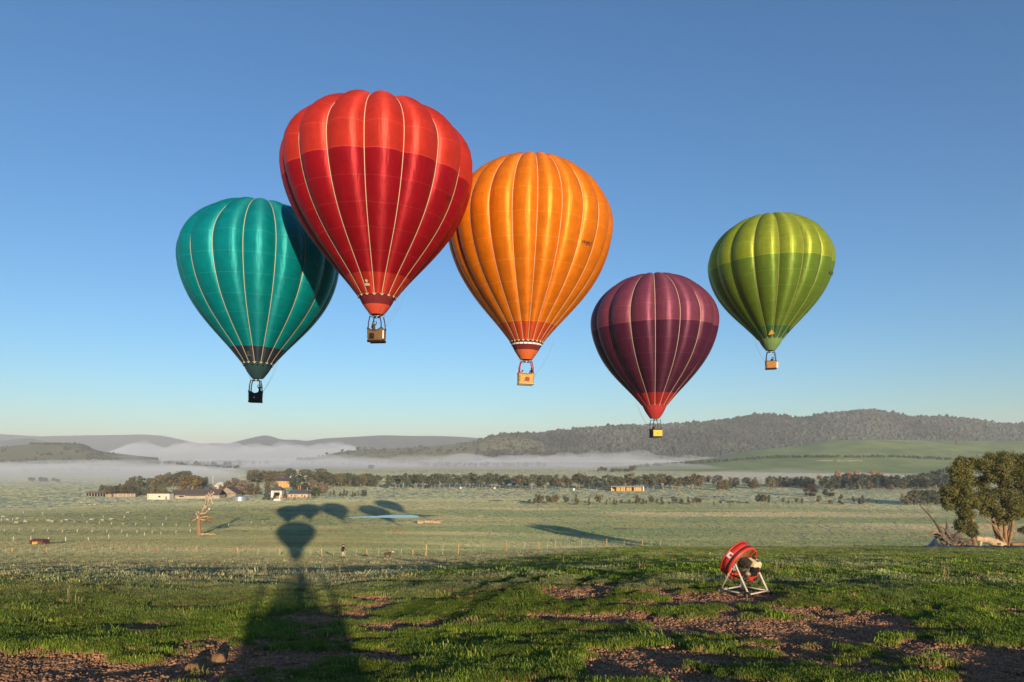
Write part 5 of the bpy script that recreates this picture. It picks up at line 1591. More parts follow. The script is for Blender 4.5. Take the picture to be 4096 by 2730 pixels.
X, Dd, Z, ti, px = R_mid.sample(900, rng, (6, 28)); k_ = fbm(X / 160, Dd / 160, 77, 3) > 0.10
tag(scatter('scrub', np.stack([X, Dd, Z - 1], 1)[k_], rng.uniform(5, 10, k_.sum()), rng.uniform(0, 6.28, k_.sum()), rng.integers(0, 4, k_.sum()), pieces, np.array((0.07, 0.072, 0.05)) * rng.uniform(0.7, 1.3, k_.sum())[:, None]),
    'grey scrub in patches on the middle brown hill', kind='stuff')
X, Dd, Z, ti, px = R_left.sample(1100, rng, (2, 28)); k_ = (fbm(X / 150, Dd / 150, 79, 3) > 0.05) | (ti < 8) & (fbm(X / 90, Dd / 90, 80, 3) > -0.1)
tag(scatter('scrub', np.stack([X, Dd, Z - 1], 1)[k_], rng.uniform(6, 12, k_.sum()), rng.uniform(0, 6.28, k_.sum()), rng.integers(0, 4, k_.sum()), pieces, np.array((0.065, 0.07, 0.05)) * rng.uniform(0.7, 1.3, k_.sum())[:, None]),
    'grey scrub over the foot of the left brown hill', kind='stuff')
# low woods on the valley floor between the fog banks
n_ = 1500
pxr = rng.uniform(-200, 2600, n_); dr = rng.uniform(2500, 3500, n_)
x_ = (pxr - CX) / F * dr
k_ = fbm(x_ / 300, dr / 120, 83, 3) > -0.05
tag(scatter('far_woods', np.stack([x_, dr, x_ * 0], 1)[k_], rng.uniform(10, 17, k_.sum()), rng.uniform(0, 6.28, k_.sum()), rng.integers(0, 4, k_.sum()), pieces, np.array((0.045, 0.055, 0.045)) * rng.uniform(0.7, 1.3, k_.sum())[:, None]),
    'dark woods on the far valley floor between the fog banks', kind='stuff')
n_ = 160
fl = [R_green.at_pixel(float(a), float(b_)) for a, b_ in zip(np.concatenate([rng.uniform(3262, 3332, 60), rng.uniform(3345, 3450, 100)]), np.concatenate([rng.normal(1845, 1.3, 60), rng.normal(1846, 1.0, 100)]))]
mbp = MB(); mbp.blob((0, 0, 0.55), (0.75, 0.35, 0.38), 1, 1, 0.1); mbp.blob((0.75, 0, 0.75), (0.25, 0.15, 0.18), 2, 1, 0.1)
for sx in (-0.4, 0.4):
    for sy in (-0.15, 0.15): mbp.tube([(sx, sy, 0), (sx, sy, 0.4)], 0.05, 4)
tag(scatter('sheep_flock', np.array([tuple(p) for p in fl]), np.full(n_, 1.5), rng.uniform(0, 6.28, n_), np.zeros(n_), [mbp.mesh('sheep_piece', [M_wool], True)]), 'pale flock of sheep strung out on the green hill', kind='stuff')

# ------------------------------------------------------------------ near gums on the right, stump and logs
GD = 58.0            # shapes below are measured at this depth and enlarged to the real one
GREAL = 127.0; GK = GREAL / GD
def near_at(px, d):
    return at(px, GREAL + (d - GD) * GK)
def near_gum(label, px, d, stems, clumps, nleaf, seed, h):
    """stems: list of polylines ((x, z, y) metres from the foot); clumps: (x, y, z, rx, rz)"""
    rg = np.random.default_rng(seed)
    p = at(px, GREAL + (d - GD) * GK)
    r = thing('gum_tree', label, 'tree', p)
    r.scale = (GK, GK, GK)
    tips = []
    for st in stems:
        pts = smooth_line([q[:3] for q in st], 5)
        r0 = st[0][3] if len(st[0]) > 3 else 0.12
        n = len(pts)
        mb = MB(); mb.tube(pts, [lerp(r0, 0.025, (i / (n - 1)) ** 0.8) for i in range(n)], 8)
        mb.build('trunk', M_warmbark, r, True)
        tips += pts[n // 2:]
    mb = MB()
    for (x, y, z, rx, rz_) in clumps:
        e = Vector((x, y, z))
        q = min(tips, key=lambda t: (t - e).length + max(0, t.z - e.z) * 2)
        limb(mb, q, e, 0.035, 0.010, rg, 0.18, 5, 5)
        for k in range(3):
            limb(mb, q.lerp(e, 0.6), e + Vector((rg.normal() * rx * 0.6, rg.normal() * rx * 0.6, rg.normal() * rz_ * 0.5)), 0.014, 0.004, rg, 0.2, 3, 4)
    mb.build('branches', M_warmbark, r, True)
    cs = []; rs = []
    for (x, y, z, rx, rz_) in clumps:
        for k in range(8):
            v = rg.normal(size=3); v /= np.linalg.norm(v)
            cs.append((x + v[0] * rx * 0.8, y + v[1] * rx * 0.8, z + v[2] * rz_ * 0.75)); rs.append(np.array((rx * 0.80, rx * 0.80, rz_ * 0.66)) * rg.uniform(0.5, 1.25))
    V, Q = leaf_cloud(cs, rs, nleaf, 0.075, rg, 0.4, 0.15)
    link('crown', mesh_np('crown', V, Q, M_leaf_near, False), r)
    return r

pm = F / GD          # picture pixels per metre there
def gx(c): return c / 3.409     # crop column -> photo pixels (crop started at 3600,1780)
# left, slender gum (foot at crop 1000,1400)
fx0 = 3600 + gx(1000)
def cl(cx_, cy_, r, f0, y=0.0, rzf=0.9):
    return ((gx(cx_) + 3600 - f0) / pm, y, (gx(1400 - cy_)) / pm, gx(r) / pm, gx(r) * rzf / pm)
near_gum('slender gum with hanging lower foliage beside the dead stump', fx0, GD,
    [[(0.15, 0, 0, 0.20), (-0.08, 0, 1.3), (-0.05, 0, 2.6), (-0.2, 0, 4.0), (-0.6, 0, 5.6), (-1.0, 0, 7.0)], [(-0.05, 0, 1.0, 0.08), (-0.5, -0.1, 1.6), (-0.8, -0.2, 2.4)], [(-0.1, 0.0, 3.0, 0.08), (-1.0, -0.2, 4.0), (-2.0, -0.3, 4.6)]],
    [cl(840, 300, 120, fx0, 0.2), cl(860, 430, 120, fx0, -0.2), cl(760, 500, 70, fx0, 0), cl(690, 640, 90, fx0, 0.3), cl(800, 700, 120, fx0, -0.4), cl(720, 790, 95, fx0, 0.2), cl(900, 800, 120, fx0, -0.5), cl(880, 960, 90, fx0, -0.2), cl(880, 1090, 100, fx0, 0.0), cl(930, 1160, 80, fx0, -0.3), cl(960, 640, 110, fx0, 0.4), cl(620, 740, 45, fx0, 0)],
    80000, 5, 9.0)
fx1 = 3600 + gx(1430)
near_gum('wide many-stemmed gum cut by the right edge of the view', fx1, GD + 0.6,
    [[(-0.25, 0, 0, 0.17), (-0.9, 0, 1.6), (-1.3, -0.2, 2.9), (-2.2, -0.4, 4.2), (-2.8, -0.5, 5.4)], [(-0.1, 0.1, 0, 0.17), (-0.5, 0.1, 2.0), (-1.0, 0.4, 3.8), (-1.6, 0.6, 6.0)], [(0.1, 0, 0, 0.18), (0.0, 0.1, 2.4), (-0.3, 0.1, 4.5), (-0.2, 0, 6.6)], [(0.25, -0.1, 0, 0.17), (0.5, -0.2, 1.9), (0.6, -0.2, 3.4), (1.4, 0, 5.4), (1.8, 0, 7.0)], [(0.05, -0.2, 0, 0.13), (-0.9, -0.4, 1.5), (-1.7, -0.5, 2.3), (-2.2, -0.6, 2.6)], [(0.3, 0.2, 0, 0.14), (0.9, 0.4, 2.4), (2.2, 0.5, 4.4), (3.4, 0.4, 5.6)]],
    [cl(1090, 250, 120, fx1, 0.3), cl(1180, 330, 150, fx1, -0.6), cl(1310, 220, 130, fx1, 0.5), cl(1420, 240, 160, fx1, -0.3), cl(1540, 260, 150, fx1, 0.4), cl(1660, 300, 170, fx1, -0.2), cl(1800, 340, 170, fx1, 0.3), cl(1120, 480, 110, fx1, 0.5), cl(1250, 440, 120, fx1, -0.9), cl(1440, 420, 150, fx1, 0.8), cl(1620, 460, 160, fx1, -0.7), cl(1790, 520, 160, fx1, 0.4),
     cl(1110, 700, 120, fx1, -0.5), cl(1240, 720, 130, fx1, -1.0), cl(1410, 700, 140, fx1, -0.8), cl(1560, 640, 110, fx1, 0.7), cl(1680, 720, 120, fx1, -0.3), cl(1800, 760, 130, fx1, 0.2), cl(1110, 850, 100, fx1, -0.8), cl(1230, 880, 90, fx1, -1.0), cl(1450, 860, 110, fx1, -0.7), cl(1560, 830, 90, fx1, -0.4), cl(1640, 950, 80, fx1, 0.3), cl(1740, 900, 100, fx1, 0.2), cl(1330, 1010, 70, fx1, -0.5), cl(1440, 980, 70, fx1, -0.6), cl(1720, 1160, 60, fx1, 0.2), cl(1860, 640, 150, fx1, 0.0)],
    175000, 9, 9.5)

M_dead = mat('weathered_wood', (0.13, 0.10, 0.075), 0.95, 0.45, 3, 0.9, 9)
M_deadlight = mat('bleached_wood', (0.50, 0.36, 0.21), 0.9, 0.3, 2.5, 0.8, 9)
def stump_part(root, name, pts, r, m, seg=8, rg=rng, rough=0.0):
    pts = smooth_line(pts, 5); n = len(pts)
    rads = [lerp(r[0], r[1], i / (n - 1)) * (1 + rough * float(rg.normal())) for i in range(n)]
    mb = MB(); mb.tube(pts, rads, seg); return mb.build(name, m, root, True)
def cp(cx_, cy_, y=0.0, base=(700, 1400)):
    return (gx(cx_ - base[0]) / pm, y, gx(base[1] - cy_) / pm)
stump = thing('dead_tree', 'grey upturned stump of a fallen tree with bare branches reaching left', 'stump', near_at(3600 + gx(700), GD - 0.5)); stump.scale = (GK, GK, GK)
mb = MB(); mb.blob(cp(690, 1300), (0.72, 0.55, 0.55), 3, 4, 0.9, 2.8); mb.build('root_ball', M_dead, stump, False)
rg_s = np.random.default_rng(12)
for k in range(34):
    a = rg_s.uniform(-0.3, PI + 0.3); L = rg_s.uniform(0.5, 1.15); c0 = Vector(cp(690, 1290)); dv = Vector((math.cos(a) * 1.15, rg_s.normal() * 0.35, abs(math.sin(a)) * 0.85 - 0.15))
    stump_part(stump, 'root', [c0 + dv * 0.25, c0 + dv * L * 0.7 + Vector((rg_s.normal() * 0.08, 0, rg_s.normal() * 0.08)), c0 + dv * L + Vector((rg_s.normal() * 0.2, 0, rg_s.normal() * 0.15))], (rg_s.uniform(0.08, 0.17), 0.025), M_dead, 6, rg_s, 0.15)
stump_part(stump, 'branch', [cp(600, 1260), cp(540, 1150), cp(470, 1040), cp(370, 930), cp(270, 820)], (0.16, 0.025), M_dead)
stump_part(stump, 'branch', [cp(620, 1270), cp(540, 1215), cp(470, 1195), cp(400, 1230), cp(300, 1240), cp(130, 1270)], (0.11, 0.015), M_warmbark)
stump_part(stump, 'branch', [cp(660, 1330), cp(560, 1270), cp(490, 1310)], (0.20, 0.07), M_dead)
stump_part(stump, 'branch', [cp(680, 1260), cp(640, 1190), cp(640, 1110), cp(628, 1000)], (0.22, 0.012), M_dead)
stump_part(stump, 'branch', [cp(640, 1200), cp(590, 1140), cp(530, 1125)], (0.09, 0.03), M_dead)
stump_part(stump, 'branch', [cp(740, 1280), cp(780, 1240), cp(830, 1200)], (0.26, 0.10), M_dead)
for (a, b_) in (((300, 1240), (200, 1320)), ((345, 1235), (360, 1310)), ((230, 1245), (160, 1200)), ((380, 940), (405, 850)), ((370, 930), (365, 840)), ((470, 1040), (490, 1070)), ((410, 1225), (330, 1190))):
    stump_part(stump, 'twig', [cp(*a), cp((a[0] + b_[0]) / 2 + 6, (a[1] + b_[1]) / 2), cp(*b_)], (0.03, 0.010), M_dead, 5)
pile = thing('log_pile', 'heap of broken grey branches at the foot of the slender gum', 'log pile', near_at(3600 + gx(820), GD - 0.9)); pile.scale = (GK, GK, GK)
rg = np.random.default_rng(4)
for k in range(26):
    x = rg.uniform(-1.3, 0.9); z = rg.uniform(0.05, 0.42) * (1.1 - abs(x) * 0.5); a = rg.uniform(-0.5, 0.6); L = rg.uniform(0.3, 0.9)
    stump_part(pile, 'branch', [(x - L / 2, rg.uniform(-0.4, 0.4), max(0.05, z - a * L / 2)), (x, rg.uniform(-0.3, 0.3), z + 0.03), (x + L / 2, rg.uniform(-0.4, 0.4), max(0.05, z + a * L / 2))], (rg.uniform(0.05, 0.12), 0.04), M_dead if k % 3 else M_warmbark, 6)
log = thing('fallen_log', 'pale bleached trunk lying between the two gums', 'log', near_at(3600 + gx(1200), GD + 0.2)); log.scale = (GK, GK, GK)
base2 = (1200, 1390)
stump_part(log, 'trunk', [cp(1030, 1265, 0, base2), cp(1110, 1280, 0, base2), cp(1200, 1290, 0.0, base2), cp(1300, 1330, 0, base2), cp(1400, 1375, 0, base2)], (0.20, 0.42), M_deadlight, 10)
stump_part(log, 'broken_limb', [cp(1110, 1290, 0, base2), cp(1085, 1330, -0.1, base2), cp(1080, 1392, -0.1, base2)], (0.15, 0.12), M_deadlight)
stump_part(log, 'broken_limb', [cp(1140, 1280, 0, base2), cp(1160, 1255, -0.1, base2)], (0.10, 0.06), M_deadlight)
mb = MB(); mb.blob(cp(1310, 1335, -0.35, base2), (0.18, 0.10, 0.10), 3, 2, 0.2); mb.build('knot_hole', M_dead, log, True)
log2 = thing('fallen_log', 'dark low log at the right edge behind the gums', 'log', near_at(3600 + gx(1660), GD + 0.3)); log2.scale = (GK, GK, GK)
stump_part(log2, 'trunk', [(-0.9, 0, 0.2), (0, 0, 0.25), (1.6, 0, 0.22)], (0.18, 0.25), M_warmbark)

# dark tarp spread on the grass
M_tarp = mat('dark_tarp', (0.045, 0.048, 0.060), 0.32, 0.3, 1.5, 0.6, 3, spec=0.6)
tx0, tx1 = 3700, 4220; nT_ = 70; nD_ = 10; vs = []
for j in range(nD_):
    for i in range(nT_):
        u = i / (nT_ - 1); v = j / (nD_ - 1)
        px_ = lerp(tx0, tx1, u); d = 106.0 + 6.0 * v * (1.0 + 0.25 * float(fbm(u * 9, v, 3, 2))) + 1.0 * float(fbm(u * 6, 2, 8, 2))
        x = (px_ - CX) * d / F
        hump = 0.95 * math.exp(-((px_ - 3738) / 17) ** 2) * math.sin(PI * min(1, v * 1.1)) * (1 + 0.4 * float(fbm(u * 40, v * 3, 5, 2)))
        edge = min(1, 6 * min(v, 1 - v) + 0.05)
        vs.append((x, d, float(hg(x, d)) + 0.03 + edge * (0.22 + 0.32 * abs(float(fbm(u * 26, v * 4, 21, 3)))) + hump))
mb = MB(); mb.add(vs, [(j * nT_ + i, j * nT_ + i + 1, (j + 1) * nT_ + i + 1, (j + 1) * nT_ + i) for j in range(nD_ - 1) for i in range(nT_ - 1)])
o = mb.build('tarpaulin', M_tarp, None, True); sol = o.modifiers.new('thick', 'SOLIDIFY'); sol.thickness = 0.01
tag(o, 'dark shiny tarpaulin spread on the grass below the gums', 'tarpaulin')

# stones and clods on the bare soil
M_stone = mat('brown_stone', (0.24, 0.135, 0.06), 0.9, 0.35, 5, 0.8, 12)
for (px_, py_, r_, lab) in ((872, 2655, 0.10, 'round brown stone at the edge of a tuft near the big shadow'), (768, 2700, 0.095, 'brown stone on the bare soil nearest the bottom edge'), (3412, 2535, 0.06, 'small stone among the turf patches on the right'), (2642, 2190 + 380, 0.05, 'small clod in the soil strip at the centre')):
    p = on_ground(px_, py_); mb = MB(); mb.blob((0, 0, r_ * 0.7), (r_, r_ * 0.85, r_), int(px_), 3, 0.35, 1.4); o = mb.build('stone', M_stone, None, True); o.location = p; tag(o, lab, 'stone')

# dead tree with white birds
dt = on_ground(797, 2141)
DM = F / dt.y
def tp(cx_, cy_, y=0.0): return ((cx_ - 460) / 7.84 / DM, y, (1400 - cy_) / 7.84 / DM)
dead = thing('dead_tree', 'orange-barked dying tree with white birds beside the dirt track', 'tree', dt)
stump_part(dead, 'trunk', [tp(462, 1405), tp(455, 1300), tp(445, 1100), tp(450, 900), tp(460, 760), tp(490, 680)], (1.05, 0.35), M_warmbark, 10)
stump_part(dead, 'buttress', [tp(400, 1400, -0.3), tp(430, 1330, -0.2), tp(450, 1200)], (0.4, 0.2), M_warmbark)
for pl in ([(460, 800), (530, 690), (600, 560), (700, 480), (760, 300), (800, 150), (905, 70)], [(500, 740), (640, 715), (720, 650), (800, 600)], [(450, 860), (380, 870), (290, 940), (200, 1010)], [(480, 900), (600, 930), (720, 900), (800, 980)], [(600, 560), (640, 430), (690, 250), (770, 80)], [(440, 880), (400, 780), (350, 740)], [(790, 170), (860, 240), (870, 380)], [(500, 850), (620, 830), (760, 830), (850, 900)], [(700, 250), (640, 210)]):
    stump_part(dead, 'branch', [tp(a, b_, float(rng.normal()) * 0.4) for a, b_ in pl], (0.40, 0.09), M_deadlight, 6)
rg_t = np.random.default_rng(21)
for k in range(46):
    a0, b0 = [(700, 300), (760, 200), (620, 520), (640, 715), (290, 940), (700, 900), (460, 780), (800, 900), (560, 650), (820, 160)][k % 10]
    a0 += rg_t.normal() * 50; b0 += rg_t.normal() * 50; e0 = (a0 + rg_t.normal() * 60, b0 - abs(rg_t.normal()) * 70 + 15)
    stump_part(dead, 'twig', [tp(a0, b0, rg_t.normal() * 0.4), tp((a0 + e0[0]) / 2 + 8, (b0 + e0[1]) / 2, rg_t.normal() * 0.4), tp(e0[0], e0[1], rg_t.normal() * 0.4)], (0.09, 0.03), M_deadlight if k % 2 else M_dead, 5)
cs = [tp(a, b_) for a, b_ in ((600, 800), (680, 880), (760, 850), (580, 960), (820, 900), (220, 950), (640, 1000), (700, 420), (770, 960), (540, 860), (700, 740), (260, 900), (500, 760))]
V, Q = leaf_cloud(cs, [(1.7, 1.4, 1.3)] * len(cs), 1500, 0.20, rng, 0.2, 0.1)
link('sparse_leaves', mesh_np('sparse_leaves', V, Q, mat('withered_leaf', (0.20, 0.12, 0.06), 0.9, 0.4, 0.6), False), dead)

M_feather = mat('white_feather', (0.80, 0.76, 0.68), 0.8)
mb = MB(); mb.blob((0, 0, 0.20), (0.10, 0.15, 0.19), 1, 2, 0.05); mb.blob((0, -0.06, 0.42), (0.075, 0.08, 0.08), 2, 2, 0.03); mb.tube([(0, 0.10, 0.10), (0, 0.20, -0.06)], [0.07, 0.03], 6); mb.tube([(0, -0.12, 0.42), (0, -0.17, 0.38)], [0.03, 0.01], 5); mb.tube([(0, 0.0, 0.49), (0, 0.07, 0.56)], [0.03, 0.006], 5)
BIRD = mb.mesh('white_bird', [M_feather], True)
def bird(p, label, group, s=1.0):
    o = link('white_bird', BIRD, None, p); o.rotation_euler = (0, 0, float(rng.uniform(0, 6.28))); o.scale = (s, s, s)
    return tag(o, label, 'bird', group)
bl = [(765, 90), (770, 130), (905, 72), (862, 120), (715, 160), (632, 212), (703, 245), (803, 195), (790, 250), (858, 262), (725, 300), (855, 340), (870, 395), (610, 455), (755, 455), (635, 550), (770, 575), (800, 585), (525, 655), (540, 695), (433, 685), (350, 740)]
bl.sort(key=lambda q: q[1])
for k, (a, b_) in enumerate(bl):
    bird(dt + Vector(tp(a, b_ + 20, float(rng.normal()) * 0.3)), 'white bird perched on the dying tree, %s from the top' % ordinal(k + 1), 'white birds on the dying tree', 1.25)
bt = birdtree; BM = F / bt.y
spots = []
for k in range(46):
    if k < 24: spots.append((rng.uniform(170, 350), rng.normal(1352, 50)))
    elif k < 34: spots.append((rng.uniform(310, 500), rng.normal(1165, 35)))
    else: spots.append((rng.uniform(350, 460), rng.normal(1560, 45)))
spots.sort()
for k, (b_, a) in enumerate(spots):
    pxp = 1020 + a / 7.843; pyp = 1860 + b_ / 7.843; d = bt.y - 7.5
    bird(Vector(((pxp - CX) * d / F, d, CZ + (HOR - pyp) * d / F)), 'white bird on the big dark tree behind the farmhouse, %s from the top' % ordinal(k + 1), 'white birds on the big dark tree', 1.5)

# ------------------------------------------------------------------ walker and dog
p = on_ground(1372, 2238)
place_person(PM_walker, 'person in black jacket, cream trousers and black boots walking on the slope', p + Vector((0, 0, 0.0)), PI / 2 * 0.85, 1.0)
p = on_ground(1551, 2237)
animal(AM_dog, 'dog', 'brown and white dog bounding to the right of the walker', 'dog', p, math.radians(20), None, 1.45)

# ------------------------------------------------------------------ livestock
def X1(c): return c * 0.4352
sheep_px = [(28, 856, 'leftmost by the fence'), (68, 884, 'second from the left'), (158, 873, 'third from the left'), (147, 912, 'nearest of the flock, on the left'), (230, 903, 'behind the nearest one'), (442, 893, 'left one of a close pair'), (478, 901, 'right one of a close pair'), (610, 887, 'in the middle of the line'), (838, 884, 'right of the middle of the line'), (942, 889, 'second from the right end'), (1020, 880, 'at the right end of the line'), (458, 787, 'alone farther back on the left'), (1172, 817, 'alone farther back on the right'), (745, 724, 'farthest of the flock, near the hazy field'), (825, 745, 'left one of a far pair'), (868, 743, 'right one of a far pair')]
for (a, b_, w) in sheep_px:
    animal(AM_sheep, 'sheep', 'pale sheep in the left paddock, ' + w, 'sheep', on_ground(X1(a), 1700 + b_ * 0.4352), float(rng.choice([0, PI])) + float(rng.normal()) * 0.3, 'sheep in the left paddock', 2.0)
cow_px = [(173, 632), (245, 630), (262, 634), (298, 636), (378, 634), (565, 642), (1000, 643), (1073, 648), (1118, 650), (1441, 655), (1528, 656), (1735, 666), (1760, 664), (1785, 667), (1855, 668), (1872, 670), (1900, 670), (1938, 670), (2023, 668), (1800, 698), (1985, 722), (2010, 720), (2025, 722), (108, 716), (672, 720), (552, 702), (898, 690), (1112, 722), (1120, 675)]
cow_px.sort()
for k, (a, b_) in enumerate(cow_px):
    animal(AM_cow, 'cow', 'black cow grazing beyond the row of small gums, %s from the left' % ordinal(k + 1), 'cow', on_ground(X3(a), 1700 + b_ * 0.4352), float(rng.choice([0, PI])) + float(rng.normal()) * 0.4, 'black cattle beyond the small gums', 1.15)
for k, (px_, py_) in enumerate(((X4(1480), 1815), (X4(1310), 1816), (X4(1340), 1814), (X4(405), 1790), (X4(1840), 1801))):
    animal(AM_cow, 'cow', 'tiny dark cow on the green hill, %s from the left' % ['third', 'second', 'fourth', 'first', 'fifth'][k], 'cow', R_green.at_pixel(px_, py_), float(rng.uniform(0, 6.28)), 'cattle on the green hill', 1.2)

# ------------------------------------------------------------------ fences
M_post = mat('pale_fence_post', (0.62, 0.56, 0.42), 0.9, 0.25, 3, obj_var=0.15)
M_post_or = mat('orange_fence_post', (0.50, 0.32, 0.15), 0.9, 0.25, 3, obj_var=0.15)
M_wire = mat('fence_wire', (0.25, 0.24, 0.22), 0.5, metal=0.5)
pmb = MB(); pmb.tube([(0, 0, -0.15), (0.01, 0, 0.6), (0, 0.0, 1.0)], [0.085, 0.08, 0.07], 7); POST = {m.name: pmb.mesh('post', [m], True) for m in (M_post, M_post_or)}
pmb = MB(); pmb.tube([(0, 0, -0.1), (0, 0, 1.0)], 0.022, 5); STAKE = pmb.mesh('stake', [M_post], True)
def fence(label, pix, h, m=M_post, fat=1.0, stakes=0, wire=3, lean=0.06, depth=None):
    P = [on_ground(*q) for q in pix] if depth is None else [at(q[0], dd) for q, dd in zip(pix, np.linspace(depth[0], depth[1], len(pix)))]
    root = thing('fence', label, 'fence', P[0])
    for q, p in enumerate(P):
        o = link('post', POST[m.name], root, p - P[0]); o.scale = (fat, fat, h * float(rng.uniform(0.9, 1.08))); o.rotation_euler = (float(rng.normal()) * lean, float(rng.normal()) * lean, float(rng.uniform(0, 6)))
        if stakes and q + 1 < len(P):
            for k in range(1, stakes + 1):
                c = p.lerp(P[q + 1], k / (stakes + 1)); c.z = float(hg(c.x, c.y))
                o = link('stake', STAKE, root, c - P[0]); o.scale = (1, 1, h * 0.92); o.rotation_euler = (float(rng.normal()) * lean, float(rng.normal()) * lean, 0)
    for k in range(wire):
        mb = MB()
        for q in range(len(P) - 1):
            n = max(2, int((P[q + 1] - P[q]).length / 4))
            pts = []
            for i in range(n + 1):
                c = P[q].lerp(P[q + 1], i / n); c.z = float(hg(c.x, c.y)) + h * (0.35 + 0.28 * k); pts.append(c - P[0])
            mb.tube(pts, 0.008, 3, False)
        mb.build('wire', M_wire, root)
    return root
def S1(l): return [(a * 0.4352, 1700 + b_ * 0.4352) for a, b_ in l]
def S2(l): return [(1024 + a * 0.4352, 1700 + b_ * 0.4352) for a, b_ in l]
def S3(l): return [(2048 + a * 0.4352, 1700 + b_ * 0.4352) for a, b_ in l]
fence('post and wire fence across the slope behind the walker', S1([(-150, 1185), (115, 1180), (432, 1178), (757, 1170), (1102, 1166), (1457, 1178), (1812, 1178), (2187, 1190)]) + S2([(220, 1203), (606, 1215), (1020, 1213), (1436, 1206)]), 1.15, M_post_or, 1.2, 3)
fence('continuation of the fence along the brow, right of the dog', S2([(1560, 1205), (1858, 1195), (2305, 1186)]) + S3([(250, 1172), (402, 1168), (640, 1166), (870, 1160), (1200, 1152), (1362, 1148), (1535, 1146), (1704, 1142), (1868, 1140), (2120, 1138)]), 1.7, M_post_or, 1.3, 1, depth=(95, 165))
fence('fence of white-topped posts beyond the brown hut', S1([(-60, 1075), (125, 1068), (285, 1068), (445, 1068), (605, 1075), (815, 1070), (1000, 1045), (1168, 1038), (1327, 1022), (1478, 1015), (1618, 998), (1750, 988)]), 1.5, M_post, 2.0)
fence('middle fence of pale posts in the left paddock', S1([(40, 984), (173, 984), (306, 986), (437, 986), (574, 988), (709, 990), (846, 992), (983, 992), (1118, 996), (1258, 998), (1398, 1004)]), 1.5, M_post, 2.0)
fence('far fence of pale posts along the line of sheep', S1([(12, 886), (116, 884), (228, 888), (341, 888), (453, 892), (569, 898), (681, 902), (800, 908), (912, 916), (1026, 920), (1132, 922), (1248, 926), (1371, 928), (1494, 930), (1619, 934), (1742, 936)]), 1.55, M_post, 2.2)
fence('faint farthest fence in the left paddock', S1([(215, 815), (395, 826), (577, 834), (762, 846), (950, 856), (1142, 860), (1334, 868), (1526, 872)]), 1.7, M_post, 2.2)
fence('short row of posts right of the dying tree', S1([(1990, 950), (2100, 938), (2310, 910)]) + S2([(60, 905)]), 1.5, M_post, 2.0)
fence('post and rail fence at the end of the farm track', S2([(1030, 690), (1060, 690), (1090, 690), (1120, 692), (1160, 694)]), 2.4, M_post_or, 2.0)
fence('post and rail yard under the clump of trees', [(3640, 2021), (3660, 2022), (3690, 2022), (3720, 2023), (3750, 2022), (3780, 2022)], 2.0, M_post_or, 2.5)
fence('dark fence line below the row of small gums', [(x, 2026) for x in range(2060, 3620, 60)], 1.2, M_post, 1.6)

# fallen timber lying about the paddocks
def timber(label, px_, py_, L, r, m, rz=0.0, limbs=3, rough=0.25):
    p = on_ground(px_, py_)
    t = thing('fallen_log', label, 'log', p, rz)
    stump_part(t, 'trunk', [(-L / 2, 0, r * 0.7), (-L * 0.1, 0.1 * L * 0.2, r), (L / 2, 0, r * 0.6)], (r, r * 0.6), m, 8)
    for k in range(limbs):
        x = float(rng.uniform(-L / 2, L / 2)); e = float(rng.normal()) * L * 0.15
        stump_part(t, 'limb', [(x, 0, r), (x + e * 0.5, -r, r * 1.6), (x + e, float(rng.normal()) * r * 2, r * float(rng.uniform(0.3, 2.4)))], (r * 0.5, r * 0.15), m, 6)
    return t
timber('big orange fallen trunk near the dam', 1024 + 1590 * 0.4352, 1700 + 910 * 0.4352, 13.0, 1.1, M_deadlight, 0.06, 8)
timber('small fallen branches left of the big trunk', 1024 + 1292 * 0.4352, 1700 + 975 * 0.4352, 6.5, 0.5, M_warmbark, -0.05, 9)
timber('small log right of the dam bank', 1024 + 2065 * 0.4352, 1700 + 842 * 0.4352, 4.0, 0.35, M_deadlight, 0.0, 2)
timber('dark burnt timber in the middle of the paddock', 2048 + 1010 * 0.4352, 1700 + 964 * 0.4352, 6.0, 0.45, M_dead, 0.0, 7)
timber('short timber beside the burnt heap', 2048 + 1140 * 0.4352, 1700 + 968 * 0.4352, 3.5, 0.25, M_warmbark, 0.0, 4)
timber('fallen trunk in front of the tree belt', 1024 + 2210 * 0.4352, 1700 + 705 * 0.4352, 12, 0.7, M_dead, 0.02, 6)
timber('pale fallen pole at the paddock rim above the fan', 3072 + 100 * 0.4352, 1600 + 1343 * 0.4352 - 14, 5.5, 0.22, M_deadlight, -0.15, 3)
timber('broken trunk leaning by the track bend', 1024 + 60 * 0.4352, 1700 + 875 * 0.4352, 9, 0.35, M_dead, 0.9, 5)
timber('thin log lying in the field behind the near gums', 3600 + gx(1110), 1780 + gx(1118), 7.5, 0.35, M_warmbark, 0.05, 1)
timber('orange log beside the foot of the dying tree', 797 + 36, 2141, 6.0, 0.42, M_deadlight, 0.05, 5)

# ------------------------------------------------------------------ farm buildings
M_shedwhite = mat('cream_sheet_wall', (0.66, 0.58, 0.44), 0.6, 0.08, 0.5)
M_roofgrey = mat('grey_iron_roof', (0.10, 0.11, 0.12), 0.5, 0.15, 0.4)
M_roofrust = mat('rusty_iron_roof', (0.115, 0.085, 0.070), 0.7, 0.25, 0.3, stretch=(3, 1, 1))
M_board = mat('old_board_wall', (0.34, 0.26, 0.185), 0.9, 0.2, 0.8)
M_brickwall = mat('orange_brick', (0.42, 0.19, 0.08), 0.9, 0.2, 2)
M_glass = mat('dark_window', (0.02, 0.024, 0.03), 0.15, spec=0.6)
M_creamwall = mat('cream_render', (0.62, 0.50, 0.33), 0.85, 0.1, 0.6)
M_galv = mat('galvanised_iron', (0.42, 0.44, 0.42), 0.35, 0.15, 0.6, metal=0.55)
M_hay = mat('hay', (0.60, 0.34, 0.10), 0.95, 0.3, 1.2, 0.8, 5)
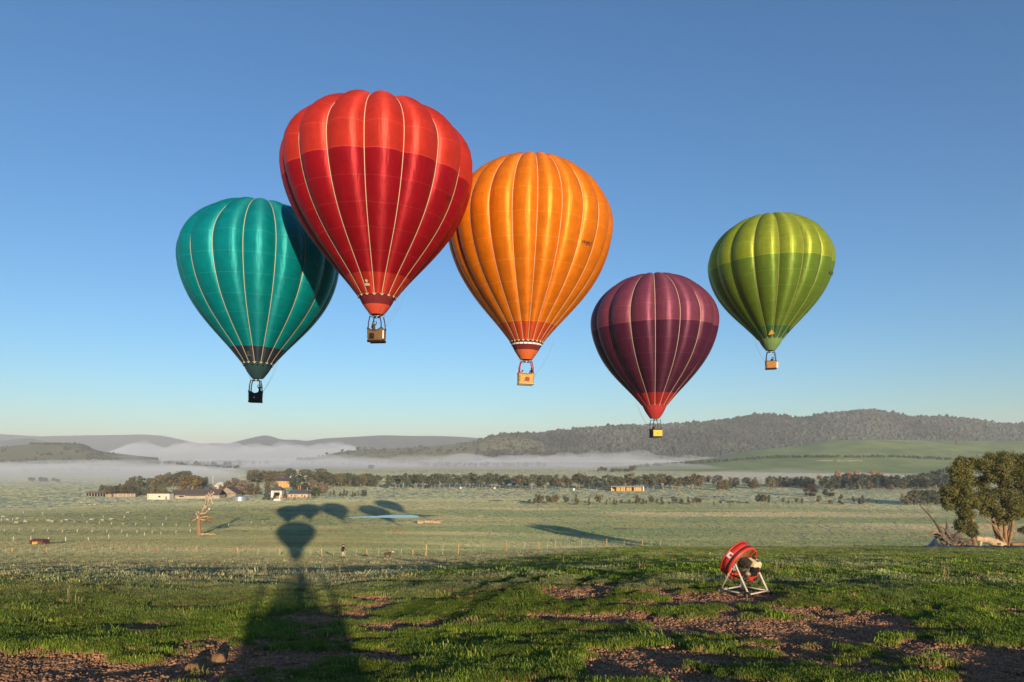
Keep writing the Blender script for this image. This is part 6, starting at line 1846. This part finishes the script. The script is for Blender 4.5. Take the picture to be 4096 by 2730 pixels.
M_hutred = mat('red_brown_sheet', (0.15, 0.060, 0.040), 0.8, 0.3, 1.0)
M_dark = mat('dark_opening', (0.012, 0.012, 0.014), 0.9)
def S1p(a, b_): return (a * 0.4352, 1700 + b_ * 0.4352)
def building(name, label, cat, px_, py_, rz=0.0):
    p = on_ground(px_, py_)
    return thing(name, label, cat, p, rz), p.y / F          # metres per photo pixel there
def bpart(root, name, m, *boxes):
    mb = MB()
    for c, s in boxes: mb.box(c, s)
    return mb.build(name, m, root)
def gable(root, name, m, x0, x1, yd, z0, z1, over=0.4, hip=0.0, th=0.18):
    """pitched roof along x with thickness; hip > 0 slopes the ends"""
    mb = MB(); xa, xb = x0 - over, x1 + over; y = yd / 2 + over
    vs = [(xa, -y, z0), (xb, -y, z0), (xb, y, z0), (xa, y, z0), (xa + hip, 0, z1), (xb - hip, 0, z1)]
    vs += [(a, b_, c - th) for a, b_, c in vs]
    mb.add(vs, [(0, 1, 5, 4), (2, 3, 4, 5), (3, 0, 4), (1, 2, 5), (7, 6, 10, 11), (9, 8, 11, 10), (6, 7, 1, 0), (8, 9, 3, 2), (7, 8, 2, 1), (9, 6, 0, 3), (6, 9, 10), (8, 7, 11)])
    return mb.build(name, m, root)
def windows(root, items, y, m=M_glass, sill=True):
    for (x, z, w, h) in items:
        o = bpart(root, 'window', m, ((x, y - 0.03, z), (w, 0.08, h)))
        bpart(o, 'frame', M_shedwhite, ((x, y - 0.06, z + h / 2 + 0.04), (w + 0.2, 0.08, 0.08)), ((x, y - 0.06, z - h / 2 - 0.04), (w + 0.2, 0.08, 0.08)))

# white shed
r, k = building('white_shed', 'cream-white flat-roofed shed at the left end of the long shed', 'shed', *S1p(1455, 688)); k *= 0.4352
W_, H_ = 205 * k, 54 * k
bpart(r, 'wall', M_shedwhite, ((0, 4, H_ / 2), (W_, 8, H_)))
bpart(r, 'roof', M_roofgrey, ((0, 4, H_ + 0.15), (W_ + 0.5, 8.6, 0.28)))
windows(r, [(10 * k, H_ * 0.52, 1.8, 1.4)], 0)
d_ = bpart(r, 'door', mat('brown_door', (0.10, 0.05, 0.035), 0.8), ((72 * k, -0.03, 1.4), (1.1, 0.08, 2.8))); bpart(d_, 'handle', M_steel, ((72 * k + 0.4, -0.09, 1.3), (0.08, 0.05, 0.2)))
bpart(r, 'downpipe', M_brickwall, ((-W_ / 2 + 0.9, -0.08, H_ / 2), (0.25, 0.12, H_)))
for s in range(14):
    bpart(r, 'wall_sheet', M_shedwhite, ((-W_ / 2 + (s + 0.5) * W_ / 14, -0.012, H_ / 2), (W_ / 14 - 0.10, 0.03, H_ - 0.1)))
# long shed with a cross gable
r, k = building('long_shed', 'long low farm shed with rusty brown roof and boarded walls', 'shed', *S1p(1790, 680)); k *= 0.4352
W_ = 450 * k; H_ = 36 * k
bpart(r, 'wall', M_board, ((0, 7, H_ / 2), (W_, 13, H_)))
gable(r, 'roof', M_roofrust, -W_ / 2, W_ / 2, 14, H_, H_ + 46 * k).location = (0, 7, 0)
for s in range(10):
    bpart(r, 'wall_panel', mat('pale_board', (0.44, 0.37, 0.26), 0.9, 0.2, 0.6), ((-W_ / 2 + (s + 0.5) * W_ / 10, 0.47, H_ * 0.36), (W_ / 10 - 0.4, 0.05, H_ * 0.62)))
windows(r, [(-W_ * 0.28, H_ * 0.6, 4.2, 1.3), (0, H_ * 0.8, 18, 0.7), (W_ * 0.30, H_ * 0.76, 2.6, 0.8)], 0.5, M_dark)
r, k = building('gabled_shed', 'tall gable-ended shed at the right end of the long shed', 'shed', *S1p(2090, 664)); k *= 0.4352
W_ = 150 * k; H_ = 34 * k
bpart(r, 'wall', M_board, ((0, 8, H_ / 2), (W_, 15, H_)))
mb = MB(); zt = 88 * k; y0 = 0.49
mb.add([(-W_ / 2, y0, H_), (W_ / 2, y0, H_), (-W_ * 0.08, y0, zt), (-W_ / 2, 15.5, H_), (W_ / 2, 15.5, H_), (-W_ * 0.08, 15.5, zt)], [(0, 1, 2), (3, 5, 4), (0, 3, 4, 1)])
mb.build('gable_end', M_board, r)
mb = MB(); e_ = 0.6
mb.add([(-W_ / 2 - e_, 0, H_ - 0.3), (-W_ * 0.08, 0, zt + 0.15), (W_ / 2 + e_ * 3, 0, H_ - 0.3), (-W_ / 2 - e_, 16, H_ - 0.3), (-W_ * 0.08, 16, zt + 0.15), (W_ / 2 + e_ * 3, 16, H_ - 0.3), (-W_ / 2 - e_, 0, H_ - 0.02), (-W_ * 0.08, 0, zt + 0.45), (W_ / 2 + e_ * 3, 0, H_ - 0.02), (-W_ / 2 - e_, 16, H_ - 0.02), (-W_ * 0.08, 16, zt + 0.45), (W_ / 2 + e_ * 3, 16, H_ - 0.02)],
       [(6, 7, 10, 9), (7, 8, 11, 10), (0, 3, 4, 1), (1, 4, 5, 2), (0, 1, 7, 6), (1, 2, 8, 7), (3, 9, 10, 4), (4, 10, 11, 5), (0, 6, 9, 3), (2, 5, 11, 8)])
mb.build('roof', M_roofrust, r)
windows(r, [(-W_ * 0.40, H_ * 0.86, 3.0, 0.7), (W_ * 0.08, H_ * 0.86, 3.0, 0.7), (W_ * 0.38, H_ * 0.86, 1.8, 0.7)], 0.5, M_dark)
# small white gables behind
r, k = building('white_cottage', 'small white-gabled cottage behind the long shed', 'cottage', *S1p(1930, 640)); k *= 0.4352
bpart(r, 'wall', M_creamwall, ((0, 26, 4), (10, 8, 8)))
gable(r, 'roof', mat('white_roof', (0.60, 0.57, 0.50), 0.6), -5.5, 5.5, 8, 8, 11.5, hip=4).location = (0, 26, 0)
# water tanks
def tank(label, px_, py_, w, h, m=M_galv):
    p = on_ground(px_, py_); t = thing('water_tank', label, 'water tank', p); R_ = w * p.y / F / 2; H_ = h * p.y / F
    mb = MB(); n = 10; mb.lathe([(R_ * (1.0 if q % 2 else 0.985), H_ * q / n) for q in range(n + 1)], 32); mb.build('tank_wall', m, t, True)
    mb = MB(); mb.lathe([(R_ * 1.02, H_ * 1.0), (R_ * 0.5, H_ * 1.03), (0.02, H_ * 1.05)], 32); mb.build('lid', m, t, True)
    mb = MB(); mb.tube([(R_ * 1.03, -0.2, 0), (R_ * 1.03, -0.2, H_ * 0.95)], 0.12, 6); mb.build('outlet_pipe', M_steel, t, True)
tank('big squat galvanised water tank right of the gabled shed', *S1p(2207, 699), 60, 17)
tank('small round concrete tank by the low brown sheds', *S1p(1006, 664), 24, 12, M_board)
tank('small white tank under the left gum belt', 1024 + 1880 * 0.4352, 1955.5, 8, 6, M_white)
tank('small white tank right of the first white tank', 1024 + 2192 * 0.4352, 1957, 8, 7, M_white)
tank('small white tank left of the hay shed', 2048 + 567 * 0.4352, 1963, 9, 9, M_white)
# low sheds
r, k = building('low_shed', 'long low brown shed left of the white shed', 'shed', *S1p(880, 660)); k *= 0.4352
bpart(r, 'wall', M_dark, ((0, 3, 1.6), (190 * k, 5, 3.2))); bpart(r, 'roof', M_roofrust, ((0, 2.6, 4.2), (195 * k, 6.4, 0.9)))
for s in range(8): bpart(r, 'post', M_post, ((-90 * k + s * 25.7 * k, 0.2, 1.6), (0.3, 0.3, 3.2)))
r, k = building('low_wall', 'low brown boarded yard wall left of the white shed', 'wall', *S1p(1145, 664)); k *= 0.4352
bpart(r, 'boards', M_board, ((0, 0, 1.6), (200 * k, 0.5, 3.2)))
for s in range(6): bpart(r, 'post', M_post, ((-95 * k + s * 38 * k, -0.3, 1.7), (0.3, 0.12, 3.4)))
# farmhouse
def S2p(a, b_): return (1024 + a * 0.4352, 1700 + b_ * 0.4352)
r, k = building('farmhouse', 'cream farmhouse with grey hipped roof, orange chimney and veranda', 'house', *S2p(385, 676)); k *= 0.4352
W_ = 175 * k; H_ = 44 * k
bpart(r, 'wall', M_creamwall, ((0, 5, H_ / 2 + 0.7), (W_, 9, H_ - 1.4))); bpart(r, 'plinth', M_brickwall, ((0, 5, 0.6), (W_ + 0.1, 9.1, 1.4)))
gable(r, 'roof', M_roofgrey, -W_ / 2, W_ / 2, 10, H_, H_ + 38 * k, 0.8, 3.5).location = (0, 5, 0)
bpart(r, 'veranda_roof', mat('pale_iron_roof', (0.28, 0.27, 0.25), 0.6), ((0.6, -0.6, H_ - 0.35), (W_ + 4, 2.4, 0.2)))
windows(r, [(-W_ * 0.34, H_ * 0.55, 1.2, 1.6), (-W_ * 0.16, H_ * 0.55, 1.0, 1.6), (-W_ * 0.06, H_ * 0.55, 1.0, 1.6), (W_ * 0.20, H_ * 0.55, 1.2, 1.6)], 0.5)
d_ = bpart(r, 'door', mat('brown_door', (0.10, 0.05, 0.035), 0.8), ((W_ * 0.36, 0.45, 1.5), (1.2, 0.1, 2.8))); bpart(d_, 'handle', M_steel, ((W_ * 0.36 + 0.4, 0.38, 1.3), (0.1, 0.05, 0.2)))
for (x, z, w) in ((W_ * 0.42, H_ + 5.0, 0.9), (W_ * 0.05, H_ + 6.8, 0.8), (-W_ * 0.05, H_ + 6.6, 0.7)):
    c_ = bpart(r, 'chimney', M_brickwall, ((x, 5, z - 1.5), (w, 0.9, 3.4))); bpart(c_, 'cap', M_brickwall, ((x, 5, z + 0.3), (w + 0.25, 1.15, 0.25)))
for s in range(6): bpart(r, 'veranda_post', M_white, ((-W_ * 0.5 + s * (W_ + 3) / 5, -1.6, H_ / 2 - 0.2), (0.22, 0.22, H_ - 0.4)))
bpart(r, 'bench', M_hutred, ((-2, -0.2, 0.9), (4.5, 0.6, 0.3)))
# white garage
r, k = building('white_garage', 'white-fronted garage with a dark doorway left of the farmhouse', 'garage', *S2p(185, 668)); k *= 0.4352
bpart(r, 'wall', M_creamwall, ((0, 5, 3.4), (92 * k, 8, 6.8))); bpart(r, 'white_pier', M_white, ((-38 * k, 0.7, 3.2), (20 * k, 0.8, 6.2)), ((42 * k, 0.7, 4.4), (14 * k, 0.8, 3.6)))
gable(r, 'roof', M_roofgrey, -48 * k, 48 * k, 9, 6.8, 10.4, 0.6, 3.0).location = (0, 5, 0)
bpart(r, 'doorway', M_dark, ((4 * k, 0.85, 3.0), (50 * k, 0.4, 3.4)))
bpart(r, 'brick_step', M_brickwall, ((2 * k, 0.5, 0.7), (62 * k, 1.2, 1.4)))
r, k = building('brick_outhouse', 'small orange brick outhouse beside the farmhouse', 'outhouse', *S2p(262, 678)); k *= 0.4352
bpart(r, 'wall', M_brickwall, ((0, 1.5, 1.5), (30 * k, 3, 3.0))); bpart(r, 'roof', M_roofrust, ((0, 1.5, 3.15), (34 * k, 3.6, 0.25)))
# hay barn upper
r, k = building('hay_barn', 'purple-grey roofed barn full of hay on the rise behind the farmhouse', 'barn', 1024 + 246 * 0.4352, 1951); 
W_ = 52 * k
bpart(r, 'back_wall', M_roofrust, ((0, 9, 3), (W_, 0.4, 9.6)))
gable(r, 'roof', mat('purple_grey_roof', (0.10, 0.085, 0.105), 0.6, 0.15, 0.4), -W_ / 2, W_ / 2, 12, 8.5, 11.5, 0.8).location = (0, 4, 0)
for s in range(5): bpart(r, 'post', M_post, ((-W_ / 2 + s * W_ / 4, -0.8, 4.2), (0.3, 0.3, 8.4)))
hs = thing('hay_stack', 'orange wall of hay inside the purple-grey roofed barn', 'hay stack', r.location)
for i in range(7):
    for j in range(4):
        bpart(hs, 'bale', M_hay, ((-W_ * 0.42 + i * W_ * 0.14, 2.5 + 0.1 * ((i + j) % 2), 1.0 + j * 2.0), (W_ * 0.137, 4, 1.95)))
# hay shed right of centre
r, k = building('hay_shed', 'long open-fronted hay shed with grey roof before the gum belt', 'hay shed', 2400 + 1160 / 10.7, 1920 + 490 / 10.7); k /= 10.7
W_ = 1380 * k; H_ = 235 * k
bpart(r, 'back_wall', M_roofrust, ((0, 9.5, H_ * 0.40), (W_, 0.3, H_ * 0.8)))
mb = MB(); mb.box((0, 4.5, H_ * 0.92), (W_ + 1.2, 12, 0.25), rx=-0.06); mb.build('roof', mat('dull_iron_roof', (0.16, 0.165, 0.16), 0.6, 0.15, 0.4), r)
bpart(r, 'fascia', mat('grey_fascia', (0.20, 0.20, 0.195), 0.7), ((0, -1.2, H_ * 0.86), (W_ + 1.0, 0.15, 1.0)))
bpart(r, 'end_wall', M_white, ((W_ / 2 + 0.2, -0.6, H_ * 0.48), (1.0, 1.2, H_ * 0.96))); bpart(r, 'side_wall', M_roofrust, ((W_ / 2, 4.5, H_ * 0.42), (0.3, 9.5, H_ * 0.84)))
for s in range(6): bpart(r, 'post', M_post, ((-W_ / 2 + 0.3 + s * (W_ - 1) / 5, -0.9, H_ * 0.40), (0.3, 0.3, H_ * 0.8)))
for q, (a, b_, h) in enumerate(((470, 620, 140), (695, 860, 165), (888, 1085, 180), (1135, 1360, 160), (1450, 1785, 165))):
    st = thing('hay_stack', 'block of orange hay bales in the hay shed, %s from the left' % ['first', 'second', 'third', 'fourth', 'fifth'][q], 'hay stack', r.location, 0, 'hay blocks in the hay shed')
    x0 = (a - 1160) * k; x1 = (b_ - 1160) * k; nb = max(2, int((x1 - x0) / 2.4))
    for i in range(nb):
        for j in range(3):
            if q == 0 and j == 2 and i == nb - 1: continue
            w = (x1 - x0) / nb; hh = h * k / 3
            bpart(st, 'bale', M_hay, ((x0 + (i + 0.5) * w, 2.6 + 0.12 * ((i * 3 + j * 5) % 3), hh * (j + 0.5)), (w * 0.97, 4.5, hh * 0.97)))
# brown hut in the paddock
r, k = building('brown_hut', 'small red-brown iron hut in the left paddock', 'hut', 143, 2181); r.location.z += 0.15
k *= 0.2125 * 1.0
W_ = 235 * k; H_ = 62 * k
bpart(r, 'back_wall', M_hutred, ((0, 3.0, H_ / 2), (W_, 0.12, H_))); bpart(r, 'side_wall', M_hutred, ((-W_ / 2, 1.5, H_ / 2), (0.12, 3.0, H_)), ((W_ / 2, 1.5, H_ / 2), (0.12, 3.0, H_)))
bpart(r, 'front_wall', M_hutred, ((W_ * 0.32, 0, H_ / 2), (W_ * 0.36, 0.12, H_)), ((-W_ * 0.45, 0, H_ / 2), (W_ * 0.10, 0.12, H_)))
bpart(r, 'straw_floor', M_hay, ((-W_ * 0.1, 1.2, 0.35), (W_ * 0.6, 1.6, 0.7)))
mb = MB(); o_ = 0.25
mb.add([(-W_ / 2 - o_, -o_, H_), (W_ / 2 + o_, -o_, H_), (W_ / 2 - 0.25, 1.2, H_ + 38 * k), (-W_ / 2 + 0.35, 1.2, H_ + 38 * k), (W_ / 2 + o_, 3.3, H_), (-W_ / 2 - o_, 3.3, H_)], [(0, 1, 2, 3), (2, 4, 5, 3), (1, 4, 2), (0, 3, 5), (0, 5, 4, 1)])
mb.build('roof', M_hutred, r)
# power pole
r, k = building('power_pole', 'thin power pole behind the long shed', 'pole', *S1p(1957, 585))
mb = MB(); mb.tube([(0, 0, 0), (0, 0, 52 * k)], [0.28, 0.2], 8); mb.build('pole', M_post, r, True); bpart(r, 'cross_arm', M_post, ((0, 0, 48 * k), (4.0, 0.3, 0.3)))
# white cut stump and pale cover in the farm garden
r, k = building('garden_trough', 'pale concrete trough in front of the white garage', 'trough', *S2p(195, 698))
mb = MB(); mb.box((0, 0, 0.9), (6.0, 2.0, 1.8), taper=1.1); mb.build('basin', M_white, r); bpart(r, 'standpipe', M_white, ((2.2, 0, 2.8), (0.9, 0.9, 4.2)))

# ------------------------------------------------------------------ grass
M_blade = tint_mat('grass_blade', 0.65, 0.25, 0.2, 4.0, trans=0.18)
def tuft(seed, nb, h, spread_, w, lean=0.5, rows_=2):
    rg = np.random.default_rng(seed); V = []; Q = []
    for k in range(nb):
        a = rg.uniform(0, 2 * PI); r = spread_ * math.sqrt(rg.random()); bx, by = r * math.cos(a), r * math.sin(a)
        d = rg.uniform(0, 2 * PI); L = h * rg.uniform(0.55, 1.15); ln = lean * rg.uniform(0.2, 1.0)
        wx, wy = w * math.cos(d + PI / 2) * 0.5, w * math.sin(d + PI / 2) * 0.5
        p1 = (bx + math.cos(d) * L * ln * 0.35, by + math.sin(d) * L * ln * 0.35, L * 0.62); p2 = (bx + math.cos(d) * L * ln, by + math.sin(d) * L * ln, L)
        n = len(V)
        V += [(bx - wx, by - wy, -0.02), (bx + wx, by + wy, -0.02), (p1[0] + wx * 0.75, p1[1] + wy * 0.75, p1[2]), (p1[0] - wx * 0.75, p1[1] - wy * 0.75, p1[2]), (p2[0] + wx * 0.12, p2[1] + wy * 0.12, p2[2]), (p2[0] - wx * 0.12, p2[1] - wy * 0.12, p2[2])]
        Q += [(n, n + 1, n + 2, n + 3), (n + 3, n + 2, n + 4, n + 5)]
    return mesh_np('grass_tuft', np.array(V), np.array(Q), M_blade, False)
TUFT_NEAR = [tuft(k, 34, 0.036, 0.085, 0.009, 1.1) for k in range(5)]
TUFT_MID = [tuft(20 + k, 32, 0.048, 0.16, 0.017, 1.0) for k in range(4)]
TUFT_FIELD = [tuft(40 + k, 44, 0.16, 0.80, 0.055, 0.8) for k in range(4)]
def wedge(n, r0, r1, a, pw=1.0):
    """random spots in front of the viewpoint, evenly in area (pw 1) or denser near (pw < 1)"""
    u = rng.random(n)
    r = (r0 ** (2 * pw) + (r1 ** (2 * pw) - r0 ** (2 * pw)) * u) ** (1 / (2 * pw))
    t = np.radians(rng.uniform(-a, a, n))
    return r * np.sin(t), r * np.cos(t)
def grass(name, label, n, r0, r1, protos, s0, s1, pw, side=39.5, keep=0.5, zoff=0.0, boost=1.0, grow=None):
    x, y = wedge(n, r0, r1, side, pw)
    t = turf(x, y); r = np.hypot(x, y)
    rnd = 1.0 if r0 < 80 else 0.22
    edge = rng.random(n)
    k = (t > keep * (0.3 + 1.0 * edge)) | (r > 70) | (edge < 0.035)
    k &= pond_e(x, y) > 1.1
    k &= ~((y > 103.5) & (y < 114.0) & (CX + F * x / np.maximum(y, 1) > 3690))
    x, y, r, t = x[k], y[k], r[k], np.maximum(t, sstep(60, 75, r))[k]
    n = len(x)
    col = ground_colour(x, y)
    fr = frost(x, y)[:, None] * (r < 100)[:, None]
    clump = fbm(x / 0.9, y / 0.9, 97, 3)
    sc = lerp(s0, s1, rng.random(n)) * (1 + 0.5 * clump) * lerp(0.35, 1.0, sstep(0.25, 0.95, t)) * (np.clip(r / grow, 0.3, 1.0) if grow else 1.0)
    tin = col * boost * (1 + rnd * rng.uniform(-0.38, 0.38, n)) [:, None] * (1 + 0.35 * clump * rnd)[:, None]
    yel = (rng.random(n) < (0.10 if r0 < 80 else 0.02))[:, None]
    tin = np.where(yel, tin * np.array((1.6, 1.25, 1.1)), tin)
    if r0 < 80:
        patch = sstep(0.1, 0.5, fbm(x / 2.3, y / 2.3, 101, 3))
        dead_ = (rng.random(n) < 0.03 + 0.16 * patch)[:, None]
        tin = np.where(dead_, np.array((0.36, 0.27, 0.11)) * rng.uniform(0.7, 1.2, n)[:, None], tin)
        tall = rng.random(n) < 0.02
        sc = np.where(tall, sc * 1.7, sc)
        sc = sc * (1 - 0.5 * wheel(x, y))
    pts = np.stack([x, y, hg(x, y) + zoff], 1)
    o = scatter(name, pts, np.stack([sc, sc, sc * rng.uniform(0.8, 1.3, n)], 1), np.stack([rng.normal(size=n) * 0.12, rng.normal(size=n) * 0.12, rng.uniform(0, 6.28, n)], 1), rng.integers(0, len(protos), n), protos, np.clip(tin, 0.005, 0.85))
    return tag(o, label, kind='stuff')
grass('turf_grass', 'short green grass on the near hilltop between patches of soil', 125000, 8.6, 24, TUFT_NEAR, 0.7, 1.4, 0.6, 40)
grass('turf_grass', 'green and frosted grass over the brow of the hill', 190000, 22, 150, TUFT_MID, 0.9, 1.7, 0.62, 40)
grass('paddock_grass', 'pale frosted grass over the paddocks', 150000, 85, 640, TUFT_FIELD, 0.8, 1.5, 0.62, 40, grow=230)
grass('meadow_grass', 'pale grass on the valley floor around the farms', 85000, 560, 2100, TUFT_FIELD, 1.8, 3.2, 0.6, 40)
# crumbs of soil on the bare patches
M_clod = tint_mat('soil_clod', 0.95, 0.1, 0.3, 3.0)
def crumb_piece(seed):
    rg = np.random.default_rng(seed); m_ = MB()
    for q in range(22):
        a = rg.uniform(0, 6.28); d = 0.13 * math.sqrt(rg.random()); r_ = 0.006 + 0.016 * rg.random() ** 3
        m_.blob((d * math.cos(a), d * math.sin(a), r_ * 0.3), (r_ * 1.3, r_, r_ * 0.9), seed + q, 1, 0.35)
    return m_.mesh('crumb_piece', [M_clod], True)
CLOD = [crumb_piece(900 + 40 * q) for q in range(4)]
x, y = wedge(70000, 8.6, 26, 40, 0.6); k_ = (turf(x, y) < 0.55); x, y = x[k_], y[k_]; n = len(x)
sz = rng.uniform(0.6, 1.5, n)
tag(scatter('soil_crumbs', np.stack([x, y, hg(x, y)], 1), np.stack([sz, sz, sz], 1), rng.uniform(0, 6.28, n), rng.integers(0, 4, n), CLOD, C_SOIL * rng.uniform(0.6, 1.0, n)[:, None]), 'crumbs and clods of soil on the bare patches', kind='stuff')

# dry seed stalks standing above the turf
M_straw = mat('dry_straw', (0.42, 0.32, 0.15), 0.9)
def stalks(label, px_, py_, n, h, sp):
    p = on_ground(px_, py_); rg = np.random.default_rng(int(px_)); t = thing('dry_grass_tuft', label, 'dry grass', p)
    for k in range(n):
        x, y = rg.normal(size=2) * sp; l = rg.normal(size=2) * 0.12
        mb = MB(); mb.tube([(x, y, 0), (x + l[0] * h * 0.4, y + l[1] * h * 0.4, h * 0.5), (x + l[0] * h, y + l[1] * h, h * rg.uniform(0.7, 1.1))], [0.004, 0.003, 0.007], 4); mb.build('stalk', M_straw, t, True)
for q in ((3112, 2305, 12, 0.42, 0.12, 'straw-coloured grass stalks right of the fan'), (3168, 2310, 5, 0.35, 0.08, 'few dry stalks right of the straw clump by the fan'), (3775, 2335, 9, 0.36, 0.10, 'dry stalks on the right beside the bare soil'), (2310, 2415, 5, 0.28, 0.05, 'small pale stalks left of the fan shadow'), (2560, 2290, 4, 0.35, 0.06, 'pale stalks in the frosted turf above the fan shadow'), (275, 2430, 4, 0.42, 0.05, 'tall thin stalks at the left in the shaded turf'), (310, 2435, 3, 0.28, 0.05, 'short leaning stalks beside the tall thin ones'), (1062, 2325, 5, 0.5, 0.08, 'stalks left of the long near shadow'), (1358, 2320, 3, 0.6, 0.05, 'single bent stalks right of the long near shadow'), (3210, 2215, 6, 0.6, 0.12, 'stalks on the brow between fan and stump'), (3600, 2268, 8, 0.4, 0.2, 'reddish stalks on the right-hand turf'), (2250, 2268, 4, 0.5, 0.08, 'stalks on the brow at the centre')):
    stalks(q[5], *q[:5])

# ------------------------------------------------------------------ fog banks and haze
def fog(name, label, px0, px1, d0, d1, z0, z1, dens, seed, lump=0.5, wl=180.0, nx=110, ny=26, col=(0.97, 0.97, 0.98), crest=0.5):
    u = np.linspace(0, 1, nx); v = np.linspace(0, 1, ny)
    UU, VV = np.meshgrid(u, v)
    wob = 0.12 * fbm(UU * 5, VV * 2, seed, 3)
    D = lerp(d0, d1, VV) * (1 + 0.05 * fbm(UU * 6, VV * 0 + 1, seed + 5, 3))
    X = (lerp(px0, px1, UU) - CX) / F * D
    e = np.minimum(np.minimum(UU, 1 - UU) * 5.0, np.minimum(VV / crest, (1 - VV) / (1 - crest)) * 1.2)
    e = np.clip(e + wob * 0.8, 0, 1); e = np.where((UU == 0) | (UU == 1) | (VV == 0) | (VV == 1), 0, e)
    hgt = sstep(0, 1, e) ** 0.7
    top = z0 + (z1 - z0) * hgt * (1 + lump * fbm(X / wl, D / wl, seed + 9, 4))
    V1 = np.stack([X, D, np.maximum(top, z0 + 0.0)], -1).reshape(-1, 3)
    V2 = np.stack([X, D, np.full_like(X, z0)], -1).reshape(-1, 3)
    V2[:, 2] -= 0.3
    i, j = np.meshgrid(np.arange(ny - 1), np.arange(nx - 1), indexing='ij')
    q = np.stack([i * nx + j, i * nx + j + 1, (i + 1) * nx + j + 1, (i + 1) * nx + j], -1).reshape(-1, 4)
    N0 = nx * ny
    Q = [q, q[:, ::-1] + N0]
    b1 = np.concatenate([np.arange(nx - 1), (ny - 1) * nx + np.arange(nx - 1)[::-1] + 1])
    side = []
    ring_ = list(range(nx)) + [k * nx + nx - 1 for k in range(1, ny)] + [(ny - 1) * nx + k for k in range(nx - 2, -1, -1)] + [k * nx for k in range(ny - 2, 0, -1)]
    for a, b_ in zip(ring_, ring_[1:] + ring_[:1]):
        side.append((b_, a, a + N0, b_ + N0))
    Q.append(np.array(side))
    m = bpy.data.materials.new(name); m.use_nodes = True; nt = m.node_tree; nt.nodes.clear()
    out = nt.nodes.new('ShaderNodeOutputMaterial'); pv = nt.nodes.new('ShaderNodeVolumePrincipled')
    pv.inputs['Color'].default_value = (*col, 1); pv.inputs['Density'].default_value = dens; pv.inputs['Anisotropy'].default_value = 0.0
    nt.links.new(pv.outputs[0], out.inputs['Volume'])
    return tag(link(name, mesh_np(name, np.concatenate([V1, V2]), np.concatenate(Q), m)), label, kind='stuff')
fog('fog_bank', 'bright bank of fog below the far mountains on the left', 330, 1560, 3900, 5600, 2, 105, 0.0030, 3, 0.75, 210, 240, 40)
fog('fog_bank', 'thin bright fog along the valley in front of the left woods', 180, 1560, 2550, 3000, 2, 24, 0.0042, 13, 1.0, 120, 220, 30)
fog('fog_bank', 'broad soft fog bank in the middle of the valley', 850, 2950, 1700, 2480, 1, 30, 0.0026, 23, 0.9, 150, 240, 40)
fog('fog_bank', 'thin streak of fog at the foot of the forested hill', 1850, 3000, 2330, 2460, 14, 44, 0.0075, 33, 0.9, 90, 220, 20)
fog('fog_bank', 'bluish ground fog over the left fields', -700, 1000, 800, 1950, 0.6, 24, 0.0026, 43, 0.7, 200, 160, 30)
fog('fog_bank', 'light mist among the trees on the right', 2700, 3700, 900, 1350, 0.6, 13, 0.0010, 53, 0.8, 120, 160, 26)
m = bpy.data.materials.new('haze'); m.use_nodes = True; nt = m.node_tree; nt.nodes.clear()
out = nt.nodes.new('ShaderNodeOutputMaterial'); pv = nt.nodes.new('ShaderNodeVolumePrincipled')
pv.inputs['Color'].default_value = (0.97, 0.985, 1.0, 1); pv.inputs['Density'].default_value = 0.000092
nt.links.new(pv.outputs[0], out.inputs['Volume'])
mb = MB(); mb.box((0, 5000, 155), (26000, 14000, 320)); tag(mb.build('haze', m), 'pale morning haze filling the valley', kind='stuff')
